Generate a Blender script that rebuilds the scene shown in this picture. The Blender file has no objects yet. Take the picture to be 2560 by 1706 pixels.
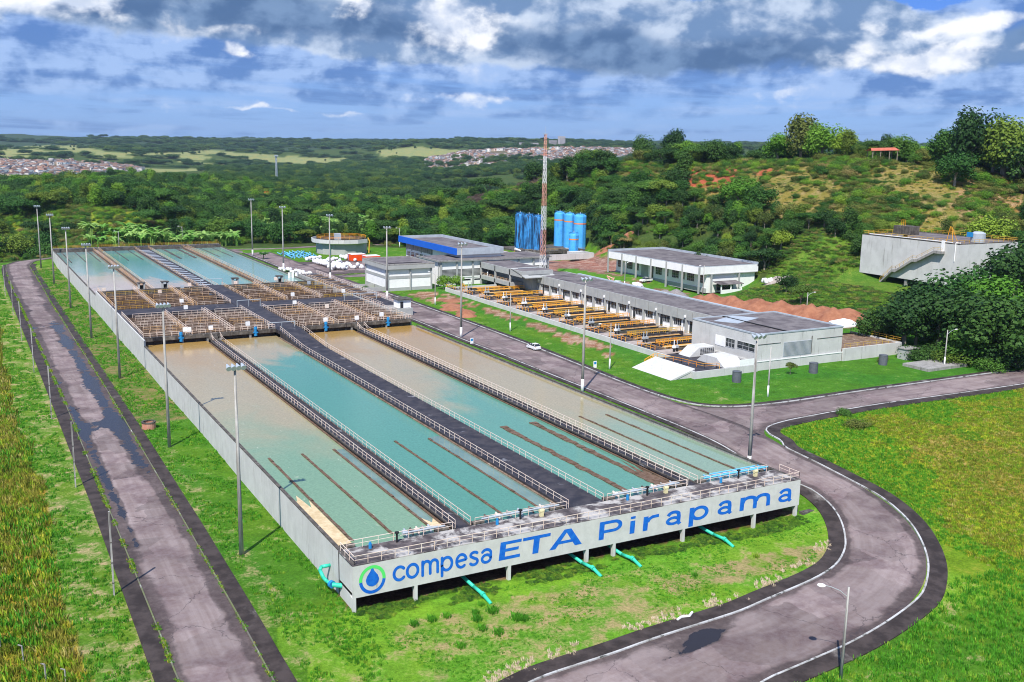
import bpy, math, random
import numpy as np
from mathutils import Vector, Matrix, Euler
PI=math.pi
scene=bpy.context.scene
C=scene.collection
# ------------------------------------------------------------------ camera
FPX=2525.4; YAW,PITCH,ROLL=.509,.1932,.0175; CAM=np.array([-36.834,-101.654,47.])
cf=np.array([math.sin(YAW)*math.cos(PITCH),math.cos(YAW)*math.cos(PITCH),-math.sin(PITCH)])
cr=np.array([math.cos(YAW),-math.sin(YAW),0.]); cu=np.cross(cr,cf)
CR=cr*math.cos(ROLL)+cu*math.sin(ROLL); CU=-cr*math.sin(ROLL)+cu*math.cos(ROLL); CF=cf
cam=bpy.data.cameras.new('camera'); co=bpy.data.objects.new('camera',cam); C.objects.link(co)
co.matrix_world=Matrix(((CR[0],CU[0],-CF[0],CAM[0]),(CR[1],CU[1],-CF[1],CAM[1]),(CR[2],CU[2],-CF[2],CAM[2]),(0,0,0,1)))
cam.sensor_width=36; cam.lens=36*FPX/2560; cam.clip_start=1; cam.clip_end=30000
scene.camera=co
# ------------------------------------------------------------------ light
SUN_AZ=math.radians(44+180); SUN_EL=math.radians(52)      # azimuth from +Y towards +X
sd=np.array([math.sin(SUN_AZ)*math.cos(SUN_EL),math.cos(SUN_AZ)*math.cos(SUN_EL),math.sin(SUN_EL)])
sl=bpy.data.lights.new('sun','SUN'); sl.energy=5.0; sl.angle=math.radians(.6); sl.color=(1,.95,.87)
so=bpy.data.objects.new('sun',sl); C.objects.link(so)
so.rotation_euler=Vector(sd).to_track_quat('Z','Y').to_euler(); so.location=(0,0,200)
scene.view_settings.view_transform='Standard'; scene.view_settings.look='None'
scene.view_settings.exposure=0.32; scene.view_settings.gamma=1
scene.cycles.use_denoising=True; scene.cycles.pixel_filter_type='BLACKMAN_HARRIS'; scene.cycles.filter_width=1.05
scene.cycles.max_bounces=6; scene.cycles.diffuse_bounces=3; scene.cycles.glossy_bounces=3; scene.cycles.transmission_bounces=3
scene.cycles.volume_bounces=0; scene.cycles.transparent_max_bounces=6
scene.cycles.sample_clamp_indirect=4

class NT:
    """small helper to write node trees"""
    def __init__(s,t): s.t=t; s.n=t.nodes; s.l=t.links
    def add(s,ty,**k):
        n=s.n.new(ty)
        for a,b in k.items(): setattr(n,a,b)
        return n
    def put(s,sock,v):
        if v is None: return
        if isinstance(v,bpy.types.NodeSocket): s.l.new(v,sock)
        else:
            if isinstance(v,(tuple,list)) and sock.type=='RGBA' and len(v)==3: v=(*v,1)
            sock.default_value=v
    def m(s,op,a,b=None,c=None,clamp=False):
        n=s.add('ShaderNodeMath',operation=op,use_clamp=clamp)
        for i,v in enumerate((a,b,c)): s.put(n.inputs[i],v)
        return n.outputs[0]
    def vm(s,op,a,b=None):
        n=s.add('ShaderNodeVectorMath',operation=op); s.put(n.inputs[0],a); s.put(n.inputs[1],b)
        return n.outputs['Vector']
    def noise(s,vec,scale,detail=5,rough=.55,dist=0.,out='Fac'):
        n=s.add('ShaderNodeTexNoise'); s.put(n.inputs['Vector'],vec); s.put(n.inputs['Scale'],scale)
        n.inputs['Detail'].default_value=detail; n.inputs['Roughness'].default_value=rough; n.inputs['Distortion'].default_value=dist
        return n.outputs[out]
    def ramp(s,v,a,b,c0=0.,c1=1.,smooth=True):
        n=s.add('ShaderNodeMapRange',interpolation_type='SMOOTHSTEP' if smooth else 'LINEAR')
        for i,x in zip(range(5),(v,a,b,c0,c1)): s.put(n.inputs[i],x)
        return n.outputs[0]
    def mix(s,f,a,b,mode='MIX'):
        n=s.add('ShaderNodeMix',data_type='RGBA',blend_type=mode); s.put(n.inputs[0],f); s.put(n.inputs[6],a); s.put(n.inputs[7],b)
        return n.outputs[2]
    def comb(s,x,y,z):
        n=s.add('ShaderNodeCombineXYZ')
        for i,v in enumerate((x,y,z)): s.put(n.inputs[i],v)
        return n.outputs[0]
    def sep(s,v):
        n=s.add('ShaderNodeSeparateXYZ'); s.put(n.inputs[0],v); return n.outputs

# world: Nishita sky under layers of cloud, placed by direction
w=bpy.data.worlds.new('World'); scene.world=w; w.use_nodes=True
T=NT(w.node_tree); T.n.clear()
out=T.add('ShaderNodeOutputWorld'); bg=T.add('ShaderNodeBackground'); T.l.new(bg.outputs[0],out.inputs[0])
sky=T.add('ShaderNodeTexSky',sky_type='NISHITA'); sky.sun_disc=False
sky.sun_elevation=SUN_EL; sky.sun_rotation=SUN_AZ; sky.dust_density=.6; sky.ozone_density=2.5; sky.altitude=50
gx,gy,gz=T.sep(T.add('ShaderNodeTexCoord').outputs['Generated'])
cH,sH=math.cos(YAW),math.sin(YAW)
us=T.m('SUBTRACT',T.m('MULTIPLY',gx,cH),T.m('MULTIPLY',gy,sH)); uf=T.m('ADD',T.m('MULTIPLY',gx,sH),T.m('MULTIPLY',gy,cH))
u0_=T.m('ARCTAN2',us,uf); v=gz
base=T.comb(T.m('MULTIPLY',u0_,7.),T.m('MULTIPLY',v,10.),1.7)
wa=T.noise(base,.9,9,.5,0.,'Color'); wx,wy,wz=T.sep(wa)
wb=T.noise(base,3.4,8,.55,0.,'Color'); bx_,by_,bz_=T.sep(wb)
u=T.m('ADD',u0_,T.m('ADD',T.m('MULTIPLY',T.m('SUBTRACT',wx,.5),.20),T.m('MULTIPLY',T.m('SUBTRACT',bx_,.5),.055)))
vw=T.m('ADD',v,T.m('ADD',T.m('MULTIPLY',T.m('SUBTRACT',wy,.5),.065),T.m('MULTIPLY',T.m('SUBTRACT',by_,.5),.022)))
def blob(u0,v0,a,b,k=1.):
    e=T.m('ADD',T.m('POWER',T.m('ABSOLUTE',T.m('DIVIDE',T.m('SUBTRACT',u,u0),a)),2.),T.m('POWER',T.m('ABSOLUTE',T.m('DIVIDE',T.m('SUBTRACT',vw,v0),b)),2.))
    return T.m('MULTIPLY',T.m('EXPONENT',T.m('MULTIPLY',e,-1.)),k)
def addall(*a):
    r=a[0]
    for x in a[1:]: r=T.m('ADD',r,x)
    return r
vv=T.m('ADD',T.m('MAXIMUM',v,0.),.05)
pers=T.comb(T.m('DIVIDE',u0_,vv),T.m('DIVIDE',1.,vv),0.)
n1=T.noise(base,1.25,10,.5,.15); n3=T.noise(base,3.2,9,.52,.15)
n1s=T.noise(T.comb(T.m('ADD',T.m('MULTIPLY',u0_,7.),.08),T.m('SUBTRACT',T.m('MULTIPLY',v,10.),.10),1.7),1.25,10,.5,.15)
n2=T.noise(pers,.36,8,.6,.3); n4=T.noise(T.comb(T.m('MULTIPLY',u0_,7.),T.m('MULTIPLY',v,52.),4.),1.,7,.6,.2)
n3s=T.noise(T.comb(T.m('ADD',T.m('MULTIPLY',u0_,7.),.04),T.m('SUBTRACT',T.m('MULTIPLY',v,10.),.06),1.7),3.2,9,.52,.15)
relief=T.m('ADD',T.m('MULTIPLY',T.m('SUBTRACT',n1,n1s),4.2),T.m('MULTIPLY',T.m('SUBTRACT',n3,n3s),1.3))
mass=addall(blob(-.36,.115,.17,.030,1.25),blob(-.20,.140,.15,.020,1.),blob(-.08,.118,.13,.030,1.),blob(.09,.108,.19,.036,1.35),blob(.26,.125,.10,.026,.8),blob(-.14,.088,.12,.014,.7),blob(.47,.085,.12,.02,.7),blob(.33,.085,.09,.02,.5))
under=addall(blob(-.33,.098,.15,.020,1.2),blob(-.22,.122,.11,.024,1.1),blob(.15,.086,.16,.024,1.35),blob(.02,.098,.10,.014,.6),blob(-.12,.105,.09,.010,.6),blob(.47,.090,.05,.008,.7),blob(.36,.065,.07,.008,.5))
white=addall(blob(-.45,.118,.10,.026,1.2),blob(-.37,.112,.022,.014,1.),blob(-.07,.116,.045,.028,1.05),blob(-.150,.124,.015,.014,.9),blob(-.03,.10,.02,.012,.4),
   blob(.42,.106,.11,.007,1.0),blob(.345,.078,.06,.014,1.),blob(.40,.085,.05,.008,.7),blob(-.255,.073,.016,.007,.8),blob(-.245,.090,.05,.008,.5),blob(-.23,.0285,.12,.003,.5),blob(.235,.050,.02,.006,.35),blob(-.06,.036,.05,.005,.35))
hole=addall(blob(.40,.141,.15,.009,1.),blob(.60,.142,.1,.012,.6))
horizonblue=T.mix(T.ramp(v,0.,.15),(1.7,3.9,8.2),(.3,1.9,7.8))
skyc=T.mix(.8,T.mix(1.,sky.outputs[0],(1.15,1.15,1.25,1),'MULTIPLY'),horizonblue)
# thin streaky layer towards the horizon
cov=T.ramp(addall(T.m('MULTIPLY',n2,.75),T.m('MULTIPLY',n4,.45),T.ramp(v,.0,.1,-.10,.16),T.m('MULTIPLY',hole,-.9)),.47,.68)
veil=T.mix(T.ramp(addall(T.m('MULTIPLY',n4,.8),T.m('MULTIPLY',n3,.25),T.m('MULTIPLY',relief,.6)),.34,.70),(1.0,2.1,4.9),(3.7,5.2,8.2))
c=T.mix(T.m('MULTIPLY',cov,.85),skyc,veil)
mk=T.ramp(addall(mass,T.m('MULTIPLY',T.m('SUBTRACT',n3,.5),.5),T.m('MULTIPLY',T.m('SUBTRACT',n1,.5),.9),T.m('MULTIPLY',hole,-1.)),.30,.60)
lit=T.ramp(addall(T.m('MULTIPLY',n3,.7),T.m('MULTIPLY',n1,.3),T.m('MULTIPLY',relief,.85)),.24,.80)
mc=T.mix(lit,(1.6,2.7,4.8),(5.4,6.4,8.1))
uk=T.ramp(addall(under,T.m('MULTIPLY',T.m('SUBTRACT',n1,.5),.6),T.m('MULTIPLY',T.m('SUBTRACT',n3,.5),.3)),.15,1.15)
mc=T.mix(T.m('MULTIPLY',uk,.92),mc,T.mix(lit,(.75,1.5,3.1),(1.5,2.6,4.6)))
c=T.mix(mk,c,mc)
wh=T.ramp(addall(white,T.m('MULTIPLY',T.m('SUBTRACT',n3,.5),1.3),T.m('MULTIPLY',T.m('SUBTRACT',n1,.5),.7),T.m('MULTIPLY',relief,.5)),.26,.90)
c=T.mix(wh,c,T.mix(T.ramp(addall(n3,T.m('MULTIPLY',relief,.4)),.3,.65),(5.6,6.4,8.0),(9.0,9.2,9.7)))
c=T.mix(T.ramp(v,-.12,0.),(1.6,2.1,2.3),c)
T.put(bg.inputs[0],c); bg.inputs[1].default_value=.093
try: w.cycles.sampling_method='MANUAL'; w.cycles.sample_map_resolution=512
except Exception: pass

# ------------------------------------------------------------------ terrain heights
def ray(px,py): return CF+CR*((px-1280)/FPX)-CU*((py-853)/FPX)
def ptD(px,py,D):
    d=ray(px,py); d=d/math.hypot(d[0],d[1]); return CAM+d*D
def proj(P):
    P=np.atleast_2d(P)-CAM; z=P@CF; z=np.where(z<1,1,z)
    return 1280+FPX*(P@CR)/z,853-FPX*(P@CU)/z
K=[]
for Y in (-90,-45,-5,50,110,180,250,310,345):
    K+=[(-5,Y,-5.6),(-15,Y,-5.55),(-24,Y,-5.6),(-60,Y,-6.6)]
    if Y%2==0: K+=[(-140,Y,-9)]
K+=[(x,-3,z) for x,z in ((5,-5.95),(20,-5.8),(36,-5.6),(50,-5.7),(66,-6.))]+[(x,4,-5.9) for x in (8,25,42,58)]+[(67,3,-5.6)]
K+=[(x,-13,z) for x,z in ((2,-6.7),(20,-6.3),(36,-6.0),(50,-5.9))]
K+=[(78,24,-1.4),(78,12,-2.4),(77,0,-4.1),(73,-9,-4.9),(64,-17,-5.6),(55,-23,-6.1),(40,-28,-6.7),(20,-30,-7.1),(0,-32,-7.3),(-15,-60,-6.5),(20,-60,-8),(60,-60,-8.5),
    (95,12,-2.6),(93,-5,-4.2),(84,-22,-5.8),(120,22,-1.2),(122,0,-2.8),(112,-30,-6),(160,20,-1.4),(160,-20,-4),(175,32,-1.1),(205,31,-1.1),(240,30,-1),(200,8,-1.6),(230,-40,-4),(180,50,-.9),(200,48,-.3),(71.5,-2,-4.9)]
for Y in (35,60,100,150,200,250,300,335): K+=[(71,Y,-1.05),(86,Y,-1)]
K+=[(69.5,22,-1.4),(200,190,-1),(205,170,-.8),(200,210,-.9)]
for X in (105,135,160): K+=[(X,Y,-1) for Y in (42,60,110,160,210,250)]
K+=[(180,150,-.9),(185,190,-1),(185,235,-1),(215,210,-.6),(215,235,-.3),(195,300,-1),(218,300,-.9),(215,275,-1),(112,320,-1),(135,300,-1),(160,270,-1),(100,360,-1.3),(140,345,-1.2),
    (0,362,-4.4),(30,365,-3),(60,362,-1.6),(-12,365,-5),(0,400,-5.5),(60,400,-2.5),(-60,380,-7),(-30,450,-8),
    (178,96,.6),(172,70,0),(188,112,3.2),(208,120,5.9),(214,100,5.9),(214,132,5.9),(230,98,6.1),(230,130,6.2),(246,96,7.5),(246,128,8),(230,114,6.1),(206,92,5.0),(220,142,6.6),(236,142,8.5),(212,148,5.),(222,75,6),(212,62,2.2),(228,60,3),(196,62,1.),(205,50,.2),(232,45,.8),(250,60,5),(240,84,7.6),(252,80,8.5),(258,110,12),(214,86,6.3),(193,126,4.6),(180,138,.6),(206,154,2.2),(190,95,3.),(202,76,3.6),(198,140,3.4)]
for px,py,D in [(2300,420,440),(2190,400,450),(2000,405,470),(1800,415,490),(1700,415,505),(1650,425,515),(1500,432,545),(1400,450,565),(1300,470,590),(1200,495,620),(1100,525,640),(2420,425,445),(2550,435,445),
    (1650,505,458),(1800,510,440),(2000,515,415),(2200,520,398),(2420,530,392),(2550,560,405),(1500,540,490),(1400,560,530),(1300,560,545),(1100,560,560),(1600,585,436),(1800,590,408),(2000,600,375),(1000,560,600),
    (2100,630,345),(2450,700,300),
    (1650,700,700),(2000,700,600),(2300,700,560),(1400,620,760),(1200,560,800),(2550,700,520),
    (20,560,560),(250,560,520),(450,520,600),(250,478,720),(100,480,760),(420,500,700),(20,490,820),(600,520,760),(600,560,600),(800,540,640),(900,560,560),(900,510,900),(750,505,820),(1000,505,1000),(330,455,900),
    (100,455,1450),(300,458,1400),(600,462,1300),(900,455,1400),(1150,450,1500),(1300,440,1500),
    (50,420,1900),(300,425,1900),(30,398,2500),(200,402,2500),(380,418,2400),(600,420,2300),(850,415,2300),(650,408,3000),(900,395,3000),(480,385,3000),(300,385,3100),(100,372,3100),(800,385,3200),(1000,378,3000),(1100,385,2600),(1090,430,1900),(1200,390,2400),(1300,405,2000),(1500,385,2500),(1500,370,2900),(1250,375,3000),(1700,380,3000),
    (30,350,4600),(200,356,4600),(350,350,4600),(600,352,4600),(900,354,4600),(1100,356,4700),(1300,360,5000),(1500,358,5000),(1800,362,5000),(2100,366,5000),(2500,370,5000),
    (100,352,7500),(900,352,7500),(1700,358,7500),(2500,366,7500)]:
    K.append(tuple(ptD(px,py,D)))
for a in range(70,331,26):
    for D,z in ((600,-6),(3000,0),(8000,0)):
        t=YAW+math.radians(a); K.append((CAM[0]+D*math.sin(t),CAM[1]+D*math.cos(t),z))
K=np.array(K,float)
# keep one control point per small cell, so the spline stays calm
def _k(r2): return .5*r2*np.log(np.maximum(r2,1e-12))
kx=K[:,:2]/1000.
A_=_k(((kx[:,None]-kx[None])**2).sum(-1)); A_+=np.eye(len(K))*2e-5
P_=np.c_[np.ones(len(K)),kx]; MM=np.zeros((len(K)+3,)*2); MM[:len(K),:len(K)]=A_; MM[:len(K),len(K):]=P_; MM[len(K):,:len(K)]=P_.T
SOL=np.linalg.solve(MM,np.r_[K[:,2],0,0,0])
def vnoise(x,y,seed=0):
    xi=np.floor(x).astype(np.int64); yi=np.floor(y).astype(np.int64); fx=x-xi; fy=y-yi
    def h(a,b):
        n=(a*374761393+b*668265263+seed*1442695)&0x7fffffff; n=(n^(n>>13))*1274126177&0x7fffffff; return ((n^(n>>16))&0xffff)/65535.
    sx=fx*fx*(3-2*fx); sy=fy*fy*(3-2*fy)
    return (h(xi,yi)*(1-sx)+h(xi+1,yi)*sx)*(1-sy)+(h(xi,yi+1)*(1-sx)+h(xi+1,yi+1)*sx)*sy
def fbm(x,y,seed=0,o=4):
    r=0;a=.5
    for i in range(o): r=r+a*vnoise(x*2**i,y*2**i,seed+i); a*=.5
    return r
def H(x,y):
    x=np.atleast_1d(np.asarray(x,float)); y=np.atleast_1d(np.asarray(y,float)); o=np.empty(len(x))
    for s in range(0,len(x),20000):
        q=np.c_[x[s:s+20000],y[s:s+20000]]/1000.
        o[s:s+20000]=_k(((q[:,None]-kx[None])**2).sum(-1))@SOL[:len(K)]+SOL[len(K)]+q@SOL[len(K)+1:]
    D=np.hypot(x-CAM[0],y-CAM[1])
    am=np.clip((D-520)/900,0,1)*6+np.clip((D-1900)/900,0,1)*30
    o=o+am*(fbm(x/260,y/260,3)-.47)+am*1.1*(fbm(x/700,y/700,9)-.47)
    return o
def h1(x,y): return float(H([x],[y])[0])
def at(px,py):
    """survey: where the sight line of a pixel of the 2560 px photograph meets the ground"""
    d=ray(px,py); d=d/math.hypot(d[0],d[1]); t=np.geomspace(90,9000,900); P=CAM+d*t[:,None]
    g=P[:,2]-H(P[:,0],P[:,1]); i=np.argmax(g<0)
    if g[i]>=0: i=len(t)-1
    a=g[i-1]/(g[i-1]-g[i]) if i else 0
    Q=P[i-1]+(P[i]-P[i-1])*a; return (Q[0],Q[1],h1(Q[0],Q[1]))
def dat(x,y): return at(x*1.088,y*1.088)
# ------------------------------------------------------------------ materials
def newmat(name):
    m=bpy.data.materials.new(name); m.use_nodes=True; t=NT(m.node_tree); t.n.clear()
    o=t.add('ShaderNodeOutputMaterial'); b=t.add('ShaderNodeBsdfPrincipled'); t.l.new(b.outputs[0],o.inputs[0])
    return m,t,b,o
def mat(name,c1,c2=None,scale=.5,rough=.85,lo=.35,hi=.65,detail=7,spec=.25,metal=0.,c3=None,s3=None,lo3=.55,hi3=.7,streak=None,streak_lo=.5,streak_hi=.7,st_scale=1.6,bump=0.,bscale=6.,stretch=(1,1,1),rnd=0.):
    m,t,b,o=newmat(name); pos=t.add('ShaderNodeNewGeometry').outputs['Position']
    p2=t.vm('MULTIPLY',pos,stretch)
    c=c1
    if c2: c=t.mix(t.ramp(t.noise(p2,scale,detail,.62),lo,hi),c1,c2)
    if c3: c=t.mix(t.ramp(t.noise(p2,s3 or scale*.3,detail,.65,.4),lo3,hi3),c,c3)
    if streak:
        sv=t.vm('MULTIPLY',pos,(st_scale,st_scale,.12)); c=t.mix(t.ramp(t.noise(sv,1.,6,.7),streak_lo,streak_hi),c,streak)
    if rnd:
        r=t.add('ShaderNodeObjectInfo').outputs['Random']; c=t.mix(1.,c,t.comb(*[t.ramp(r,0,1,1-rnd,1+rnd)]*3),'MULTIPLY')
    t.put(b.inputs['Base Color'],c); b.inputs['Roughness'].default_value=rough; b.inputs['Metallic'].default_value=metal
    b.inputs['Specular IOR Level'].default_value=spec
    if bump:
        bp=t.add('ShaderNodeBump'); bp.inputs['Strength'].default_value=bump; bp.inputs['Distance'].default_value=.1
        t.put(bp.inputs['Height'],t.noise(p2,bscale,6,.6)); t.l.new(bp.outputs[0],b.inputs['Normal'])
    return m
W_={}
W_['wall']=mat('painted_concrete',(.50,.50,.49),(.57,.57,.56),.35,streak=(.22,.21,.19),streak_lo=.54,streak_hi=.80,st_scale=1.3,bump=.1)
W_['white']=mat('white_paint',(.86,.86,.86),(.80,.80,.80),.5,streak=(.58,.57,.55),streak_lo=.66,streak_hi=.9,bump=.05)
W_['sign']=mat('sign_wall_paint',(.60,.60,.58),(.53,.53,.51),.6,streak=(.12,.11,.10),streak_lo=.60,streak_hi=.82,st_scale=2.,bump=.08)
W_['blue']=mat('blue_lettering_paint',(.004,.11,.55),(.012,.16,.62),1.5,rough=.6,streak=(.03,.06,.16),streak_lo=.62,streak_hi=.85,st_scale=2.)
W_['lime']=mat('green_emblem_paint',(.10,.72,.16),rough=.6)
W_['deck']=mat('stained_dark_concrete',(.022,.02,.026),(.055,.048,.052),.5,c3=(.24,.24,.26),s3=.28,lo3=.60,hi3=.72,rough=.6,spec=.3)
W_['gallery']=mat('weathered_gallery_slab',(.05,.042,.045),(.13,.11,.11),.7,c3=(.42,.40,.38),s3=.25,lo3=.47,hi3=.58,rough=.8)
W_['conc']=mat('raw_concrete',(.25,.24,.23),(.35,.34,.32),.8,streak=(.07,.06,.06),streak_lo=.5,streak_hi=.75,bump=.15)
W_['dconc']=mat('dark_concrete',(.06,.055,.05),(.13,.115,.10),.8,c3=(.22,.2,.18),s3=.6,streak=(.03,.02,.02),bump=.15)
W_['brown']=mat('rusty_brown_concrete',(.13,.08,.055),(.24,.17,.12),.9,c3=(.45,.38,.31),s3=1.2,rough=.8)
W_['rust']=mat('channel_wall_concrete',(.075,.045,.03),(.15,.10,.07),.9,c3=(.40,.34,.28),s3=1.3,lo3=.58,hi3=.72,rough=.8)
W_['pit']=mat('dark_channel_water',(.035,.02,.012),(.07,.045,.02),.7,rough=.12,spec=.5)
W_['sludge']=mat('sludge_edge',(.10,.06,.035),(.17,.11,.08),1.4,bump=.6,c3=(.045,.035,.02),s3=1.2)
W_['foam']=mat('settled_foam',(.62,.50,.32),(.50,.38,.22),1.2,rough=.9)
W_['cream']=mat('cream_railing_paint',(.80,.70,.60),(.74,.56,.47),.9,rough=.5,rnd=.1)
W_['peel']=mat('faded_orange_railing_paint',(.76,.58,.47),(.72,.44,.20),.30,rough=.5,lo=.42,hi=.56)
W_['yellow']=mat('orange_railing_paint',(.88,.30,.015),(.80,.42,.03),.5,rough=.5)
W_['gold']=mat('yellow_railing_paint',(.62,.42,.05),(.55,.30,.05),.3,rough=.5)
W_['trough']=mat('tan_filter_trough',(.62,.38,.08),(.58,.28,.08),.25,rough=.7,c3=(.5,.42,.28),s3=.4)
W_['pad']=mat('light_concrete_pad',(.42,.36,.32),(.3,.25,.22),.6,bump=.1)
W_['pole']=mat('concrete_pole',(.36,.35,.33),(.46,.45,.43),.6,streak=(.15,.14,.13),streak_lo=.45,streak_hi=.65,st_scale=5)
W_['metal']=mat('galvanised_metal',(.55,.6,.63),rough=.35,metal=.4,spec=.5)
W_['glass']=mat('dark_window_glass',(.012,.014,.018),(.04,.05,.06),.8,rough=.08,spec=.6)
W_['frame']=mat('window_frame',(.55,.56,.57),rough=.5)
W_['grey']=mat('grey_render',(.34,.35,.35),(.40,.41,.40),.4,streak=(.16,.16,.15),streak_lo=.6,streak_hi=.8,st_scale=1.6,bump=.08)
W_['roof']=mat('weathered_felt_roof',(.11,.095,.10),(.19,.17,.17),.35,c3=(.06,.05,.055),s3=.15,bump=.2)
W_['alu']=mat('light_roof_edge',(.42,.47,.52),(.34,.38,.43),.5,rough=.5)
W_['bluepanel']=mat('blue_fascia',(.005,.10,.55),(.006,.12,.6),.4,rough=.45)
W_['silo']=mat('blue_silo_paint',(.06,.36,.80),(.09,.42,.86),.6,rough=.55,streak=(.02,.04,.10),streak_lo=.56,streak_hi=.76,st_scale=1.5)
W_['silodark']=mat('stained_blue_silo_paint',(.05,.31,.72),(.03,.2,.5),.5,rough=.6,streak=(.012,.02,.045),streak_lo=.42,streak_hi=.6,st_scale=1.7)
W_['orange']=mat('orange_container_paint',(.80,.09,.01),(.72,.075,.01),.6,rough=.45)
W_['red']=mat('tower_red_paint',(.62,.27,.2),(.66,.38,.3),.2,rough=.5)
W_['towerwhite']=mat('tower_white_paint',(.75,.75,.76),rough=.5)
W_['green']=mat('green_pipe_paint',(.03,.50,.33),(.05,.56,.40),1.2,rough=.4,streak=None)
W_['bluepipe']=mat('blue_pvc_pipe',(.10,.42,.68),(.2,.52,.76),.5,rough=.4,rnd=.25)
W_['bag']=mat('white_woven_bag',(.74,.75,.76),(.6,.6,.62),1.4,rough=.9,bump=.7,bscale=3.)
W_['black']=mat('black_rubber',(.015,.015,.016),rough=.7)
W_['carpaint']=mat('white_car_paint',(.78,.79,.8),rough=.2,spec=.6)
W_['soil']=mat('red_soil',(.25,.10,.055),(.34,.15,.085),.5,c3=(.20,.06,.035),s3=.2,bump=.8,bscale=2.)
W_['gravel']=mat('grey_gravel',(.2,.18,.18),(.28,.26,.26),2.,bump=.8,bscale=8)
W_['tile']=mat('red_roof_tiles',(.42,.10,.06),(.5,.16,.1),1.,rough=.8)
W_['bark']=mat('bark',(.20,.17,.13),(.3,.27,.22),1.5)
W_['bin']=mat('grey_bin',(.09,.10,.12),(.12,.13,.15),1.)
W_['kerb']=mat('kerb_limewash',(.50,.50,.50),(.25,.24,.22),.35,lo=.4,hi=.7,c3=(.08,.08,.07),s3=.9,lo3=.52,hi3=.66)
W_['mosskerb']=mat('mossy_kerb',(.14,.13,.11),(.14,.17,.06),.4,c3=(.4,.4,.38),s3=.25,lo3=.56,hi3=.68)
W_['walk']=mat('blackened_pavement',(.028,.021,.019),(.062,.048,.044),.5,c3=(.24,.22,.20),s3=.11,lo3=.60,hi3=.75,rough=.8,bump=.2)
W_['bluegear']=mat('blue_machine_paint',(.02,.22,.5),rough=.4)
W_['yellowgear']=mat('yellow_gearbox_paint',(.66,.60,.34),rough=.5)
W_['sidewater']=mat('side_lane_water',(.12,.20,.17),(.17,.25,.21),.25,rough=.06,spec=.5)
W_['salmon']=mat('salmon_brick',(.45,.2,.13),(.5,.27,.2),.8)

def asphalt():
    m,t,b,o=newmat('worn_asphalt'); pos=t.add('ShaderNodeNewGeometry').outputs['Position']
    uv=t.add('ShaderNodeUVMap'); uv.uv_map='uv'; uu,vv_,_=t.sep(uv.outputs[0])
    at_=t.add('ShaderNodeAttribute',attribute_name='wet').outputs['Fac']
    e=t.m('ABSOLUTE',t.m('SUBTRACT',uu,.5))                       # 0 centre .5 edge
    # streaks follow the driving direction
    lane=t.noise(t.comb(t.m('MULTIPLY',uu,7.),t.m('MULTIPLY',vv_,.03),0.),1.,6,.6)
    fine=t.noise(pos,1.4,8,.7); mid=t.noise(pos,.22,7,.6,.4); big=t.noise(pos,.07,6,.6,.6)
    c=t.mix(t.ramp(lane,.35,.65),(.195,.145,.135),(.27,.215,.205))
    c=t.mix(t.ramp(mid,.4,.66),c,(.145,.10,.10)); c=t.mix(t.m('MULTIPLY',t.ramp(fine,.3,.75),.3),c,(.33,.29,.30))
    dk=t.ramp(addm(t,t.m('MULTIPLY',t.m('POWER',t.m('MULTIPLY',e,2.),2.5),.62),t.m('MULTIPLY',big,.62),t.m('MULTIPLY',mid,.45),t.m('MULTIPLY',fine,.22),t.m('MULTIPLY',lane,.3),t.m('MULTIPLY',at_,.36)),1.10,1.24)
    c=t.mix(t.m('MULTIPLY',dk,.8),c,t.mix(t.ramp(fine,.35,.7),(.05,.036,.034),(.095,.072,.068)))
    pv=t.add('ShaderNodeTexVoronoi',distance='CHEBYCHEV'); t.put(pv.inputs['Vector'],t.vm('ADD',pos,t.vm('MULTIPLY',t.noise(pos,.5,3,.6,out='Color'),(1.6,1.6,0)))); pv.inputs['Scale'].default_value=.16
    pr,_,_=t.sep(pv.outputs['Color']); kk=t.ramp(pr,0.,1.,.72,1.12,False); c=t.mix(1.,c,t.comb(kk,kk,kk),'MULTIPLY')
    vor=t.add('ShaderNodeTexVoronoi',feature='DISTANCE_TO_EDGE'); t.put(vor.inputs['Vector'],t.vm('ADD',pos,t.vm('MULTIPLY',t.noise(pos,.6,3,.6,out='Color'),(3,3,0)))); vor.inputs['Scale'].default_value=.07
    c=t.mix(t.m('MULTIPLY',t.ramp(vor.outputs['Distance'],.0,.008,1.,0.),.6),c,(.05,.04,.045))
    puddle=t.m('MULTIPLY',t.ramp(addm(t,t.m('MULTIPLY',at_,.5),t.m('MULTIPLY',t.noise(pos,.3,6,.6,.8),.9)),.90,.95),1.)
    t.put(b.inputs['Base Color'],t.mix(puddle,c,(.025,.022,.025)))
    t.put(b.inputs['Roughness'],t.mix(puddle,t.mix(dk,(.9,.9,.9),(.75,.75,.75)),(.22,.22,.22)))
    bp=t.add('ShaderNodeBump'); b.inputs['Specular IOR Level'].default_value=.22; bp.inputs['Strength'].default_value=.35; bp.inputs['Distance'].default_value=.03; t.put(bp.inputs['Height'],t.m('MULTIPLY',fine,t.m('SUBTRACT',1.,puddle))); t.l.new(bp.outputs[0],b.inputs['Normal'])
    return m
def addm(t,*a):
    r=a[0]
    for x in a[1:]: r=t.m('ADD',r,x)
    return r
W_['asphalt']=asphalt()

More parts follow.
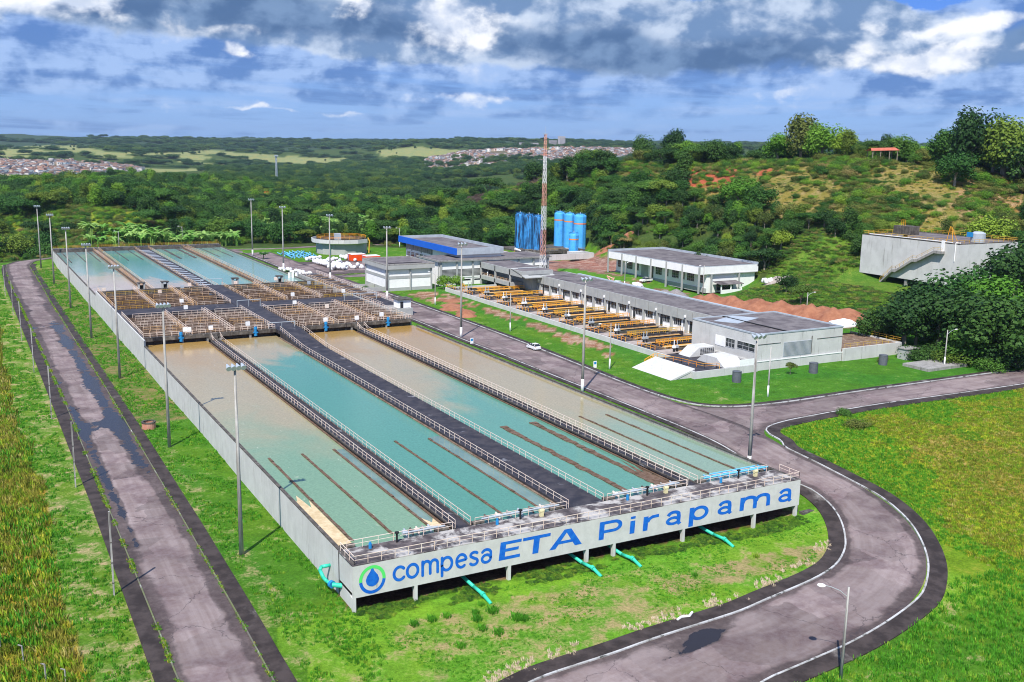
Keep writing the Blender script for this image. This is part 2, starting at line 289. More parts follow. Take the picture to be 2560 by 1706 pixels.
def groundmat():
    m,t,b,o=newmat('ground_cover'); pos=t.add('ShaderNodeNewGeometry').outputs['Position']
    c=t.add('ShaderNodeAttribute',attribute_name='cover').outputs['Color']; dry=t.add('ShaderNodeAttribute',attribute_name='dry').outputs['Fac']; dc=t.add('ShaderNodeAttribute',attribute_name='drycol').outputs['Color']
    f=t.noise(pos,2.6,8,.7); md=t.noise(pos,.35,7,.62,.3); bg_=t.noise(pos,.06,6,.6,.5); vf=t.noise(pos,9.,4,.7)
    d=t.ramp(addm(t,dry,t.m('MULTIPLY',t.m('SUBTRACT',md,.5),1.5),t.m('MULTIPLY',t.m('SUBTRACT',f,.5),.8)),.30,.72)
    c=t.mix(t.m('MULTIPLY',t.ramp(bg_,.4,.62),.55),c,t.mix(1.,c,(1.7,1.12,.9,1),'MULTIPLY'))
    c=t.mix(d,c,dc)
    k=t.ramp(addm(t,t.m('MULTIPLY',f,.45),t.m('MULTIPLY',vf,.25),t.m('MULTIPLY',md,.3)),.32,.68,.5,1.4)
    c=t.mix(1.,c,t.comb(k,k,k),'MULTIPLY')
    t.put(b.inputs['Base Color'],c); b.inputs['Roughness'].default_value=.95; b.inputs['Specular IOR Level'].default_value=.1
    bp=t.add('ShaderNodeBump'); bp.inputs['Strength'].default_value=.8; bp.inputs['Distance'].default_value=.35; t.put(bp.inputs['Height'],addm(t,f,t.m('MULTIPLY',vf,.5),md)); t.l.new(bp.outputs[0],b.inputs['Normal'])
    return m
W_['ground']=groundmat()

def water(name,y0,y1,slant,x0,teal,ochre,pale=None):
    """turbid basin water: muddy where it enters (y0) and clearer teal beyond y1"""
    m,t,b,o=newmat(name); pos=t.add('ShaderNodeNewGeometry').outputs['Position']; x,y,z=t.sep(pos)
    n=t.noise(t.vm('MULTIPLY',pos,(1.,.45,1.)),.11,6,.6,.8); nf=t.noise(pos,.5,6,.6,.5)
    yy=addm(t,y,t.m('MULTIPLY',t.m('SUBTRACT',x,x0),slant),t.m('MULTIPLY',t.m('SUBTRACT',n,.5),55.),t.m('MULTIPLY',t.m('SUBTRACT',nf,.5),7.))
    g=t.ramp(yy,y0,y1)
    g2=t.ramp(yy,y0+(y0-y1)*1.6,y0)      # deeper ochre towards the inlet
    c=t.mix(g,t.mix(g2,ochre,(.34,.285,.165) if y0<200 else (.40,.34,.27)),teal)
    kk=t.ramp(t.noise(t.vm('MULTIPLY',pos,(1.,3.,1.)),2.6,6,.75),.28,.72,.78,1.2); c=t.mix(1.,c,t.comb(kk,kk,kk),'MULTIPLY')
    if pale: c=t.mix(t.ramp(t.noise(t.vm('MULTIPLY',pos,(1,.5,1)),.9,5,.7,1.),.62,.72,0.,.5),c,pale)
    t.put(b.inputs['Base Color'],c); b.inputs['Roughness'].default_value=.05; b.inputs['IOR'].default_value=1.33
    bp=t.add('ShaderNodeBump'); bp.inputs['Strength'].default_value=.16; bp.inputs['Distance'].default_value=.05
    t.put(bp.inputs['Height'],t.noise(t.vm('MULTIPLY',pos,(1.,3.2,1.)),2.6,6,.6)); t.l.new(bp.outputs[0],b.inputs['Normal'])
    return m

def leafmat(name,dark,light,yel=None,tl=.25):
    m,t,b,o=newmat(name); pos=t.add('ShaderNodeNewGeometry').outputs['Position']; r=t.add('ShaderNodeObjectInfo').outputs['Random']
    n=t.noise(pos,.35,4,.6)
    c=t.mix(t.ramp(addm(t,t.m('MULTIPLY',n,.7),t.m('MULTIPLY',r,.6)),.35,.95),dark,light)
    if yel: c=t.mix(t.ramp(r,.80,.93),c,yel)
    k=t.ramp(t.noise(pos,2.,3,.6),.3,.7,.7,1.35); c=t.mix(1.,c,t.comb(k,k,k),'MULTIPLY')
    t.put(b.inputs['Base Color'],c); b.inputs['Roughness'].default_value=.6; b.inputs['Specular IOR Level'].default_value=.2
    tr=t.add('ShaderNodeBsdfTranslucent'); t.put(tr.inputs[0],c); mx=t.add('ShaderNodeMixShader'); mx.inputs[0].default_value=tl
    t.l.new(b.outputs[0],mx.inputs[1]); t.l.new(tr.outputs[0],mx.inputs[2]); t.l.new(mx.outputs[0],o.inputs[0])
    return m
W_['bandorange']=mat('orange_band_paint',(.75,.26,.07),rough=.5)
L_={'dark':leafmat('dark_foliage',(.022,.065,.015),(.06,.135,.024),(.12,.18,.02)),
    'mid':leafmat('green_foliage',(.035,.11,.018),(.095,.21,.028),(.16,.24,.03)),
    'bright':leafmat('bright_foliage',(.09,.23,.02),(.18,.33,.03),(.24,.34,.035)),
    'olive':leafmat('olive_scrub',(.07,.11,.022),(.19,.21,.045),(.28,.23,.08)),
    'brown':leafmat('bare_brown_scrub',(.09,.06,.05),(.15,.11,.09)),
    'far':leafmat('distant_foliage',(.03,.085,.025),(.08,.15,.035),(.11,.18,.03)),
    'banana':leafmat('banana_leaf',(.16,.38,.06),(.34,.52,.14),None,.4),
    'grass':leafmat('grass_blades',(.06,.24,.016),(.13,.38,.024),(.24,.38,.035),.3),
    'drygrass':leafmat('dry_grass_blades',(.17,.19,.022),(.34,.31,.05),(.48,.42,.13),.3),
    'lushgrass':leafmat('lush_grass_blades',(.13,.28,.015),(.32,.42,.025),(.46,.42,.045),.3)}

# ------------------------------------------------------------------ mesh building
class MB:
    def __init__(s): s.v=[]; s.f=[]; s.mi=[]
    def quad(s,a,b,c,d,m=0):
        n=len(s.v); s.v+=[a,b,c,d]; s.f.append((n,n+1,n+2,n+3)); s.mi.append(m); return s
    def poly(s,p,m=0):
        n=len(s.v); s.v+=list(p); s.f.append(tuple(range(n,n+len(p)))); s.mi.append(m); return s
    def box(s,x0,y0,z0,x1,y1,z1,m=0):
        if x0>x1: x0,x1=x1,x0
        if y0>y1: y0,y1=y1,y0
        if z0>z1: z0,z1=z1,z0
        n=len(s.v); s.v+=[(x0,y0,z0),(x1,y0,z0),(x1,y1,z0),(x0,y1,z0),(x0,y0,z1),(x1,y0,z1),(x1,y1,z1),(x0,y1,z1)]
        for q in ((3,2,1,0),(4,5,6,7),(0,1,5,4),(1,2,6,5),(2,3,7,6),(3,0,4,7)): s.f.append(tuple(n+i for i in q)); s.mi.append(m)
        return s
    def prism(s,pts,h0,h1,m=0,axis='z'):
        """polygon pts extruded; axis z: pts(x,y); axis x: pts(y,z); axis y: pts(x,z)"""
        A=sum(pts[i][0]*pts[(i+1)%len(pts)][1]-pts[(i+1)%len(pts)][0]*pts[i][1] for i in range(len(pts)))
        if (A<0)!=(axis=='y'): pts=pts[::-1]
        f={'z':lambda p,h:(p[0],p[1],h),'x':lambda p,h:(h,p[0],p[1]),'y':lambda p,h:(p[0],h,p[1])}[axis]
        if h0>h1: h0,h1=h1,h0
        n=len(s.v); k=len(pts); s.v+=[f(p,h0) for p in pts]+[f(p,h1) for p in pts]
        s.f.append(tuple(n+i for i in range(k))[::-1]); s.f.append(tuple(n+k+i for i in range(k))); s.mi+=[m,m]
        for i in range(k): j=(i+1)%k; s.f.append((n+i,n+j,n+k+j,n+k+i)); s.mi.append(m)
        return s
    def tube(s,p,q,r0,r1=None,n=8,m=0,cap=True):
        r1=r0 if r1 is None else r1; p=Vector(p); q=Vector(q); d=(q-p).normalized()
        a=d.orthogonal().normalized(); b=d.cross(a); k=len(s.v)
        for c,r in ((p,r0),(q,r1)):
            for i in range(n):
                t=2*PI*i/n; s.v.append(tuple(c+(a*math.cos(t)+b*math.sin(t))*r))
        for i in range(n): j=(i+1)%n; s.f.append((k+i,k+j,k+n+j,k+n+i)); s.mi.append(m)
        if cap: s.f.append(tuple(k+i for i in range(n))[::-1]); s.f.append(tuple(k+n+i for i in range(n))); s.mi+=[m,m]
        return s
    def path(s,P,r,n=8,m=0):
        for a,b in zip(P,P[1:]): s.tube(a,b,r,r,n,m)
        return s
    def lathe(s,c,prof,n=24,m=0):
        k=len(s.v)
        for r,z in prof:
            for i in range(n): t=2*PI*i/n; s.v.append((c[0]+r*math.cos(t),c[1]+r*math.sin(t),c[2]+z))
        for j in range(len(prof)-1):
            for i in range(n): i2=(i+1)%n; s.f.append((k+j*n+i,k+j*n+i2,k+(j+1)*n+i2,k+(j+1)*n+i)); s.mi.append(m)
        return s
    def ico(s,c,r,seed=0,jit=.15,sub=1,m=0,sq=(1,1,1)):
        bm_=ICO[sub]; rs=random.Random(seed); k=len(s.v)
        for x,y,z in bm_[0]:
            q=r*(1+rs.uniform(-jit,jit)); s.v.append((c[0]+x*q*sq[0],c[1]+y*q*sq[1],c[2]+z*q*sq[2]))
        for f in bm_[1]: s.f.append(tuple(k+i for i in f)); s.mi.append(m)
        return s
    def build(s,name,mats,parent=None,org=None,smooth=False,label=None,kind=None,cat=None,group=None):
        me=bpy.data.meshes.new(name); v=s.v
        if org is not None:
            v=[(a-org[0],b-org[1],c-org[2]) for a,b,c in s.v]
        me.from_pydata(v,[],s.f)
        if not isinstance(mats,(list,tuple)): mats=[mats]
        for mm in mats: me.materials.append(W_[mm] if isinstance(mm,str) else mm)
        if len(mats)>1: me.polygons.foreach_set('material_index',s.mi)
        if smooth: me.polygons.foreach_set('use_smooth',[True]*len(s.f))
        me.update(); return link(name,me,parent,None if parent is not None else org,label,kind,cat,group)
def link(name,data,parent=None,loc=None,label=None,kind=None,cat=None,group=None):
    o=bpy.data.objects.new(name,data); C.objects.link(o)
    if parent is not None: o.parent=parent
    if loc is not None: o.location=loc
    for k,vv in (('label',label),('kind',kind),('category',cat),('group',group)):
        if vv: o[k]=vv
    return o
def thing(name,label,cat,loc=(0,0,0),group=None,rz=0):
    o=link(name,None,None,loc,label,None,cat,group); o.rotation_euler[2]=rz; o.empty_display_size=.5; return o
def clone(root,loc,rz=0,label=None,group=None,scale=None):
    r=root.copy(); C.objects.link(r); r.location=loc; r.rotation_euler=(0,0,rz)
    if scale: r.scale=scale if isinstance(scale,tuple) else (scale,)*3
    if label: r['label']=label
    if group: r['group']=group
    for ch in KIDS.get(root.name,()) or [c for c in root.children]:
        c=ch.copy(); C.objects.link(c); c.parent=r
        for g in [x for x in ch.children]:
            d=g.copy(); C.objects.link(d); d.parent=c
    return r
KIDS={}
def _ico():
    import bmesh
    r={}
    for sdv in (1,2):
        b=bmesh.new(); bmesh.ops.create_icosphere(b,subdivisions=sdv,radius=1); r[sdv]=([tuple(v.co) for v in b.verts],[tuple(v.index for v in f.verts) for f in b.faces]); b.free()
    return r
ICO=_ico()
def railing(mb,P,h=1.05,step=2.2,r=.037,m=0):
    """posts, a top rail and a middle rail along the points P"""
    for a,b in zip(P,P[1:]):
        a=Vector(a); b=Vector(b); L=(b-a).length; n=max(1,round(L/step))
        for i in range(n+1):
            p=a.lerp(b,i/n); mb.tube(p,p+Vector((0,0,h)),r,r,4,m,False)
        for z,q in ((h,r*1.1),(h*.52,r*.8)): mb.tube(a+Vector((0,0,z)),b+Vector((0,0,z)),q,q,4,m,False)
    return mb
# ------------------------------------------------------------------ ground cover painting by area
def inpoly(X,Y,P):
    r=np.zeros(len(X),bool); j=len(P)-1
    for i in range(len(P)):
        xi,yi=P[i]; xj,yj=P[j]
        if yi!=yj: r^=((yi>Y)!=(yj>Y))&(X<(xj-xi)*(Y-yi)/(yj-yi)+xi)
        j=i
    return r
def PD(s): # areas read off the photograph (2353 px wide view)
    a=[float(q) for q in s.replace(',',' ').split()]; return [(a[i]*1.088,a[i+1]*1.088) for i in range(0,len(a),2)]
PASTURE=[PD('0 342 60 336 170 334 250 349 330 352 420 350 470 345 560 352 700 362 800 364 790 380 640 390 560 388 480 392 330 398 300 385 150 375 0 372'),PD('860 347 960 338 1070 347 1090 362 980 366 880 360'),PD('1180 345 1260 338 1420 345 1400 352 1250 352')]
TOWNS=[PD('0 368 120 366 230 372 330 392 345 405 0 408'),PD('990 365 1080 348 1280 342 1460 340 1470 362 1400 372 1250 378 1090 385 1000 395 940 392')]
SCRUB=PD('1090 440 1240 424 1430 405 1500 385 1700 378 1900 365 2353 395 2353 560 2060 545 1900 520 1700 500 1560 450 1400 440 1250 450 1120 470')
REDS=[PD('1535 396 1590 386 1640 382 1700 390 1692 428 1640 434 1550 432'),PD('1443 402 1480 392 1504 390 1500 408 1450 415'),PD('1735 395 1775 388 1790 400 1750 408')]
YELS=[PD('1125 442 1160 432 1245 424 1240 445 1190 462 1120 470'),PD('205 485 330 486 340 530 290 545 210 540'),PD('0 508 40 512 50 560 0 580'),PD('865 466 965 455 960 468 880 478')]
DRYR=PD('2240 400 2353 380 2353 560 2280 545 2180 470')
YFIELD=PD('2030 962 2353 905 3300 800 3300 1700 2300 1700 2300 1568 2250 1300 2150 1130 1990 1040')
BFIELD=PD('2080 1015 2200 965 2353 985 3000 1000 3000 1330 2290 1230 2190 1120 2060 1060')
def cover(x,y,z):
    n=len(x); c=np.zeros((n,3)); dry=np.zeros(n); dc=np.tile([.36,.28,.15],(n,1)).astype(float)
    px,py=proj(np.c_[x,y,z]); D=np.hypot(x-CAM[0],y-CAM[1])
    c[:]=(.045,.085,.02); dc[:]=(.09,.11,.035); dry[:]=.25                    # woodland floor
    far=D>3300; c[far]=(.035,.07,.035); dc[far]=(.05,.085,.04)
    g=(D<470)&(x<260)&(z<1.5); c[g]=(.07,.20,.014); dc[g]=(.33,.27,.13); dry[g]=.22                  # mown grass
    g=(D<420)&(x<205)&(x>95)&(y>0); c[g]=(.05,.185,.016); dry[g]=.15
    g=(x<-6)&(x>-12)&(y<350); c[g]=(.06,.20,.014); dry[g]=.36
    g=(x<0)&(x>-9)&(y>90)&(y<345); c[g]=(.075,.19,.02); dry[g]=.5; dc[g]=(.22,.17,.07)
    g=(x<-21.5)&(x>-31)&(y<340); c[g]=(.10,.24,.02); dry[g]=.40; dc[g]=(.40,.30,.16)                # strip beside the road
    g=(x<=-26.2-fbm(x/9,y/9,5)*4)&(y<345); c[g]=(.20,.24,.02); dry[g]=.52; dc[g]=(.36,.24,.04)               # rough field
    g=(y<0)&(y>-30)&(x>-9)&(x<72); c[g]=(.13,.33,.024); dry[g]=.33; dc[g]=(.34,.27,.12)
    q=(y<-4)&(x>3)&(x<34)&(y>-16)&(D<400); dry[q]=.50
    q=(y<-8)&(y>-13)&(x>36)&(x<62); dry[q]=.6
    q=(y>-4.2)&(y<0.)&(x>-2)&(x<70); dry[q]=.10
    q=(y>=.9)&(y<8)&(x>0)&(x<68.5); c[q]=(.09,.045,.03); dc[q]=(.16,.08,.05); dry[q]=.5
    # field right of the bend
    q=(D<330)&(x>72)&(y<30)&(((x>86)|(y<-12))); c[q]=(.11,.25,.014); dry[q]=.28; dc[q]=(.24,.24,.03)
    jx=(fbm(x/12,y/12,71)-.47)*260; jy=(fbm(x/12,y/12,72)-.47)*260
    q=inpoly(px+jx,py+jy,YFIELD)&(x>84)&(y<30)&(D<330); c[q]=(.26,.38,.02); dc[q]=(.34,.36,.03); dry[q]=.4
    q=inpoly(px+jx,py+jy,BFIELD)&(x>84)&(y<30)&(D<330); c[q]=(.26,.27,.03); dc[q]=(.33,.24,.07); dry[q]=.5
    vis=D>300
    pw=fbm(x/210,y/210,55)
    for P in PASTURE: q=inpoly(px,py,P)&(D>1200)&(pw<.60); c[q]=(.20,.26,.09); dc[q]=(.28,.24,.13); dry[q]=.40
    for P in TOWNS: q=inpoly(px,py,P)&(D>1200); c[q]=(.20,.15,.12); dc[q]=(.06,.1,.04); dry[q]=.5
    q=inpoly(px,py,SCRUB)&(D>250)&(D<640)&(x>150); c[q]=(.17,.18,.04); dc[q]=(.27,.20,.09); dry[q]=.42
    q=inpoly(px,py,DRYR)&(D>250)&(D<640)&(x>150); c[q]=(.22,.17,.05); dc[q]=(.33,.22,.12); dry[q]=.5
    for P in REDS: q=inpoly(px,py,P)&(D>250)&(D<700)&(x>150); c[q]=(.30,.09,.045); dc[q]=(.36,.14,.08); dry[q]=.4
    for P in YELS: q=inpoly(px,py,P)&(D>350)&(D<1100); c[q]=(.20,.27,.02); dc[q]=(.28,.28,.05); dry[q]=.35
    # bare soil
    s=(x>96.5)&(x<101.5)&(y>95)&(y<180)&(fbm(x/5,y/9,31)>.36); s|=(x>90)&(x<101.5)&(y>176)&(y<196)&(fbm(x/5,y/6,31)>.33); s|=(np.abs(x-(93+(y-75)*.10))<2.2)&(y>85)&(y<128)&(fbm(x/3,y/6,8)>.45)
    c[s]=(.27,.15,.09); dc[s]=(.40,.28,.20); dry[s]=.5
    s=(x>145)&(x<182)&(y>100)&(y<300); s|=(x>178)&(x<232)&(y>219)&(y<275)&(z<.3); s|=(x>146)&(x<176)&(y>88)&(y<=100)
    c[s]=(.25,.13,.10); dc[s]=(.36,.25,.2); dry[s]=.45
    s=(x>172)&(x<182.6)&(y>150)&(y<216)&(fbm(x/4,y/7,12)>.38); c[s]=(.08,.22,.02); dc[s]=(.3,.2,.13); dry[s]=.25
    s=(x>166)&(x<176)&(y>193)&(y<232); c[s]=(.08,.24,.02); dry[s]=.15
    s=(x>84)&(x<116)&(y>249)&(y<288); c[s]=(.07,.055,.06); dc[s]=(.15,.1,.1); dry[s]=.5
    s=(x>=176)&(x<250)&(y>82)&(y<160)&(z>-.1); c[s]=(.08,.19,.02); dc[s]=(.14,.19,.03); dry[s]=.4
    return c,dry,dc
def terrain():
    an=list(np.radians(np.arange(-37,37.01,.17)))+[math.radians(a) for a in np.arange(41,320,5)]
    rr=[3.,25.,50.,75.,95.]; D=105.
    while D<9500: rr.append(D); D*=1.0125 if D<700 else 1.016
    an=np.array(an); rr=np.array(rr); A,R=np.meshgrid(an,rr)
    x=(CAM[0]+R*np.sin(YAW+A)).ravel(); y=(CAM[1]+R*np.cos(YAW+A)).ravel(); z=H(x,y)
    D=np.hypot(x-CAM[0],y-CAM[1])
    na=len(an); nr=len(rr); i=np.arange(nr-1)[:,None]*na+np.arange(na)[None]; j=np.arange(nr-1)[:,None]*na+((np.arange(na)+1)%na)[None]
    f=np.stack([i,i+na,j+na,j],-1).reshape(-1,4)
    me=bpy.data.meshes.new('ground'); me.vertices.add(len(x)); me.vertices.foreach_set('co',np.c_[x,y,z].ravel())
    me.loops.add(f.size); me.loops.foreach_set('vertex_index',f.ravel().astype(np.int32)); me.polygons.add(len(f))
    me.polygons.foreach_set('loop_start',np.arange(0,f.size,4,dtype=np.int32)); me.polygons.foreach_set('loop_total',np.full(len(f),4,np.int32)); me.polygons.foreach_set('use_smooth',np.ones(len(f),bool))
    me.update(calc_edges=True)
    c,dry,dc=cover(x,y,z)
    a=me.attributes.new('cover','FLOAT_COLOR','POINT'); a.data.foreach_set('color',np.c_[c,np.ones(len(c))].ravel())
    a=me.attributes.new('drycol','FLOAT_COLOR','POINT'); a.data.foreach_set('color',np.c_[dc,np.ones(len(c))].ravel())
    a=me.attributes.new('dry','FLOAT','POINT'); a.data.foreach_set('value',dry)
    me.materials.append(W_['ground']); link('ground',me,kind='structure',label='rolling green ground under and around the whole treatment works')
terrain()

# ------------------------------------------------------------------ roads, kerbs, pavements
def resample(P,step=1.6):
    P=np.array([p[:2] for p in P],float); L=np.r_[0,np.cumsum(np.hypot(*np.diff(P,axis=0).T))]; n=max(2,int(L[-1]/step)+1)
    t=np.linspace(0,L[-1],n); return np.c_[np.interp(t,L,P[:,0]),np.interp(t,L,P[:,1])]
def smooth(P,k=2):
    P=np.array([p[:2] for p in P],float)
    for _ in range(k):
        Q=[P[0]]
        for a,b in zip(P,P[1:]): Q+=[a*.75+b*.25,a*.25+b*.75]
        P=np.array(Q+[P[-1]])
    return P
def strip(name,Lp,Rp,off,matn,label,n=None,wet=None,cross=6,skirt=0.):
    a=resample(Lp,1.6); N=n or len(a); 
    def rs(P): 
        P=resample(P,.5); t=np.linspace(0,len(P)-1,N); i=np.arange(len(P)); return np.c_[np.interp(t,i,P[:,0]),np.interp(t,i,P[:,1])]
    a=rs(Lp); b=rs(Rp); ln=np.r_[0,np.cumsum(np.hypot(*np.diff((a+b)/2,axis=0).T))]
    V=[];UV=[]
    for k in range(cross+1):
        t=k/cross; V.append(a*(1-t)+b*t); UV.append(np.c_[np.full(N,t),ln])
    xy=np.concatenate(V); uv=np.concatenate(UV); z=H(xy[:,0],xy[:,1])+off
    v=[tuple(p) for p in np.c_[xy,z]]; f=[]
    for k in range(cross):
        for i in range(N-1): f.append((k*N+i,k*N+i+1,(k+1)*N+i+1,(k+1)*N+i))
    if skirt:
        m=len(v); v+=[(p[0],p[1],p[2]-skirt) for p in v[:N]]+[(p[0],p[1],p[2]-skirt) for p in v[cross*N:cross*N+N]]
        for i in range(N-1): f.append((m+i,m+i+1,i+1,i)); f.append((cross*N+i,cross*N+i+1,m+N+i+1,m+N+i))
        uv=np.concatenate([uv,uv[:N],uv[cross*N:]])
    # faces must look up
    p0,p1,p2=[np.array(v[i]) for i in f[0][:3]]
    if np.cross(p1-p0,p2-p0)[2]<0: f=[q[::-1] for q in f]
    me=bpy.data.meshes.new(name); me.from_pydata(v,[],f); me.materials.append(W_[matn])
    ul=me.uv_layers.new(name='uv'); li=np.empty(len(me.loops),np.int32); me.loops.foreach_get('vertex_index',li); ul.data.foreach_set('uv',uv[li].astype(np.float32).ravel())
    at_=me.attributes.new('wet','FLOAT','POINT'); vv=np.array(v); at_.data.foreach_set('value',(wet(vv[:,0],vv[:,1]) if wet else np.zeros(len(v))).astype(np.float32))
    me.polygons.foreach_set('use_smooth',[not skirt]*len(f)); me.update()
    return link(name,me,kind='structure',label=label)
def kerb(P,matn,label,w=.16,h=.17,base=.03):
    P=resample(P,1.5); t=np.gradient(P,axis=0); t/=np.maximum(np.hypot(t[:,0],t[:,1]),1e-6)[:,None]; nn=np.c_[-t[:,1],t[:,0]]
    z=H(P[:,0],P[:,1]); mb=MB(); n=len(P)
    for s,dz in ((-1,base-.1),(-1,base+h),(1,base+h),(1,base-.1)):
        q=P+nn*s*w/2; mb.v+=[(q[i,0],q[i,1],z[i]+dz) for i in range(n)]
    for k in range(3):
        for i in range(n-1): mb.f.append((k*n+i,k*n+i+1,(k+1)*n+i+1,(k+1)*n+i)); mb.mi.append(0)
    return mb.build('kerb',matn,label=label,kind='structure')
def wetL(x,y):
    w=np.exp(-((x+12.6)/1.5)**2)*np.where((y>60)&(y<205),.95,.35)+np.exp(-((x+18.6)/.9)**2)*np.where((y>30)&(y<110),.9,.3)
    w+=np.exp(-((y-205)/7)**2)*.5+np.exp(-((y-178)/5)**2)*.45*(x>-15)+np.exp(-((y-128)/6)**2)*.3+np.exp(-((y-92)/6)**2)*.75+np.exp(-((y-243)/5)**2)*.3
    return w
def wetF(x,y): return 1.35*np.exp(-(((x-30)/7.5)**2+((y+22.6-(x-30)*.12)/1.0)**2))+1.2*np.exp(-(((x-33)/2.3)**2+((y+21)/1.4)**2))
Lx=[(-19.3,-60),(-20.6,-5),(-20.1,35),(-19.3,120),(-19.3,250),(-19.4,305),(-18.6,345),(-17.5,358),(-13,369),(-5,375),(10,377.5),(40,371),(70,352),(74,340)]
Rx=[(-12.6,-60),(-12.2,-5),(-11.3,45),(-10.5,120),(-10.3,250),(-9.6,320),(-9.6,350),(-8.5,356),(-6,363),(0,368),(10,369.5),(38,364),(62,350),(72,330)]
strip('road',Lx,Rx,.06,'asphalt','long worn asphalt service road left of the tanks, patched and puddled',wet=lambda x,y: wetL(x,y)*.9+.22*(y>40)+.12,cross=12,n=300)
kerb(Rx[:9],'mosskerb','mossy kerb between the left service road and the pavement beside the tank')
kerb(Lx[:9],'mosskerb','overgrown outer kerb of the left service road')
strip('pavement',Rx[:8],[(-9.9,-60),(-10.2,-5),(-9.4,34),(-8.9,90),(-8.7,132),(-8.4,220),(-8,320),(-7.6,350),(-6.6,354)],.13,'walk','narrow blackened pavement along the inner kerb of the left road',cross=2,skirt=.3,n=260)
strip('pavement',[(-22.2,-60),(-22.7,-5),(-22,50),(-21.8,100),(-21.6,155),(-21.5,215),(-21.2,300),(-20.2,345),(-19,357)],Lx[:8],.13,'walk','stained pavement along the outer edge of the left service road',cross=2,skirt=.3,n=260)
# main road on the right and the bend down to the front
s34=lambda L:[at(1860+a/3.357,1000+b/3.357) for a,b in L]
s37=lambda L:[at(1860+a/3.361,1240+b/3.361) for a,b in L]
s38=lambda L:[at(1150+a/3.314,1240+b/3.314) for a,b in L]
inner=[(72.6,330),(72.6,200),(72.6,120),(72.3,60),(72.,40),(71.9,25),(72.,12)]+s34([(520,730),(600,775),(740,890),(830,1040),(855,1190)])+s37([(850,460),(780,590),(600,700),(370,800),(130,900),(0,965)])+s38([(1980,1070),(1600,1190),(1250,1320),(900,1430),(560,1544)])+[(-2,-24.5),(-40,-27)]
outer=[(83.6,330),(84.6,200),(84.6,137),(84.2,109),(82.9,82),(82,66),(81.5,50),(82,38),(83.2,28)]+s34([(240,330),(330,400),(650,550),(900,680),(1150,810),(1330,960),(1440,1090),(1520,1250),(1555,1400)])+s37([(1530,760),(1480,860),(1300,1000),(1100,1130),(860,1260),(650,1350),(350,1480),(150,1560)])+[(18,-35.5),(-2,-37),(-40,-39)]
inner=smooth(inner,2); outer=smooth(outer,2)
# pair the two sides by nearest point so the lane lines stay parallel
ro=resample(outer,.8); ri=resample(inner,1.6); idx=[0]
for p in ri[1:]:
    lo=idx[-1]; win=ro[lo:lo+9]; idx.append(lo+int(np.argmin(((win-p)**2).sum(1))))
po=ro[idx]; ks=np.arange(len(po)); 
for _ in range(6): po[1:-1]=(po[:-2]+po[1:-1]*2+po[2:])/4
def strip2(name,a,b,off,matn,label,wet=None,cross=10):
    N=len(a); ln=np.r_[0,np.cumsum(np.hypot(*np.diff((a+b)/2,axis=0).T))]; V=[];UV=[]
    for k in range(cross+1): t=k/cross; V.append(a*(1-t)+b*t); UV.append(np.c_[np.full(N,t),ln])
    xy=np.concatenate(V); uv=np.concatenate(UV); z=H(xy[:,0],xy[:,1])+off; v=[tuple(p) for p in np.c_[xy,z]]
    f=[(k*N+i,(k+1)*N+i,(k+1)*N+i+1,k*N+i+1) for k in range(cross) for i in range(N-1)]
    p0,p1,p2=[np.array(v[i]) for i in f[0][:3]]
    if np.cross(p1-p0,p2-p0)[2]<0: f=[q[::-1] for q in f]
    me=bpy.data.meshes.new(name); me.from_pydata(v,[],f); me.materials.append(W_[matn])
    ul=me.uv_layers.new(name='uv'); li=np.empty(len(me.loops),np.int32); me.loops.foreach_get('vertex_index',li); ul.data.foreach_set('uv',uv[li].astype(np.float32).ravel())
    at_=me.attributes.new('wet','FLOAT','POINT'); vv=np.array(v); at_.data.foreach_set('value',(wet(vv[:,0],vv[:,1]) if wet else np.zeros(len(v))).astype(np.float32))
    me.polygons.foreach_set('use_smooth',[True]*len(f)); me.update(); return link(name,me,kind='structure',label=label)
strip2('road',ri,po,.06,'asphalt','main asphalt road right of the tanks, sweeping round the front corner',wet=wetF)
branN=[(78,56),(81.4,47),(83.2,42.3),(87.2,39.3),(92,38),(99.4,37.3),(126.9,37.1),(150,37.2),(175,36.6),(240,35)]
branS=[(78,14),(82.2,22),(84.5,25.5),(88.6,27.2),(94.6,28.3),(108.2,28.8),(126,27.9),(150,27.6),(175,27.5),(240,27)]
strip('road',smooth(branN),smooth(branS),.035,'asphalt','side road leading off to the right past the filter building',cross=8,n=90)
strip('road',[(150,70),(160,66),(172,55),(190,46),(215,40)],[(161,62),(163,60),(169,48),(184,39.5),(205,36)],.02,'asphalt','stained lane running beside the dark trees at the right')
kN=list(resample([(84.4,200),(84.6,137),(84.2,109),(82.9,82),(82,66)],3))+list(smooth([(82,66),(81.7,53),(82.6,46),(84,42.3),(87.4,39.6),(92,38.1),(99.4,37.4),(126.9,37.2),(150,37.3),(168,36.9)],2))
kerb(kN,'kerb','pale kerb curving round the grass in front of the filter building',w=.22)
i0=int(np.argmin(((ro-np.array([83.4,29.5]))**2).sum(1)))
kS=list(smooth([(240,26.9),(175,27.4),(150,27.5),(126,27.9),(108.2,28.8),(94.6,28.3),(88.6,27.2),(85,25.6),(83.8,23),(83.6,20)],2))
i1=int(np.argmin(((ro-np.array([83.2,17]))**2).sum(1)))
kO=kS+list(ro[i1:]); kerb(kO,'kerb','pale outer kerb of the road bend, beside the yellowing field',w=.24)
kerb(ri,'kerb','pale inner kerb of the main road, between road and tank lawn',w=.24)
def offset(P,d):
    P=resample(P,1.6); t=np.gradient(P,axis=0); 
    for _ in range(4): t[1:-1]=(t[:-2]+2*t[1:-1]+t[2:])/4
    t/=np.maximum(np.hypot(t[:,0],t[:,1]),1e-6)[:,None]; return P+np.c_[-t[:,1],t[:,0]]*d
nn=lambda P,k:P[::1]
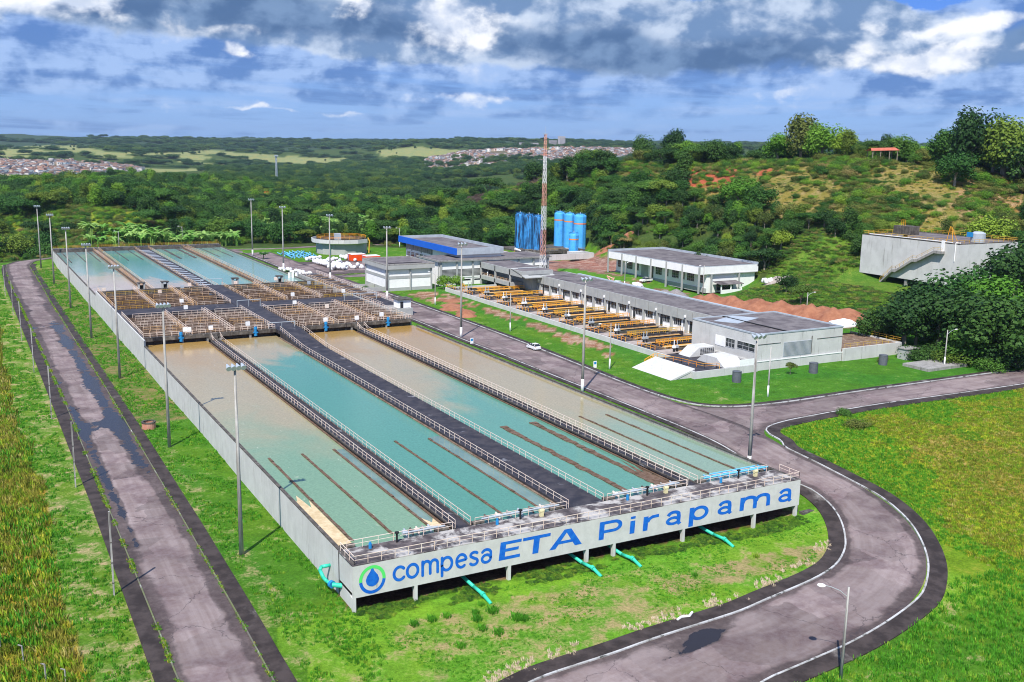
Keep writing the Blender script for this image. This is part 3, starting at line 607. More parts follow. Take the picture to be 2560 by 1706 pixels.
strip('pavement',kN,offset(kN,1.5),.14,'walk','dark pavement round the lawn of the filter building',cross=2,skirt=.3,n=200)
bendp=[p for p in kO]; strip('pavement',bendp,offset(bendp,2.3),.14,'walk','dark pavement along the outside of the road bend',cross=2,skirt=.3,n=260)
ii=int(np.argmin(((ri-np.array([72,14]))**2).sum(1)))
strip('pavement',ri[ii:],offset(ri[ii:],-2.2),.14,'walk','dark pavement on the inside of the bend, under the lettered wall',cross=2,skirt=.3,n=160)
strip('pavement',ri[:ii+1],offset(ri[:ii+1],-1.2),.14,'walk','narrow dark pavement between the main road and the tank edge',cross=2,skirt=.3,n=220)
# gutter under the last column
mb=MB(); mb.box(68.6,-.6,h1(70,-.3)-.2,72.6,.2,h1(70,-.3)+.15); mb.build('drain_channel','dconc',org=(70,0,-5),label='concrete drain channel from the last column to the pavement',cat='drain channel')
# paving between the buildings, tyre-marked
strip('road',[(83,246),(100,247),(116,249)],[(83,240),(100,239),(104,238)],.045,'asphalt','short access road to the white store building',cross=4)
strip('road',[(84,290),(116,290)],[(84,250),(116,250)],.05,'asphalt','wet dark asphalt yard in front of the orange containers',wet=lambda x,y:.5*np.ones(len(x)),cross=12)
strip('road',[(60,352),(90,347),(120,352),(150,350)],[(66,346),(92,341),(122,346),(150,343)],.04,'asphalt','far road passing behind the round tank',cross=3)
strip('road',[(150.8,206),(152,240),(160,262),(178,280)],[(166,196),(165,235),(172,252),(188,262)],.03,'asphalt','paved yard by the silos, right of the white building',cross=6)
# ------------------------------------------------------------------ settling basins
def T3(n): return [n]
BAS=[(0.35,14.6),(17.6,31.2),(37.6,51.1),(53.5,67.7)]
def basin_block(far=False):
    s=-1 if far else 1
    O=(0,358,0) if far else (0,0,0)
    Yf=lambda y: O[1]+s*y                       # y measured inward from the outer end
    YM=137. if not far else 136.               # distance to the flocculation deck
    if not far: t=thing('settling_basin_block','long near half of the grey settling basins, lettered front wall on columns','settling tank',O)
    else: t=thing('settling_basin_block','far half of the settling basins beyond the railed deck, pale blue water','settling tank',O)
    def B(mb,name,m,smooth=False,label=None,kind=None): return mb.build(name,m,t,O,smooth,label,kind)
    def bx(mb,x0,y0,z0,x1,y1,z1,m=0): return mb.box(x0,Yf(y0),z0,x1,Yf(y1),z1,m)
    # outer walls in cast panels
    ys=[0 if far else .3]+([30,60,90,120,YM] if not far else [26,52,78,104,YM])
    for a,b in zip(ys,ys[1:]):
        B(bx(MB(),0,a+.04,-6.8,.35,b-.04,-.12),'wall_panel','wall')
        B(bx(MB(),67.72,a+.04,-3.5,68.07,b-.04,-.12),'wall_panel','conc')
    B(bx(MB(),.1,ys[0],-6.8,.3,YM,-.3),'wall_core','dconc')
    mb=MB(); bx(mb,-.03,ys[0],-.12,.42,YM,.02); bx(mb,67.64,ys[0],-.12,68.1,YM,.02); B(mb,'coping','dconc')
    if not far:
        B(bx(MB(),-.15,0,-3.95,68.2,.28,-.1),'sign_wall','sign')
        mb=MB(); bx(mb,-.15,0,-.1,68.2,4.9,.0); B(mb,'gallery_deck','gallery')
        B(bx(MB(),0,.28,-3.9,68,4.85,-3.6),'gallery_floor','dconc')
        B(bx(MB(),0,4.9,-7.4,68,5.2,-.1),'back_wall','grey')
        for x in (-.0,7.6,20.1,31.5,35.7,47.1,59.8,67.75):
            mb=MB(); mb.prism([(0.0,-3.95),(0.0,-7),(.5,-7),(.5,-4.9),(1.0,-3.95)],x-.18,x+.22,axis='x'); B(mb,'column','sign')
        for x0,x1,y in ((1.2,13.6,4.3),):
            pass
    else:
        B(bx(MB(),-.1,0,-6.5,68.2,.35,.7),'end_wall','wall'); B(bx(MB(),0,.35,.45,68,4.6,.7),'gallery_deck','deck'); B(bx(MB(),0,4.6,-6,68,4.9,.7),'back_wall','dconc')
    zt=0.
    # dividing walkways
    for x0,x1 in ((14.95,17.35),(51.4,53.35)):
        mb=MB(); bx(mb,x0,5,-.22,x1,YM,-.02); B(mb,'walkway','deck' if not far else 'brown')
        mb=MB(); bx(mb,x0+.5,5.2,-6,x1-.5,YM,-.22); B(mb,'dividing_wall','brown')
        mb=MB(); bx(mb,x0,5,-.02,x0+.18,YM,.12); bx(mb,x1-.18,5,-.02,x1,YM,.12); B(mb,'walkway_edge','dconc')
        mb=MB(); bx(mb,x0-.34,5.2,-.62,x0,YM,-.36); B(mb,'ledge','sludge' if not far else 'brown')
    mb=MB(); bx(mb,31.5,5,-.3,37.3,YM-(0 if far else 18),-.03); B(mb,'channel_cover','deck')
    mb=MB(); bx(mb,31.2,5.2,-.62,31.5,YM,-.34); bx(mb,37.3,5.2,-.62,37.6,YM,-.34); B(mb,'ledge','brown')
    mb=MB(); bx(mb,31.5,5.2,-6,31.8,YM,-.3); bx(mb,37.0,5.2,-6,37.3,YM,-.3); B(mb,'channel_wall','dconc')
    if not far:
        mb=MB(); 
        mb.prism([(119,-.3),(119,-.03),(137,1.3),(137,-.3)],31.6,37.2,axis='x'); B(mb,'ramp','deck')
    # submerged baffles near the outlet
    rs=random.Random(5)
    for bi,xs in enumerate(((2.75,7.9,13.),(23.3,28.8),(43.1,48.9),(58.6,63.6))):
        for x in xs:
            y0,y1=(8,44.5+rs.uniform(-1,1)) if not far else (5,44)
            mb=MB(); yy=np.arange(y0,y1,1.1); wd=.16 if bi!=2 else .34; amp=.05 if bi!=2 else .38
            L=[];R=[]
            for y in yy: L.append((x-wd-rs.random()*amp,Yf(y))); R.append((x+wd+rs.random()*amp,Yf(y)))
            for i in range(len(yy)-1):
                z=-.40+rs.uniform(-.03,.06); mb.quad((*L[i],z),(*R[i],z),(*R[i+1],z),(*L[i+1],z)); mb.quad((*L[i],z),(*L[i+1],z),(*L[i+1],-1),(*L[i],-1)); mb.quad((*R[i+1],z),(*R[i],z),(*R[i],-1),(*R[i+1],-1))
            B(mb,'baffle_wall','sludge' if not far else 'dconc')
    # water
    if not far:
        teal=[(.17,.285,.175),(.08,.24,.175),(.10,.255,.185),(.21,.30,.21)]
        specs=[(80,34,.35,7),(123,104,-1.0,24),(88,52,-1.6,44),(62,14,-.8,60)]
    else:
        teal=[(.19,.31,.30),(.12,.30,.29),(.16,.33,.30),(.19,.33,.29)]
        specs=[(262,285,.3,7),(246,262,.2,24),(215,232,0,44),(200,210,0,60)]
    for (x0,x1),tc,(a,b_,sl_,xc) in zip(BAS,teal,specs):
        wm=water('turbid_basin_water',a,b_,sl_,xc,tc,(.36,.215,.06) if not far else (.40,.30,.26),(.55,.55,.42) if x0<1 and not far else None)
        mb=MB(); n=8
        e0=x0-.0 if x0<1 else x0-.3
        mb.quad((e0,Yf(5.2),-.5),(x1+.3,Yf(5.2),-.5),(x1+.3,Yf(YM+3),-.5),(e0,Yf(YM+3),-.5))
        if far: mb.f=[f[::-1] for f in mb.f]
        me=mb.build('water',wm,kind='structure',label=('muddy to turquoise water in the %s near basin' if not far else 'pale water in the %s far basin')%{0:'outer left',1:'inner left',2:'inner right',3:'outer right'}[BAS.index((x0,x1))])
    # railings
    rm='cream' if not far else 'peel'
    def rail(P,m=rm,step=1.9): 
        mb=MB(); railing(mb,[(x,Yf(y),z) for x,y,z in P],step=step); B(mb,'railing',m)
    for x in (15.08,17.22,51.5,53.25): rail([(x,5,.1),(x,YM-3,.1),(x,YM,.9)] if not far else [(x,4.8,.1),(x,YM,.1)])
    for x in (31.65,37.15): rail([(x,5.,0),(x,118,0),(x,YM,1.3)] if not far else [(x,4.8,0),(x,YM,0)])
    if not far:
        rail([(.1,4.7,0),(.1,.15,0),(68.0,.15,0),(68.0,4.2,0)],step=1.65)
        for a,b in ((.9,14.6),(17.7,31.2),(37.6,51.1),(53.6,66)): rail([(a,4.75,0),(b,4.75,0)])
        # trough gear along the outlet weirs: pipes, valves, gearboxes
        for k,(x0,x1) in enumerate(BAS):
            pm='alu' if k<3 else 'bluepipe'
            a,b=x0+(1.5 if k else 8),x1-.6
            if k==3: a=55
            for j,(yo,z) in enumerate(((5.7,.35),(6.3,.15),(6.9,.3))):
                if k<3 and j==2: continue
                mb=MB(); mb.tube((a+j,yo,z),(b-j*.7,yo,z),.12,n=8); B(mb,'weir_pipe',pm)
            rr=random.Random(k)
            for i in range(7 if k!=0 else 5):
                x=a+(b-a)*(i+.5)/7; mb=MB(); mb.tube((x,5.3,.1),(x+.5,7.4,.1),.13,n=8); mb.box(x-.25,5.9,.0,x+.35,6.4,.42); B(mb,'valve',(pm,'dconc','cream','conc')[(i+k)%4] if k<3 else pm)
            xm=(x0+x1)/2
            mb=MB(); mb.tube((xm-.5,4.2,0),(xm-.5,4.2,1.15),.13,n=8); mb.tube((xm-.5,4.2,1.15),(xm-.5,4.2,1.3),.28,n=10); B(mb,'valve_pedestal','black')
            if k!=0: mb=MB(); mb.box(xm+2.2,3.7,0,xm+2.7,4.1,.9); mb.tube((xm+2.15,3.9,.75),(xm+2.75,3.9,.75),.26,n=10); B(mb,'gearbox','yellowgear')
            mb=MB(); mb.tube((xm-4,3.9,0),(xm-4,3.9,.6),.2,n=10); mb.tube((xm-4,3.9,.6),(xm-4,3.9,.8),.12,n=8); B(mb,'motor','bluegear')
            B(MB().tube((x0+.1,5.9,-.12),(x0+1.9,5.9,-.12),.32,n=10),'scum_pipe','dconc'); B(MB().tube((x1-1.9,5.9,-.12),(x1-.1,5.9,-.12),.32,n=10),'scum_pipe','dconc')
        for a,b in ((13.2,14.6),(29.05,31.2),(.35,2.55)):
            if a<1: continue
            B(MB().quad((a,5.3,-.485),(b,5.3,-.485),(b,44,-.485),(a,44,-.485)),'side_lane_water','sidewater',kind='stuff')
        # foam settled against the outlet
        mb=MB(); mb.poly([(.5,5.3,-.47),(2.5,5.3,-.47),(2.5,24,-.47),(1.9,21,-.47),(1.5,26.5,-.47),(.9,24,-.47),(.5,27,-.47)]); B(mb,'settled_foam','foam',kind='stuff')
        mb=MB(); mb.poly([(13.25,5.3,-.47),(14.6,5.3,-.47),(14.6,10.6,-.47),(13.9,9.3,-.47),(13.25,11.5,-.47)]); B(mb,'settled_foam','foam',kind='stuff')
        mb=MB(); mb.poly([(49.4,5.3,-.47),(51,5.3,-.47),(51,17,-.47),(50.3,13.5,-.47),(50.6,20,-.47),(49.4,13,-.47)]); B(mb,'settled_foam','sludge',kind='stuff')
    else:
        rail([(.1,.1,.7),(68,.1,.7)],'gold'); rail([(.1,4.4,.7),(14.8,4.4,.7)],'gold'); rail([(17.5,4.4,.7),(31.4,4.4,.7)],'gold'); rail([(37.4,4.4,.7),(51.2,4.4,.7)],'gold'); rail([(53.5,4.4,.7),(67.9,4.4,.7)],'gold')
        rs=random.Random(3)
        for i in range(24):
            y=12+i*5.1; mb=MB(); bx(mb,32.1+rs.uniform(0,.3),y,-.03,36.4,y+1.5,.0); B(mb,'channel_lid','alu')
    return t
near=basin_block(False); farb=basin_block(True)

# ---- lettering on the front wall: flat strokes, proud of the paint
def stroke(P,w,closed=False,cap='round',sx=1.,z=0.):
    """outline quads of a polyline of width w, returned as list of polygons in (x,z)"""
    P=[Vector(p) for p in P]; out=[]; n=len(P)
    d=[]
    for i in range(n):
        a=P[i-1] if (i or closed) else P[i]; b=P[(i+1)%n] if (i<n-1 or closed) else P[i]
        t=(b-a); t=t.normalized() if t.length>1e-9 else Vector((1,0)); d.append(Vector((-t.y,t.x)))
    for i in range(n if closed else n-1):
        j=(i+1)%n; out.append([P[i]+d[i]*w/2,P[i]-d[i]*w/2,P[j]-d[j]*w/2,P[j]+d[j]*w/2])
    if cap=='round' and not closed:
        for c in (P[0],P[-1]): out.append([c+Vector((math.cos(a),math.sin(a)))*w/2 for a in np.linspace(0,2*PI,14,endpoint=False)])
    return out
def arc(cx,cz,rx,rz,a0,a1,n=18): return [(cx+rx*math.cos(math.radians(a)),cz+rz*math.sin(math.radians(a))) for a in np.linspace(a0,a1,n)]
YL=-.02
_lk=[0]
def letter(polys,m='blue',name='letter'):
    mb=MB(); 
    for i,p in enumerate(polys):
        q=[(x,z) for x,z in p]; A=sum(q[k][0]*q[(k+1)%len(q)][1]-q[(k+1)%len(q)][0]*q[k][1] for k in range(len(q)))
        if A<0: q=q[::-1]
        _lk[0]+=1; yy=YL-(_lk[0]%9)*.0006
        mb.poly([(x,yy,z) for x,z in q])
    mb.build(name,m,near,(0,0,0))
w=.36
# emblem
letter(stroke(arc(2.2,-2.06,1.42,1.52,-5,185,30),.38,cap='butt'),'lime','emblem_ring')
letter(stroke(arc(2.2,-2.06,1.42,1.52,186,354,30),.38,cap='butt'),'blue','emblem_ring')
letter([[(2.2+.80*math.sin(a)*(1 if 1 else 0)*math.sin(a/2)**.9,-2.95+1.24*(1-math.cos(a))) for a in np.linspace(0,2*PI,30,endpoint=False)][::-1]] if False else [[(2.2,-.45),(1.95,-1.05),(1.55,-1.62),(1.40,-2.08),(1.50,-2.50),(1.80,-2.80),(2.2,-2.92),(2.62,-2.80),(2.92,-2.50),(3.02,-2.08),(2.87,-1.62),(2.45,-1.05)]],'blue','emblem_drop')
# compesa
xm,zm,rx,rz=0,-2.0,.66,.80
letter(stroke(arc(5.55,zm,.70,.80,42,318,22),w))
letter(stroke(arc(7.17,zm,.68,.80,0,360,30)[:-1],w,closed=True))
letter(stroke([(8.45,-2.85),(8.45,-1.15)],w)+stroke([(8.45,-1.75)]+arc(8.95,-1.72,.48,.55,165,20,10)+[(9.42,-2.78)],w)+stroke([(9.42,-1.75)]+arc(9.92,-1.72,.48,.55,165,20,10)+[(10.38,-2.78)],w))
letter(stroke([(10.95,-3.4),(10.95,-1.15)],w)+stroke(arc(11.58,-1.98,.66,.80,0,360,30)[:-1],w,closed=True))
letter(stroke([(12.95,-2.0),(14.1,-1.9)]+arc(13.5,-2.0,.64,.80,8,308,24),w))
letter(stroke(arc(15.2,-1.58,.48,.36,35,200,12)+arc(15.15,-2.42,.50,.40,110,-150,16)[2:],w))
letter(stroke(arc(16.85,-2.35,.58,.48,0,360,24)[:-1],w,closed=True)+stroke(arc(16.85,-1.72,.62,.52,150,10,12)+[(17.46,-2.35)],w))
# ETA
def sl(P,k=.11): return [(x+(z+3)*k,z) for x,z in P]     # italic lean
letter([sl([(18.55,-3.0),(19.35,-3.0),(19.35,-.68),(18.55,-.68)]),sl([(19.3,-3.0),(21.5,-3.0),(21.5,-2.6),(19.3,-2.6)]),sl([(19.3,-1.98),(21.2,-1.98),(21.2,-1.6),(19.3,-1.6)]),sl([(19.3,-1.06),(21.5,-1.06),(21.5,-.68),(19.3,-.68)])])
letter([sl([(21.75,-1.08),(25.7,-1.08),(25.7,-.68),(21.75,-.68)],.09),sl([(23.3,-3.0),(24.15,-3.0),(24.15,-1.05),(23.3,-1.05)],.1)])
letter([[(25.75,-3.0),(26.65,-3.0),(28.65,-.62),(27.95,-.62)],[(30.6,-3.0),(29.55,-3.0),(28.0,-.62),(28.95,-.62)],[(27.1,-2.45),(29.7,-2.45),(29.35,-2.08),(27.45,-2.08)]])
# Pirapama, wide bold letters
X=1.55
def wl(x0,polys,k=.05): return [[(x0+px_*X+(pz)*k,-3.02+pz) for px_,pz in P] for P in polys]
def wide(x0,strokes):
    out=[]
    for P,wd,cl in strokes: out+=stroke(P,wd,cl,'butt')
    letter(wl(x0,[[tuple(v) for v in p] for p in out]))
bw=.44
wide(33.15,[([(.26,0),(.26,2.42)],.5,False),([(.5,2.22),(1.5,2.22)]+arc(1.5,1.62,.62,.60,90,-90,14)+[(.5,1.02)],.40,False)])
wide(38.0,[([(.27,0),(.27,1.75)],.5,False),([(.27,2.02),(.27,2.36)],.5,False)])
wide(40.15,[([(.25,0),(.25,1.95)],.5,False),([(.42,1.15),(.6,1.55),(.95,1.78),(1.62,1.80)],.42,False)])
def lower_a(x0): wide(x0,[([(.22,1.42)]+arc(.85,1.40,.56,.42,165,25,12)+[(1.42,1.1),(1.42,.25),(1.6,.0)],.42,False),(arc(.83,.62,.60,.42,0,360,22)[:-1],.38,True)])
lower_a(43.85)
wide(47.85,[([(.25,-.75),(.25,1.92)],.5,False),(arc(1.15,.98,.80,.80,0,360,26)[:-1],.42,True)])
lower_a(52.75)
wide(56.8,[([(.26,0),(.26,1.92)],.5,False),([(.3,1.05)]+arc(1.1,1.25,.72,.52,165,25,12)+[(1.82,.9),(1.82,0)],.46,False),([(1.9,1.05)]+arc(2.7,1.25,.72,.52,165,25,12)+[(3.42,.9),(3.42,0)],.46,False)])
lower_a(63.95)
# green outlet pipes
for x in (14.7,30.2,36.3,51.6):
    g=h1(x,-4); mb=MB(); mb.path([(x,4.8,-5.0),(x+.1,-.8,-5.25),(x+.25,-3.0,g+.62)],.22,12); B_=mb
    t=thing('outlet_pipe',{14.7:'green outlet pipe on the lawn under the word compesa, nearest the corner',30.2:'green outlet pipe on the lawn under the letters T and A',36.3:'green outlet pipe behind the middle column, under the capital P',51.6:'green outlet pipe on the lawn under the right half of the wall'}[x],'pipe',(x,-2,g),group='green outlet pipes under the front wall')
    mb.build('pipe_run','green',t,(x,-2,g),True)
    mb=MB(); mb.tube((x+.22,-2.7,g+.66),(x+.26,-3.1,g+.58),.3,n=12); mb.build('flange','green',t,(x,-2,g))
    mb=MB(); mb.tube((x+.26,-3.1,g+.58),(x+.5,-4.5,g+.02),.22,.2,n=12); mb.build('spout','green',t,(x,-2,g))
t=thing('outlet_pipe','green U-shaped pipe with blue flange on the left wall by the corner','pipe',(-.6,5,-3.2))
mb=MB(); mb.path([(.1,8.2,-3.1),(-1.1,8.2,-3.1),(-1.45,7.7,-3.25),(-1.45,6.4,-3.7),(-1.2,5.8,-4.0),(-.9,5.2,-4.1)],.22,12); mb.build('pipe_run','green',t,(-.6,5,-3.2),True)
mb=MB(); mb.tube((-.95,5.3,-4.1),(-.85,4.9,-4.1),.45,n=14); mb.build('flange','bluegear',t,(-.6,5,-3.2))
mb=MB(); mb.tube((-.85,4.9,-4.1),(.1,4.1,-4.1),.28,n=12); mb.build('elbow','green',t,(-.6,5,-3.2))

# ------------------------------------------------------------------ flocculation deck in the middle
def mid_block():
    O=(34,180,0); t=thing('flocculation_deck','raised deck of brown channels and railings across the middle of the tanks','water works',O)
    def B(mb,name,m,kind=None): return mb.build(name,m,t,O,False,None,kind)
    B(MB().box(0,137,-6.8,.35,222,1.25),'wall','wall'); B(MB().box(67.7,141,-3,68.07,222,1.25),'wall','conc')
    B(MB().box(.35,141.2,-1.2,67.7,221.6,-.7),'channel_floor','pit')
    # front beam over the basins, on stub columns
    for a,b in ((.35,31.5),(37.3,67.7)):
        B(MB().box(a,140.2,.35,b,141.2,1.25),'front_beam','dconc'); B(MB().box(a,220.9,-.9,b,221.9,1.2),'rear_beam','dconc'); B(MB().box(a,142.5,-1,b,142.8,.35),'void_shade_board','black')  # black board stands in for the shade of the open void below the beam
    for x in (9,14.8,17.8,25,44,51,53.9,60.5):
        B(MB().box(x,140.4,-1.2,x+.5,141.1,.35),'stub_column','conc')
    B(MB().box(31.4,137,.4,37.3,222,1.28),'centre_walkway','deck'); B(MB().box(.35,174.3,.4,31.3,183.7,1.26),'cross_walkway','deck'); B(MB().box(37.4,174.3,.4,67.6,183.7,1.26),'cross_walkway','deck')
    cells=[(.9,10.6),(11.6,20.8),(21.8,31.2),(37.6,46.8),(47.8,57.4),(58.4,67.5)]
    for half,(ya,yb,n,zz) in enumerate(((141.2,174.2,8,'cream'),(183.8,221.,4,'peel'))):
        for ci,(xa,xb) in enumerate(cells):
            st=(yb-ya)/n; rs=random.Random(ci*7+half)
            for k in range(n+1):
                y=ya+k*st
                if k<n: B(MB().box(xa,y+.0,-.9,xb,y+.55,1.05+rs.uniform(-.04,.04)),'channel_wall','rust')
                if half and k<n: B(MB().box(xa,y+st*.45,-.9,xb,y+st*.45+.3,.35),'channel_wall','rust')
                if k<n:
                    mb=MB(); a=xa+.2+rs.choice((0,.8,1.6)); railing(mb,[(a,y+.25,1.05),(xb-.1,y+.25,1.05)],step=1.7,r=.043); B(mb,'railing',rs.choice((zz,zz,'cream','peel')) if half==0 else rs.choice(('peel','gold','cream')))
            if ci not in (2,5): B(MB().box(xb+.05,ya,-.9,xb+.95,yb,1.15),'separator_walkway','rust')
            for x in (xb+.1,xb+.9) if ci not in (2,5) else (xb,):
                mb=MB(); ya2=ya
                railing(mb,[(x,ya+.3,1.15),(x,yb-.3,1.15)],step=1.7,r=.043); B(mb,'railing',rs.choice(('cream','peel')))
            if ci in (0,3): mb=MB(); railing(mb,[(xa-.3,ya+.2,1.25),(xa-.3,yb-.2,1.25)],step=1.7,r=.043); B(mb,'railing','peel' if half else 'cream')
        B(MB().box(.3,ya,.9,.9,yb,1.25),'side_walkway','deck')
    for a,b in ((.4,14.6),(17.9,31.3),(37.5,51),(53.9,67.6)):
        mb=MB(); railing(mb,[(a,140.3,1.25),(b,140.3,1.25)],step=1.6,r=.043); B(mb,'railing','cream')
    # control boxes, gate motors
    rs=random.Random(11)
    for x,y,mn in ((1.8,217,'cream'),(16,207,'cream'),(27,219,'cream'),(18.3,187,'white'),(17,175,'white'),(16.2,142,'white'),(10.2,142,'white'),(11,141.6,'white'),(25.6,144,'white'),(41,218,'cream'),(55,222,'cream'),(50,187,'white'),(62,209,'alu'),(66,188,'white'),(53,141.5,'white'),(44.8,142,'white'),(60.8,144,'white'),(46,172,'white'),(52,162,'cream'),(24,215,'alu')):
        mb=MB(); mb.tube((x,y,1.1),(x,y,1.9),.06,n=4); mb.box(x-.5,y-.25,1.8,x+.5,y+.25,2.75); B(mb,'control_box',mn)
    for x in (8.8,26.4,44.2,61.):
        mb=MB(); mb.tube((x,139.9,-.1),(x,139.9,.5),.4,.4,12); mb.tube((x,139.9,.5),(x,139.9,1.5),.3,.36,12); mb.tube((x,139.9,1.5),(x,139.9,2.1),.42,.36,12); mb.box(x-.55,139.6,.6,x+.55,140.3,.85); B(mb,'gate_motor','bluegear')
    # stairs down to the walkways
    for x in (15.1,51.5):
        for k in range(6): B(MB().box(x+.1,137.2+k*.5,-.02,x+1.9,137.7+k*.5,.16+k*.2),'stair_tread','dconc')
    # pipe gantries over the central walkway
    for x0,x1,y,z in ((31,37.8,222,3.2),(31,37.4,176,3.1),(62,72,176,3.1),(30,36.5,141,2.6)):
        mb=MB(); mb.path([(x0,y,1.2),(x0,y,z),(x1,y,z),(x1,y,1.2)],.1,6); mb.tube(((x0+x1)/2,y,1.2),((x0+x1)/2,y,z),.07,n=6); B(mb,'pipe_frame','metal')
    # concrete gate frames at the inlet of the far basins
    for x in (13.6,20.6,42.4,56.9):
        B(MB().box(x-.95,223.6,-.6,x-.55,225.2,2.7),'gate_frame_post','grey'); B(MB().box(x+.55,223.6,-.6,x+.95,225.2,2.7),'gate_frame_post','grey'); B(MB().box(x-1.15,223.4,2.7,x+1.15,225.4,2.95),'gate_frame_lintel','dconc'); B(MB().box(x-.55,224.2,-.6,x+.55,224.5,2.0),'gate_leaf','black')
    # inlet channel along the right side
    B(MB().box(68.1,158,-1.3,75,240,1.1),'inlet_channel','conc'); B(MB().box(69,164,1.1,74.3,239,1.16),'inlet_channel_cover','deck')
    for x in (68.8,74.6):
        mb=MB(); railing(mb,[(x,163,1.1),(x,240,1.1)],step=1.8); B(mb,'railing','cream')
    for k in range(10): B(MB().box(69,178+k*6,1.16,74.3,179.2+k*6,1.5),'channel_beam','brown')
    for k in range(7): B(MB().lathe((66+k*1.15-1.2*(k>4),243.5-k*.4,-.9),[(.5,0),(.5,2.1),(0,2.15)],10),'chemical_drum','white')
    return t
mid=mid_block()
t=thing('valve_house','small white valve house with dark flat roof at the right end of the railed deck','valve house',(73,160,-1))
MB().box(71,157.4,-1.6,75.6,162,1.0).build('plinth','grey',t,(73,160,-1)); MB().box(71.5,158,1.0,75.2,161.6,3.4).build('wall','white',t,(73,160,-1)); MB().box(71,157.5,3.4,75.7,162.1,3.65).build('roof','dconc',t,(73,160,-1)); MB().box(72,157.95,1.0,72.9,158.0,2.9).build('door','glass',t,(73,160,-1))
# ------------------------------------------------------------------ light poles
def tower_pole(x,y,z,hgt,label,nf=4,painted=False,group='tall floodlight poles around the tanks'):
    O=(x,y,z); t=thing('floodlight_pole',label,'light pole',O,group)
    mb=MB(); mb.tube((0,0,-.3),(0,0,hgt),.31,.15,10); mb.build('pole','pole',t,(0,0,0),True)
    if painted: MB().tube((0,0,-.2),(0,0,2.6),.33,.31,10).build('painted_base','white',t,(0,0,0),True)
    MB().box(-1.0,-.08,hgt-.05,1.0,.08,hgt+.1).build('crossarm','metal',t,(0,0,0))
    for i in range(nf):
        xx=-.9+1.8*i/(nf-1); mb=MB(); mb.tube((xx,-.1,hgt+.25),(xx+.05,-.65,hgt+.0),.20,.36,10); mb.tube((xx,-.1,hgt+.25),(xx,.2,hgt+.38),.2,.12,8); mb.tube((xx,0,hgt),(xx,0,hgt+.3),.04,n=4); mb.build('floodlight','metal',t,(0,0,0))
    return t
nm=['farthest','sixth','fifth','fourth','third','second','nearest']
LPOS=[(-5.8,344.5),(-5.6,291.6),(-6,233.9),(-6.2,181.9),(-6.5,130.1),(-6.6,73.1),(-7.3,21.6)]
LLAB=['tall floodlight pole at the far left corner of the tanks, farthest of the row','tall floodlight pole second from the far end of the left lawn','tall floodlight pole on the left lawn beside the far basins','tall floodlight pole on the left lawn just beyond the railed deck','tall floodlight pole on the left lawn beside the front half of the railed deck','tall floodlight pole on the lawn near the round brick well','nearest tall floodlight pole on the left lawn, its head over the basins']
for (x,y),l in zip(LPOS,LLAB): tower_pole(x,y,h1(x,y),24.7,l)
RPOS=[(70.2,13,21.6),(70.3,61.4,22.4),(73.5,122.4,23.4),(80,187.5,22.),(78.4,236.2,22.4),(71.5,269.1,23.4),(73.1,319.1,23.3)]
RLAB=['tall floodlight pole by the front right tank corner, nearest the road bend','tall floodlight pole with white foot beside the main road, left of the filter building end','tall floodlight pole on the verge opposite the brown soil heap','tall floodlight pole standing in front of the grey and white store','tall floodlight pole rising beside the white bags','tall floodlight pole by the blue pipes','tall floodlight pole at the far right corner of the tanks by the small palm']
for (x,y,hh),l in zip(RPOS,RLAB): tower_pole(x,y,h1(x,y),hh,l,3,True)
def lamp_pole(x,y,z,hgt,label,arm=None,cat='street lamp',name='street_lamp',painted=True,group='concrete lamp posts'):
    t=thing(name,label,cat,(x,y,z),group)
    MB().tube((0,0,-.3),(0,0,hgt),.17,.11,8).build('pole','pole',t,(0,0,0),True)
    if painted: MB().tube((0,0,-.2),(0,0,2.3),.185,.17,8).build('painted_base','white',t,(0,0,0),True)
    if arm:
        ax,ay=arm; L=math.hypot(ax,ay); ux,uy=ax/L,ay/L
        mb=MB(); mb.path([(0,0,hgt-1.1),(ux*L*.35,uy*L*.35,hgt-.45),(ax*.75,ay*.75,hgt-.1),(ax,ay,hgt)],.035,6); mb.build('arm','metal',t,(0,0,0))
        mb=MB(); mb.ico((ax+ux*.35,ay+uy*.35,hgt+.0),1,0,0,2,sq=(.45 if abs(ux)>.5 else .2,.45 if abs(uy)>=.5 else .2,.12)); mb.build('lamp_head','white',t,(0,0,0),True)
    return t
x,y,z=at(2102,1697); lamp_pole(x,y,z,10.2,'lamp post with curved arm and white head at the lower right of the road bend',(-1.9,1.4),painted=False)
lamp_pole(88.8,171.2,h1(88.8,171),10,'slim lamp post with arm on the grass left of the brown soil heap',(-1.5,.3))
lamp_pole(88.6,124.2,h1(88.6,124),10,'slim concrete post on the lawn between the parked car and the filter basins',None)
lamp_pole(86.8,76,h1(87,76),10.1,'concrete lamp post with arm on the lawn beside the small blue sign',(-2.2,.4))
lamp_pole(101.1,42.1,h1(101,42),10.1,'slim dark post with white foot in front of the end wall of the filter building',None)
lamp_pole(164.5,139.1,h1(164.5,139),12,'tall lamp post in front of the corner of the white workshop',(-.9,.3))
lamp_pole(165.3,181.6,h1(165.3,181.6),9.1,'lamp post beside the pile of white bags in front of the workshop',(1.6,-.6))
lamp_pole(158,46.2,h1(158,46),8.5,'lamp post by the lane at the right, before the dark trees',(2.1,-.3))
lamp_pole(174,105,h1(174,105),6.6,'lamp post on the far side of the red soil heap',(2,-.3))
for (x,y,hh,l) in ((28,372,9,'small lamp post behind the far end railing, left of the banana plants'),(57,381,9.5,'small lamp post standing beside the banana grove'),(146,335,9,'lamp post with white head behind the building with the blue fascia'),(12,-200,1,None)):
    if l: lamp_pole(x,y,h1(x,y),hh,l,(-1.2,0))
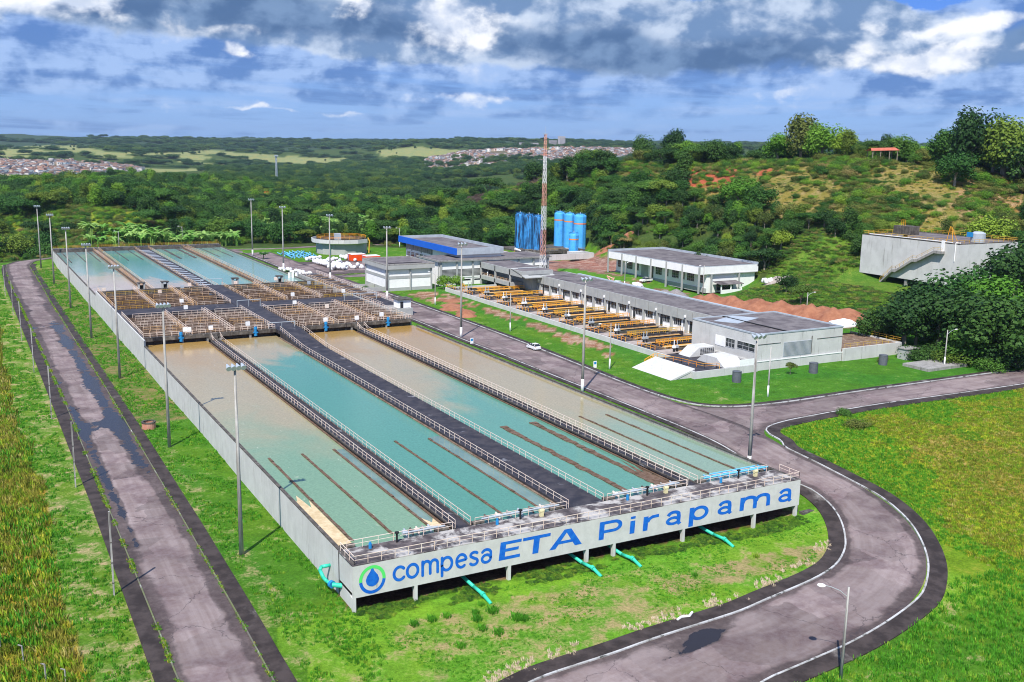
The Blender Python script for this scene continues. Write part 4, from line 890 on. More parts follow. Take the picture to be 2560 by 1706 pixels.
FP=[(-22.4,270.3),(-22.3,229),(-22.7,185.7),(-22.7,145.1),(-22.8,101.5),(-23.1,58.8),(-23.4,16.6)]
for i,(x,y) in enumerate(FP):
    z=h1(x,y); t=thing('concrete_post','bare concrete post at the left road edge, %s'%['farthest of the seven','second farthest','third from the far end','middle one of the row','third nearest','beside the puddled stretch','nearest, casting its shadow on the road'][i],'concrete post',(x,y,z),'bare concrete posts along the left road')
    MB().box(-.09,-.14,-.3,.09,.14,10.3).build('pole','pole',t,(0,0,0))
    for k in (1.5,4,6.5): MB().box(-.13,-.17,k,.13,.17,k+.12).build('band','dconc',t,(0,0,0))
# fence posts in the rough field
for px,py,h_ in ((199,1405,1.9),(390,1566,1.9),(555,1562,1.3),(5,1290,2)):
    x,y,z=at(px/3.361,1240+py/3.361); mb=MB(); mb.tube((x,y,z-.2),(x-.05,y,z+h_),.09,.08,6); mb.tube((x-.05,y,z+h_),(x-.4,y,z+h_+.2),.08,.06,6)
    mb.build('fence_post','pole',org=(x,y,z),label={199:'grey bent-topped fence post in the rough grass, second from the left edge',390:'grey bent-topped fence post at the bottom edge of the field',555:'short dark stub of a fence post at the bottom of the field',5:'fence post cut by the left edge of the picture'}[px],cat='fence post')
# brick well
x,y,z=at(1250/3.357,960+375/3.357); t=thing('brick_well','round brick manhole ring with dark rim on the left lawn','manhole',(x,y,z))
MB().lathe((0,0,-.3),[(1.25,0),(1.2,1.5),(1.0,1.5),(1.0,.2)],20).build('ring','salmon',t,(0,0,0)); MB().lathe((0,0,1.15),[(1.27,0),(1.27,.22),(.95,.22),(.95,0)],20).build('rim','dconc',t,(0,0,0))

# ------------------------------------------------------------------ buildings
def wall_windows(B,P,axis,fixed,wins,out,frame='frame',nx=3,nz=2):
    """windows: (a0,a1,z0,z1) on plane axis=fixed; out = outward sign"""
    for a0,a1,z0,z1 in wins:
        def q(mb,u0,u1,w0,w1,d0,d1):
            if axis=='x': mb.box(fixed+out*d0,u0,w0,fixed+out*d1,u1,w1)
            else: mb.box(u0,fixed+out*d0,w0,u1,fixed+out*d1,w1)
            return mb
        win=B(q(MB(),a0,a1,z0,z1,.0,.03),'window','glass')
        mb=MB(); q(mb,a0-.06,a1+.06,z0-.06,z0,0,.09); q(mb,a0-.06,a1+.06,z1,z1+.06,0,.09)
        for i in range(nx+1): u=a0+(a1-a0)*i/nx; q(mb,u-.03,u+.03,z0,z1,.03,.08)
        for i in range(1,nz): w=z0+(z1-z0)*i/nz; q(mb,a0,a1,w-.025,w+.025,.03,.07)
        f=mb.build('window_frame',frame,win,P); 
def bld(name,label,O,cat='building'):
    t=thing(name,label,cat,O)
    return t,(lambda mb,nm,m,kind=None,label=None: mb.build(nm,m,t,O,False,label,kind))
# grey and white store (front left of the group)
t,B=bld('store_building','small two-storey white store with grey bands, flat dark roof, nearest the tanks',(94,212,-1))
B(MB().box(86.2,202.6,-2,101.8,222,6.2),'wall','white'); 
mb=MB(); mb.box(86.1,202.5,-1.2,101.9,222.1,.1); mb.box(86.1,202.5,3.0,101.9,222.1,3.9); B(mb,'grey_band','grey')
B(MB().box(85.3,201.6,6.2,102.7,223,7.5),'fascia','grey'); B(MB().box(85.6,201.9,7.5,102.4,222.7,7.56),'roof','roof')
mb=MB(); mb.box(85.3,201.6,7.56,102.7,201.9,7.9); mb.box(85.3,222.7,7.56,102.7,223,7.9); mb.box(85.3,201.9,7.56,85.6,222.7,7.9); mb.box(102.4,201.9,7.56,102.7,222.7,7.9); B(mb,'parapet','conc')
for x in (86,94,101.5): B(MB().box(x,202.2,-1.5,x+.5,202.5,6.2),'column','grey')
B(MB().box(86-.1,203,-1.5,86.1,203.6,6.2),'column','grey'); B(MB().box(85.9,221.4,-1.5,86.1,222,6.2),'column','grey')
B(MB().box(88,206,7.6,100,206.2,7.75),'roof_beam','black')
# low walls and hedge beside the store
mb=MB(); mb.box(78.2,205,-1.3,78.5,214,.2); mb.box(78.5,213.7,-1.3,86,214,.2); mb.box(78.2,203.5,-1.3,86,203.8,.5); mb.build('garden_wall','grey',org=(78,205,-1),label='low grey wall around the shrub bed left of the store',cat='low wall')
# long white building with pierced band
t,B=bld('chemical_building','long white building with grey columns, pierced block band and weathered roof',(129,216,-1))
B(MB().box(107.6,208,-1.8,150.4,225,7.2),'wall','white')
B(MB().box(106.6,207,7.2,151.2,226,7.35),'roof_slab','grey'); B(MB().box(106.9,207.3,7.35,150.9,225.7,7.42),'roof','roof')
mb=MB(); mb.box(106.6,207,7.42,151.2,207.3,7.7); mb.box(106.6,207.3,7.42,106.9,226,7.7); mb.box(150.9,207.3,7.42,151.2,226,7.7); B(mb,'parapet','conc')
for i in range(8):
    x=107.5+i*6.05; B(MB().box(x,207.6,-1.5,x+.55,208,7.2),'column','grey')
B(MB().box(107.3,208.5,-1.5,107.6,209.1,7.2),'column','grey')
for i in range(7):
    x0=108.1+i*6.05; x1=x0+5.4; p=B(MB().box(x0,207.86,2.0,x1,207.99,4.5),'pierced_block_band','grey')
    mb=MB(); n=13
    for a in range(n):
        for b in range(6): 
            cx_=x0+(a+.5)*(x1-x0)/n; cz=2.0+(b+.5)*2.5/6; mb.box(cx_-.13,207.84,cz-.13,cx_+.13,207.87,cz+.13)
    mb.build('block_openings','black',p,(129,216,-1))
    B(MB().box(x0,207.85,1.45,x1,208,1.9),'ledge','white'); B(MB().box(x0+.4,207.95,.4,x1-.4,208.0,.9),'low_window','glass')
# building with the blue fascia
t,B=bld('administration_building','building with bright blue fascia and ribbon windows behind the white block',(126,240,0))
B(MB().box(119,214.5,-1.6,134.6,264,8.6),'wall','white')
B(MB().box(116.1,213.4,8.6,116.5,264.9,10.9),'blue_fascia','bluepanel')
mb=MB(); mb.box(116.5,213.4,8.6,134.9,213.8,10.9); mb.box(134.5,213.8,8.6,134.9,264.9,10.9); mb.box(116.5,264.5,8.6,134.5,264.9,10.9); B(mb,'parapet','alu'); B(MB().box(116.5,213.8,8.6,134.5,264.5,9.9),'roof','roof')
ws=[]; 
for i in range(4): ws.append((252.6-i*4.2,255.8-i*4.2,3.4,5.0))
ws=[(262.8-i*4.0-2.9,262.8-i*4.0,3.5,5.1) for i in range(5)]
wall_windows(B,(126,240,0),'x',119,ws,-1,nx=3)
B(MB().box(118.93,222,6.,119.,263,8.4),'window_ribbon','conc'); 
for y in (222,231,240,249,258,263): B(MB().box(118.7,y,5.6,118.95,y+.35,8.6),'column','grey')
B(MB().box(118.5,214.6,5.4,119,238,8.6),'side_wall','white')
# stair and balcony block joining the long filter gallery
t,B=bld('stair_block','grey entrance block with open balconies and slanted dark skylight',(126,193,0))
OO=(126,193,0)
B(MB().box(123,180,-1.2,134,207,6.2),'inner_wall','dconc') if False else None
B(MB().box(127.5,180,-1.4,134,207.6,6.0),'inner_wall','grey')
B(MB().box(122.6,178.5,4.7,134.4,207.6,6.7),'fascia','grey'); B(MB().box(123,179,6.7,134,207.4,6.76),'roof','roof')
B(MB().box(122.6,186,.9,134,207.6,2.2),'balcony_front','grey')
for y in (186.2,196.5,206.9): B(MB().box(122.6,y,-1.4,123.1,y+.6,6.5),'column','grey')
mb=MB(); railing(mb,[(122.8,187,2.2),(122.8,206.8,2.2)],step=2,h=.9); B(mb,'railing','peel')
B(MB().prism([(186,6.7),(176,4.7),(176,4.95),(186,6.95)],122.6,134.4,axis='x'),'sloping_roof','grey')
B(MB().prism([(185.2,6.72),(178,5.28),(178,5.4),(185.2,6.84)],125,133,axis='x'),'skylight','glass')
# person on the balcony
def person(x,y,z,rz,label,shirt='white'):
    t=thing('person',label,'person',(x,y,z)); me=bpy.data.meshes.new('body'); V=[(0,0,.95),(0,0,1.2),(0,0,1.42),(0,0,1.52),(0,0,1.66),(.09,0,.88),(.11,.03,.48),(.11,0,.06),(.11,.14,.03),(-.09,0,.88),(-.11,-.02,.48),(-.11,0,.06),(-.11,.14,.03),(.2,0,1.4),(.27,.03,1.12),(.22,.22,.98),(-.2,0,1.4),(-.27,.03,1.12),(-.22,.22,.98)]
    E=[(0,1),(1,2),(2,3),(3,4),(0,5),(5,6),(6,7),(7,8),(0,9),(9,10),(10,11),(11,12),(2,13),(13,14),(14,15),(2,16),(16,17),(17,18)]; R=[.14,.14,.13,.06,.11,.09,.07,.05,.04,.09,.07,.05,.04,.06,.05,.04,.06,.05,.04]
    me.from_pydata(V,E,[]); o=link('body',me,t); o.rotation_euler[2]=rz; me.materials.append(W_[shirt])
    sk=o.modifiers.new('skin','SKIN'); 
    for i,r in enumerate(R): me.skin_vertices[0].data[i].radius=(r,r)
    me.skin_vertices[0].data[0].use_root=True; ss=o.modifiers.new('s','SUBSURF'); ss.levels=1; ss.render_levels=1
    return t
try: person(122.9+.35,203.2,2.2,PI/2,'person in a light shirt standing on the balcony of the entrance block')
except Exception as ex: print('person',ex)
# filter gallery building (long)
t,B=bld('filter_gallery','long low grey filter gallery with dark roof, windows above the filter basins',(136,140,0))
OO=(136,140,0)
B(MB().box(129.6,83.5,-1.4,142.8,184,2.7),'wall','white'); B(MB().box(128.9,83.6,2.7,143.1,184,5.1),'fascia','grey')
B(MB().box(129.2,83.6,5.1,142.3,184,5.16),'roof','roof'); 
mb=MB(); mb.box(142.2,83.6,5.16,143.3,176,5.45); B(mb,'gutter_edge','alu'); mb=MB(); mb.box(128.9,83.6,5.1,129.2,178,5.3); B(mb,'parapet','grey')
n=16; st=(184-84)/n
for i in range(n+1): y=84+i*st; B(MB().box(128.9,y-.3,-1,129.5,y+.3,2.7),'column','grey'); 
for i in range(n):
    y=84+i*st+.5; B(MB().box(128.86,y+st*.5-.015,2.8,128.9,y+st*.5+.015,5.0),'panel_joint','dconc')
    if i%2==0: wall_windows(B,OO,'x',129.6,[(y+.1,y+3.6,.7,2.45)],-1,nx=5,nz=1); B(MB().box(129.55,y+3.8,-.9,129.6,y+4.9,2.45),'door','glass')
    else: wall_windows(B,OO,'x',129.6,[(y+.2,y+1.3,.7,2.45),(y+2.0,y+5.2,.7,2.45)],-1,nx=4,nz=1)
    if i%2: B(MB().box(128.55,y-.6,3.3,128.9,y-.1,3.9),'wall_lamp','white')
mb=MB(); railing(mb,[(144.2,100,-1),(144.2,182,-1)],h=1.6,step=2.2); mb.build('railing','salmon',t,OO)
# south block
t,B=bld('filter_end_block','boxy grey end block of the filter gallery with blank panels facing the lawn',(128,70,0)); OO=(128,70,0)
B(MB().box(115.4,61,1.0,141,83.5,6.9),'wall','wall')
B(MB().box(115.2,60.8,-1.6,141,83.4,1.0),'base_wall','wall')
B(MB().box(115.8,61.4,6.9,140.6,83.2,6.95),'roof','roof'); mb=MB(); mb.box(115.3,60.9,6.9,141.1,61.3,7.2); mb.box(115.3,61.3,6.9,115.7,83.5,7.2); mb.box(140.7,61.3,6.9,141.1,83.5,7.2); mb.box(115.7,83.1,6.9,140.7,83.5,7.2); B(mb,'parapet','alu')
mb=MB(); mb.box(124,61.4,6.96,124.4,83,7.15); B(mb,'roof_beam','black'); B(MB().prism([(118,79),(127,83),(131,78),(121,74)],6.97,7.05),'roof_sheet','alu')
B(MB().box(122.9,60.93,1.5,131.4,61.0,4.75),'louvre_panel','alu'); mb=MB()
for i in range(13): mb.box(123,60.87,1.7+i*.24,131.3,60.93,1.78+i*.24)
B(mb,'louvre_slats','grey','stuff')
mb=MB(); mb.box(131.3,60.9,1.5,131.5,61,5.6); mb.box(115.4,60.9,4.75,122,61,4.82); mb.box(133,60.9,4.75,141,61,4.82); B(mb,'stain_strip','dconc')
B(MB().box(115,60.7,.95,141.2,60.8,1.15),'ledge','white')
wall_windows(B,OO,'x',115.4,[(68.4,71.4,2.7,4.6),(61.9,67.6,3.0,4.6)],-1,nx=3); B(MB().box(115.32,71.7,2.4,115.4,75,4.7),'white_panel','white')
# terrace to the right of it
t,B=bld('side_terrace','concrete terrace with rusty floor and railings right of the end block',(150,66,0),'terrace')
OO=(150,66,0); B(MB().box(141.1,60.4,-1.6,160.5,60.8,1.9),'front_wall','wall'); B(MB().box(160.2,60.8,-1.6,160.6,76,1.9),'side_wall','wall'); B(MB().box(141.1,60.8,1.2,160.2,76,1.6),'floor','brown')
mb=MB(); railing(mb,[(141.4,60.6,1.9),(160.4,60.6,1.9),(160.4,76,1.9)],step=2.1); B(mb,'railing','gold')
t=thing('canopy_tent','white square canopy tent beside the end block','tent',(160,78,1.6),None)
mb=MB(); mb.poly([(153,73.5,4.),(160,73,4.),(158.5,77,5.2)]); mb.poly([(160,73,4.),(164,79.5,4.),(158.5,77,5.2)]); mb.poly([(164,79.5,4.),(157,80.5,4.),(158.5,77,5.2)]); mb.poly([(157,80.5,4.),(153,73.5,4.),(158.5,77,5.2)])
for a,b in (((153,73.5),(160,73)),((160,73),(164,79.5)),((164,79.5),(157,80.5)),((157,80.5),(153,73.5))): mb.quad((*a,3.6),(*b,3.6),(*b,4.),(*a,4.))
mb.build('fabric_roof','white',t,(160,78,1.6))
for a in ((153,73.5),(160,73),(164,79.5),(157,80.5)): MB().tube((*a,-.4),(*a,3.7),.06,n=6).build('leg','metal',t,(160,78,1.6))
# filter basins
t,B=bld('filter_basin_block','open filter basins with tan troughs and orange railings below the gallery windows',(117,140,0),'filter basins'); OO=(117,140,0)
B(MB().box(103.8,76,-1.8,104.2,196,.25),'outer_wall','wall'); B(MB().box(104.2,75,-1.8,129.,76,.25),'end_wall','wall'); B(MB().box(104.2,196,-1.8,123,196.4,.25),'far_wall','wall')
B(MB().box(104.2,76,-1.6,128.9,196,-1.),'basin_floor','pit')
nb=10; bs=(196-78)/nb; rs=random.Random(4)
B(MB().box(104.2,76,-1,106.8,196,.2),'gallery_walk','deck'); B(MB().box(127,76,-1,129.6,184,-.72),'foot_walk','pad')
for i in range(nb):
    y=78+i*bs
    B(MB().box(106.8,y-.5,-1,127,y+.5,.15),'cross_wall','deck')
    B(MB().box(106.8,y+bs*.55,-1,127,y+bs*.55+.4,.0),'cross_wall','dconc')
    B(MB().box(104.3,y+1.,.2,109.2,y+5.2,.3),'concrete_pad','pad')
    B(MB().box(108.6,y+.5,-1,109,y+bs-.5,.1),'basin_wall','brown')
    m_=('trough','trough','brown','trough')[rs.randrange(4)]
    for yy in (y+2.6,y+bs*.55+2.2):
        x0=109.6+rs.uniform(0,1.2); x1=124.6+rs.uniform(-1,1.5)
        mb=MB(); mb.prism([(yy-.85,.12),(yy-.5,-.55),(yy+.5,-.55),(yy+.85,.12),(yy+.7,.12),(yy+.42,-.35),(yy-.42,-.35),(yy-.7,.12)],x0,x1,axis='x'); B(mb,'trough',m_)
        B(MB().box(x0,yy-.6,-.2,x1,yy+.6,-.04),'trough_scum','foam' if m_=='trough' and rs.random()<.6 else 'trough')
    for x in (107.6,108.5): 
        mb=MB(); mb.tube((x,y+2.2,.3),(x,y+2.2,1.5),.16,n=8); mb.tube((x,y+2.2,1.5),(x,y+2.2,3.0),.11,n=8); mb.box(x-.35,y+1.9,1.2,x+.35,y+2.5,1.7); B(mb,'valve_spindle',rs.choice(('metal','white','metal')))
        B(MB().tube((x,y+2.2,.2),(x,y+2.2,1.1),.24,n=8),'valve_body','black')
    rl=rs.choice(('yellow','yellow','gold'))
    for yy in (y-.4,y+.4): mb=MB(); railing(mb,[(110,yy,.15),(126.8,yy,.15)],step=1.9,r=.055); B(mb,'railing',rl)
    mb=MB(); railing(mb,[(104.6,y+5.4,.2),(104.6,y+bs+.6,.2)],step=1.6,r=.055); B(mb,'railing','yellow')
    mb=MB(); railing(mb,[(109.1,y+5.2,.2),(109.1,y+bs-.6,.2),(110.5,y+bs-.6,.2)],step=1.6,r=.055); B(mb,'railing','yellow')
    mb=MB(); railing(mb,[(127,y+.6,-.7),(127,y+bs-.8,-.7)],step=2.,r=.03); B(mb,'railing','gold')
# south end of the basins: sloped slab, ventilator hoods, deck
t,B=bld('inlet_platform','dark platform with sloping pale slab, hoods and orange railing at the basin end',(105,67,0),'platform'); OO=(105,67,0)
B(MB().box(97.6,60.3,-1.6,115.1,75,.55),'platform_base','wall'); B(MB().box(98,60.6,.55,115.2,75,.6),'platform_floor','deck')
B(MB().prism([(91.6,-1.2),(98.6,.95),(98.6,.6),(93,-1.2)],61.5,75.3,axis='y'),'sloping_slab','pad' if False else 'wall')
mb=MB(); mb.prism([(91.7,-1.3),(98.5,.8),(98.5,-1.3)],61.6,75.2,axis='y'); B(mb,'slab_side','wall')
mb=MB(); railing(mb,[(98.9,75,.6),(100.5,68.5,.6),(101.5,62,.6),(104.5,61.5,.6),(104.5,60.6,.6)],r=.045); B(mb,'railing','yellow')
mb=MB(); railing(mb,[(97,77,-.9),(98.9,75.5,.6)],r=.045,step=1.2); railing(mb,[(96,75.9,-.9),(98.,75.2,.6)],r=.045,step=1.2); B(mb,'stair_railing','yellow')
B(MB().prism([(106,.6),(108.6,2.6),(113.2,2.6),(113.2,.6)],72.5,76.5,axis='y'),'ventilator_hood','wall'); mb=MB()
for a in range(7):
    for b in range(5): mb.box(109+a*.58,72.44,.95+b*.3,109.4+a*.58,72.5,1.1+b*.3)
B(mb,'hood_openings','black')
B(MB().prism([(60.6,.6),(63.2,2.3),(67.6,2.3),(69.8,.6)],105.8,111.5,axis='x'),'ventilator_hood','wall')
B(MB().box(110,60.4,.6,114,60.5,2.0),'back_sheet','white')
# workshop
t,B=bld('workshop_building','white workshop with seven grey columns, dark roof and barred windows',(195,190,0)); OO=(195,190,0)
B(MB().box(186.2,163.5,-1.8,207.6,216.8,7.0),'wall','white'); B(MB().box(186,163.4,-1.8,186.2,217,-.2),'plinth','grey')
B(MB().box(182.6,162.8,4.7,186.2,217.4,7.2),'fascia','white'); mb=MB(); mb.box(186.2,162.8,4.7,208.4,163.5,7.2); B(mb,'fascia','white')
B(MB().box(182.9,163.1,7.0,208.1,217.1,6.75),'roof','roof') if False else B(MB().box(183,163.4,7.2,208,217,7.24),'roof','roof')
mb=MB(); mb.box(208,162.8,6.5,208.4,217.4,8.0); mb.box(182.6,217,6.5,208,217.4,8.0); mb.box(182.6,162.8,7.2,182.9,217,7.4); mb.box(182.9,162.8,7.2,208,163.1,7.4); B(mb,'parapet','alu')
for i in range(7):
    y=163.0+i*9.0; B(MB().box(182.3,y-.28,-1.8,182.75,y+.28,7.2),'column','grey')
    if i in (0,1,2,4,5,6): pass
mb=MB(); mb.box(187.3,162.5,-1.8,187.9,162.8,4.7); mb.box(199.6,162.5,-1.8,200.1,162.8,4.7); mb.box(187,162.55,4.55,208,162.8,4.8); B(mb,'frame','grey')
wall_windows(B,OO,'x',186.2,[(165.2,167.6,1.4,4.0),(170,173.8,1.4,4.0),(175.2,176.8,1.4,4.0),(178.5,182.2,1.4,4.),(184.4,186.2,1.4,4.),(188.2,191.8,1.4,4.),(202.2,204.6,1.4,4.),(206.2,209.6,1.4,4.),(212.4,215.6,1.4,4.)],-1,nx=4,nz=3)
B(MB().box(186.12,193.2,-1.2,186.2,195.2,4.4),'open_door','glass'); B(MB().box(186.12,196.4,-1.2,186.2,200.6,4.5),'side_panel','grey')
B(MB().prism([(188.5,1.9),(198.5,1.3),(198.5,1.5),(188.5,2.1)],158.6,162.8,axis='y') if False else MB().prism([(158.4,1.4),(162.8,2.0),(162.8,2.2),(158.4,1.6)],188.4,198.4,axis='x'),'lean_to_roof','roof')
for x in (188.8,193,197.6): B(MB().box(x,158.8,-1.4,x+.35,159.1,1.5),'lean_to_post','white')
B(MB().box(188.8,158.7,-1.6,198,159,-.3),'lean_to_wall','white'); B(MB().box(190,162.4,-.9,197,162.75,1.3),'lean_to_opening','glass')
# round tank
O=(112,319,-1); t=thing('round_sludge_tank','round grey concrete tank with overhanging channel and orange rail','tank',O)
MB().lathe((112,319,-1.6),[(11,0),(11,5.2)],14).build('wall','grey',t,O)
MB().lathe((112,319,-1),[(10.6,4.9),(10.6,6.4),(10.9,6.4),(11,5.6)],14).build('rim','dconc',t,O)
MB().lathe((112,319,4.0),[(0,0),(10.6,0)],14).build('sludge_water','pit',t,O)
mb=MB(); n=14
for i in range(n):
    a0=2*PI*i/n; a1=2*PI*(i+1)/n
    if 5<=i<=11:
        p=lambda r,a,z:(112+r*math.cos(a),319+r*math.sin(a),z)
        mb.quad(p(10.9,a0,3.3),p(13,a0,3.9),p(13,a1,3.9),p(10.9,a1,3.3)); mb.quad(p(13,a0,3.9),p(13,a0,5.5),p(13,a1,5.5),p(13,a1,3.9)); mb.quad(p(12.7,a0,5.5),p(12.7,a0,4.1),p(12.7,a1,4.1),p(12.7,a1,5.5)); mb.quad(p(13,a0,5.5),p(12.7,a0,5.5),p(12.7,a1,5.5),p(13,a1,5.5)); mb.quad(p(12.7,a0,4.3),p(10.9,a0,4.3),p(10.9,a1,4.3),p(12.7,a1,4.3))
mb.build('overhanging_channel','wall',t,O)
mb=MB(); railing(mb,[(112+10.7*math.cos(a),319+10.7*math.sin(a),5.4) for a in np.linspace(0,2*PI,15)],step=2.4,r=.06); mb.build('railing','yellow',t,O)
MB().box(101.5,318,5.2,122.5,320,5.5).build('bridge','dconc',t,O); mb=MB(); railing(mb,[(101.5,318,5.5),(122.5,318,5.5)],step=2.4,r=.05); mb.build('railing','yellow',t,O)
MB().box(106.5,311,5.4,109,313,8).build('control_hut','alu',t,O); MB().tube((104,311,-1.5),(104,311,3.6),.3,n=8).build('green_pipe','green',t,O); mb=MB(); mb.path([(122.3,314.2,5.6),(123,313.8,4),(122.6,313.8,-1)],.3,8); mb.build('down_pipe','gold',t,O)
MB().poly([(112+9.8*math.cos(a),319+9.8*math.sin(a)*1,4.06) for a in np.linspace(-1.3,.3,8)]).build('dry_scum','foam',t,O)

# ------------------------------------------------------------------ silos
def silo(x,y,R,z1,m,label,band=None,dark=False):
    O=(x,y,-1); t=thing('storage_silo',label,'silo',O,'blue chemical silos')
    MB().lathe((x,y,-1.2),[(R,0),(R,z1-.4),(R*.97,z1+.1),(R*.6,z1+.7),(.25,z1+.95),(0,z1+.95)],22).build('body',m,t,O,True)
    for k in range(1,6): MB().lathe((x,y,-1.2),[(R+.01,z1*k/6),(R+.05,z1*k/6+.05),(R+.01,z1*k/6+.1)],22).build('weld_ring',m,t,O)
    if band: MB().lathe((x,y,band),[(R+.02,0),(R+.06,0),(R+.06,.55),(R+.02,.55)],22).build('orange_band','bandorange',t,O)
    MB().tube((x,y,z1-.5),(x,y,z1+.5),.18,n=6).build('vent','metal',t,O)
    mb=MB(); 
    for dx in (-.25,.25): mb.tube((x+dx,y-R-.12,-.9),(x+dx,y-R-.12,z1-1),.035,n=4)
    for k in range(int(z1*1.4)): mb.tube((x-.25,y-R-.12,-.6+k*.7),(x+.25,y-R-.12,-.6+k*.7),.025,n=4)
    mb.build('ladder','silodark',t,O)
    mb=MB(); railing(mb,[(x+R*.92*math.cos(a),y+R*.92*math.sin(a),z1-.9) for a in np.linspace(0,2*PI,9)],h=.8,step=2.,r=.04); mb.build('top_railing','silodark',t,O)
silo(192.7,303.9,2.35,16.2,'silodark','blue silo with heavy black streaks, leftmost of all'); silo(194.,298,2.35,16.,'silodark','streaked blue silo between its two neighbours in the left cluster'); silo(195.3,292.1,2.3,15.9,'silodark','streaked blue silo half hidden behind the lattice mast')
silo(215,305.4,2.6,16.3,'silo','clean blue silo with orange band, left of the right cluster',11.8); silo(215.7,297.8,2.6,16.2,'silo','blue silo with orange band in the middle of the right cluster',11.6); silo(216.4,290,2.9,16.2,'silo','blue silo with orange band, rightmost of all',11.2)
silo(200.9,270.7,2.1,9.6,'silo','short blue silo with orange band in front of the right cluster',6.2)
t,B=bld('silo_bund','low grey walled base and tanks around the foot of the silos',(200,285,-1),'bund')
mb=MB(); mb.box(172,262,-1.3,206,262.4,1.2); mb.box(172,262.4,-1.3,172.4,285,1.2); mb.box(205.6,262.4,-1.3,206,285,1.2); B(mb,'bund_wall','wall'); B(MB().box(186,286,-1.3,222,312,-.2),'base_slab','dconc')
B(MB().lathe((182,274,-1.2),[(6.5,0),(6.5,2.6),(6.2,2.6),(6.2,1.8),(0,1.8)],18),'round_basin','dconc'); B(MB().box(196,264,-1,202,268,1.6),'pump_house','wall'); B(MB().box(202,280,-1,212,285,.9),'equipment','dconc'); mb=MB(); railing(mb,[(186,287,-.2),(206,286,-.2),(222,287,-.2)],step=2.4); B(mb,'railing','gold')

# ------------------------------------------------------------------ lattice mast
O=(145,203,-1); t=thing('lattice_mast','slender red and white lattice mast rising behind the filter gallery','mast',O); zt=50.3
N=14; seg=[]; 
def mr(z): f=(z+1)/(zt+1); return .98*(1-f)+.38*f
secs=[-1,8.4,17.4,25.7,33.5,42.8,50.3]; cols=['towerwhite','red','towerwhite','red','towerwhite','red','towerwhite']
cols=['red','towerwhite','red','towerwhite','red','red','red']; cols=['towerwhite','red','towerwhite','red','towerwhite','red']
for k in range(6):
    mb=MB(); z0,z1=secs[k],secs[k+1]; nb_=4; ang=[PI/4+PI/2*i for i in range(4)]
    P=lambda a,z:(145+mr(z)*1.2*math.cos(a),203+mr(z)*1.2*math.sin(a),z)
    for a in ang: mb.tube(P(a,z0),P(a,z1),.06,n=4)
    for j in range(nb_):
        za=z0+(z1-z0)*j/nb_; zb=z0+(z1-z0)*(j+1)/nb_
        for i in range(4):
            a,b=ang[i],ang[(i+1)%4]; mb.tube(P(a,za),P(b,zb),.036,n=3,cap=False); mb.tube(P(b,za),P(a,zb),.036,n=3,cap=False); mb.tube(P(a,zb),P(b,zb),.036,n=3,cap=False)
    mb.build('mast_section',cols[k],t,O)
mb=MB(); mb.tube((145,203,zt),(145,203,zt+2.6),.05,n=5); mb.box(144.2,202.8,zt-.1,145.9,203.2,zt+.2); mb.build('antenna','metal',t,O)

# ------------------------------------------------------------------ elevated tank on the knoll
a=uz_(2143,587,20.6) if 'uz_' in globals() else None
def onz(px,py,z): d=ray(px,py); q=CAM+d*(z-47)/d[2]; return q
p0=onz(2143,587,20.4); p1=onz(2411,612.3,20.4); p2=onz(2539,605,20.4); print('etank',p0,p1,p2)
X0=(p0[0]+p1[0])/2; Y1=p0[1]; Y0=p1[1]; X1=X0+27; zb=8.3
O=(X0+15,(Y0+Y1)/2,8); t=thing('elevated_tank','big windowless grey tank on stilts on the knoll, stair across its face','water tank',O)
MB().box(X0,Y0,zb,X1,Y1,20.4).build('tank_wall','wall',t,O); MB().box(X0+.4,Y0+.4,20.4,X1-.4,Y1-.4,20.45).build('roof','roof',t,O)
mb=MB(); mb.box(X0,Y0,20.4,X0+.35,Y1,20.65); mb.box(X0,Y0,20.4,X1,Y0+.35,20.65); mb.box(X1-.35,Y0,20.4,X1,Y1,20.65); mb.box(X0,Y1-.35,20.4,X1,Y1,20.65); mb.build('coping','dconc',t,O)
n=5
for i in range(n):
    y=Y1-.8-(Y1-Y0-1.6)*i/(n-1)
    for x in (X0+.4,X0+10,X0+20): MB().box(x,y-.45,h1(x,y)-1,x+.7,y+.45,zb).build('column','conc',t,O)
mb=MB(); railing(mb,[(X0+.2,Y1-.2,20.6),(X0+.2,Y0+.2,20.6),(X1-.2,Y0+.2,20.6),(X1-.2,Y1-.2,20.6),(X0+.2,Y1-.2,20.6)],step=2.2,r=.06); mb.build('railing','gold',t,O)
W=Y1-Y0
def pier(y,x,label):
    MB().box(x,y-3.,21.6,x+4.5,y+3,24.2).build('header_box','dconc' if label else 'alu',t,O); MB().tube((x+2,y,20.4),(x+2,y,21.7),.7,n=10).build('header_stem','dconc',t,O); mb=MB(); railing(mb,[(x+1,y-.5,24.2),(x+1,y+1.,24.2)],h=1.8,step=1.,r=.05); mb.build('ladder_cage','yellow',t,O)
pier(Y1-W*.40,X0+.8,1)
MB().lathe((X0+13,Y0+W*.10,20.5),[(2.1,0),(2.1,2.6),(1.2,3.1),(0,3.1)],16).build('header_drum','alu',t,O); MB().box(X0+10.6,Y0+W*.1+.2,22,X0+10.9,Y0+W*.1+2.2,23.4).build('blue_sign','bluegear',t,O)
mb=MB(); 
for s_ in (-1.1,1.1): mb.tube((X0+6,Y0+W*.22+s_,20.5),(X0+6,Y0+W*.22+s_*.2,25),.09,n=5); mb.tube((X0+8,Y0+W*.22+s_,20.5),(X0+6,Y0+W*.22+s_*.2,25),.07,n=5)
mb.build('lifting_frame','yellow',t,O)
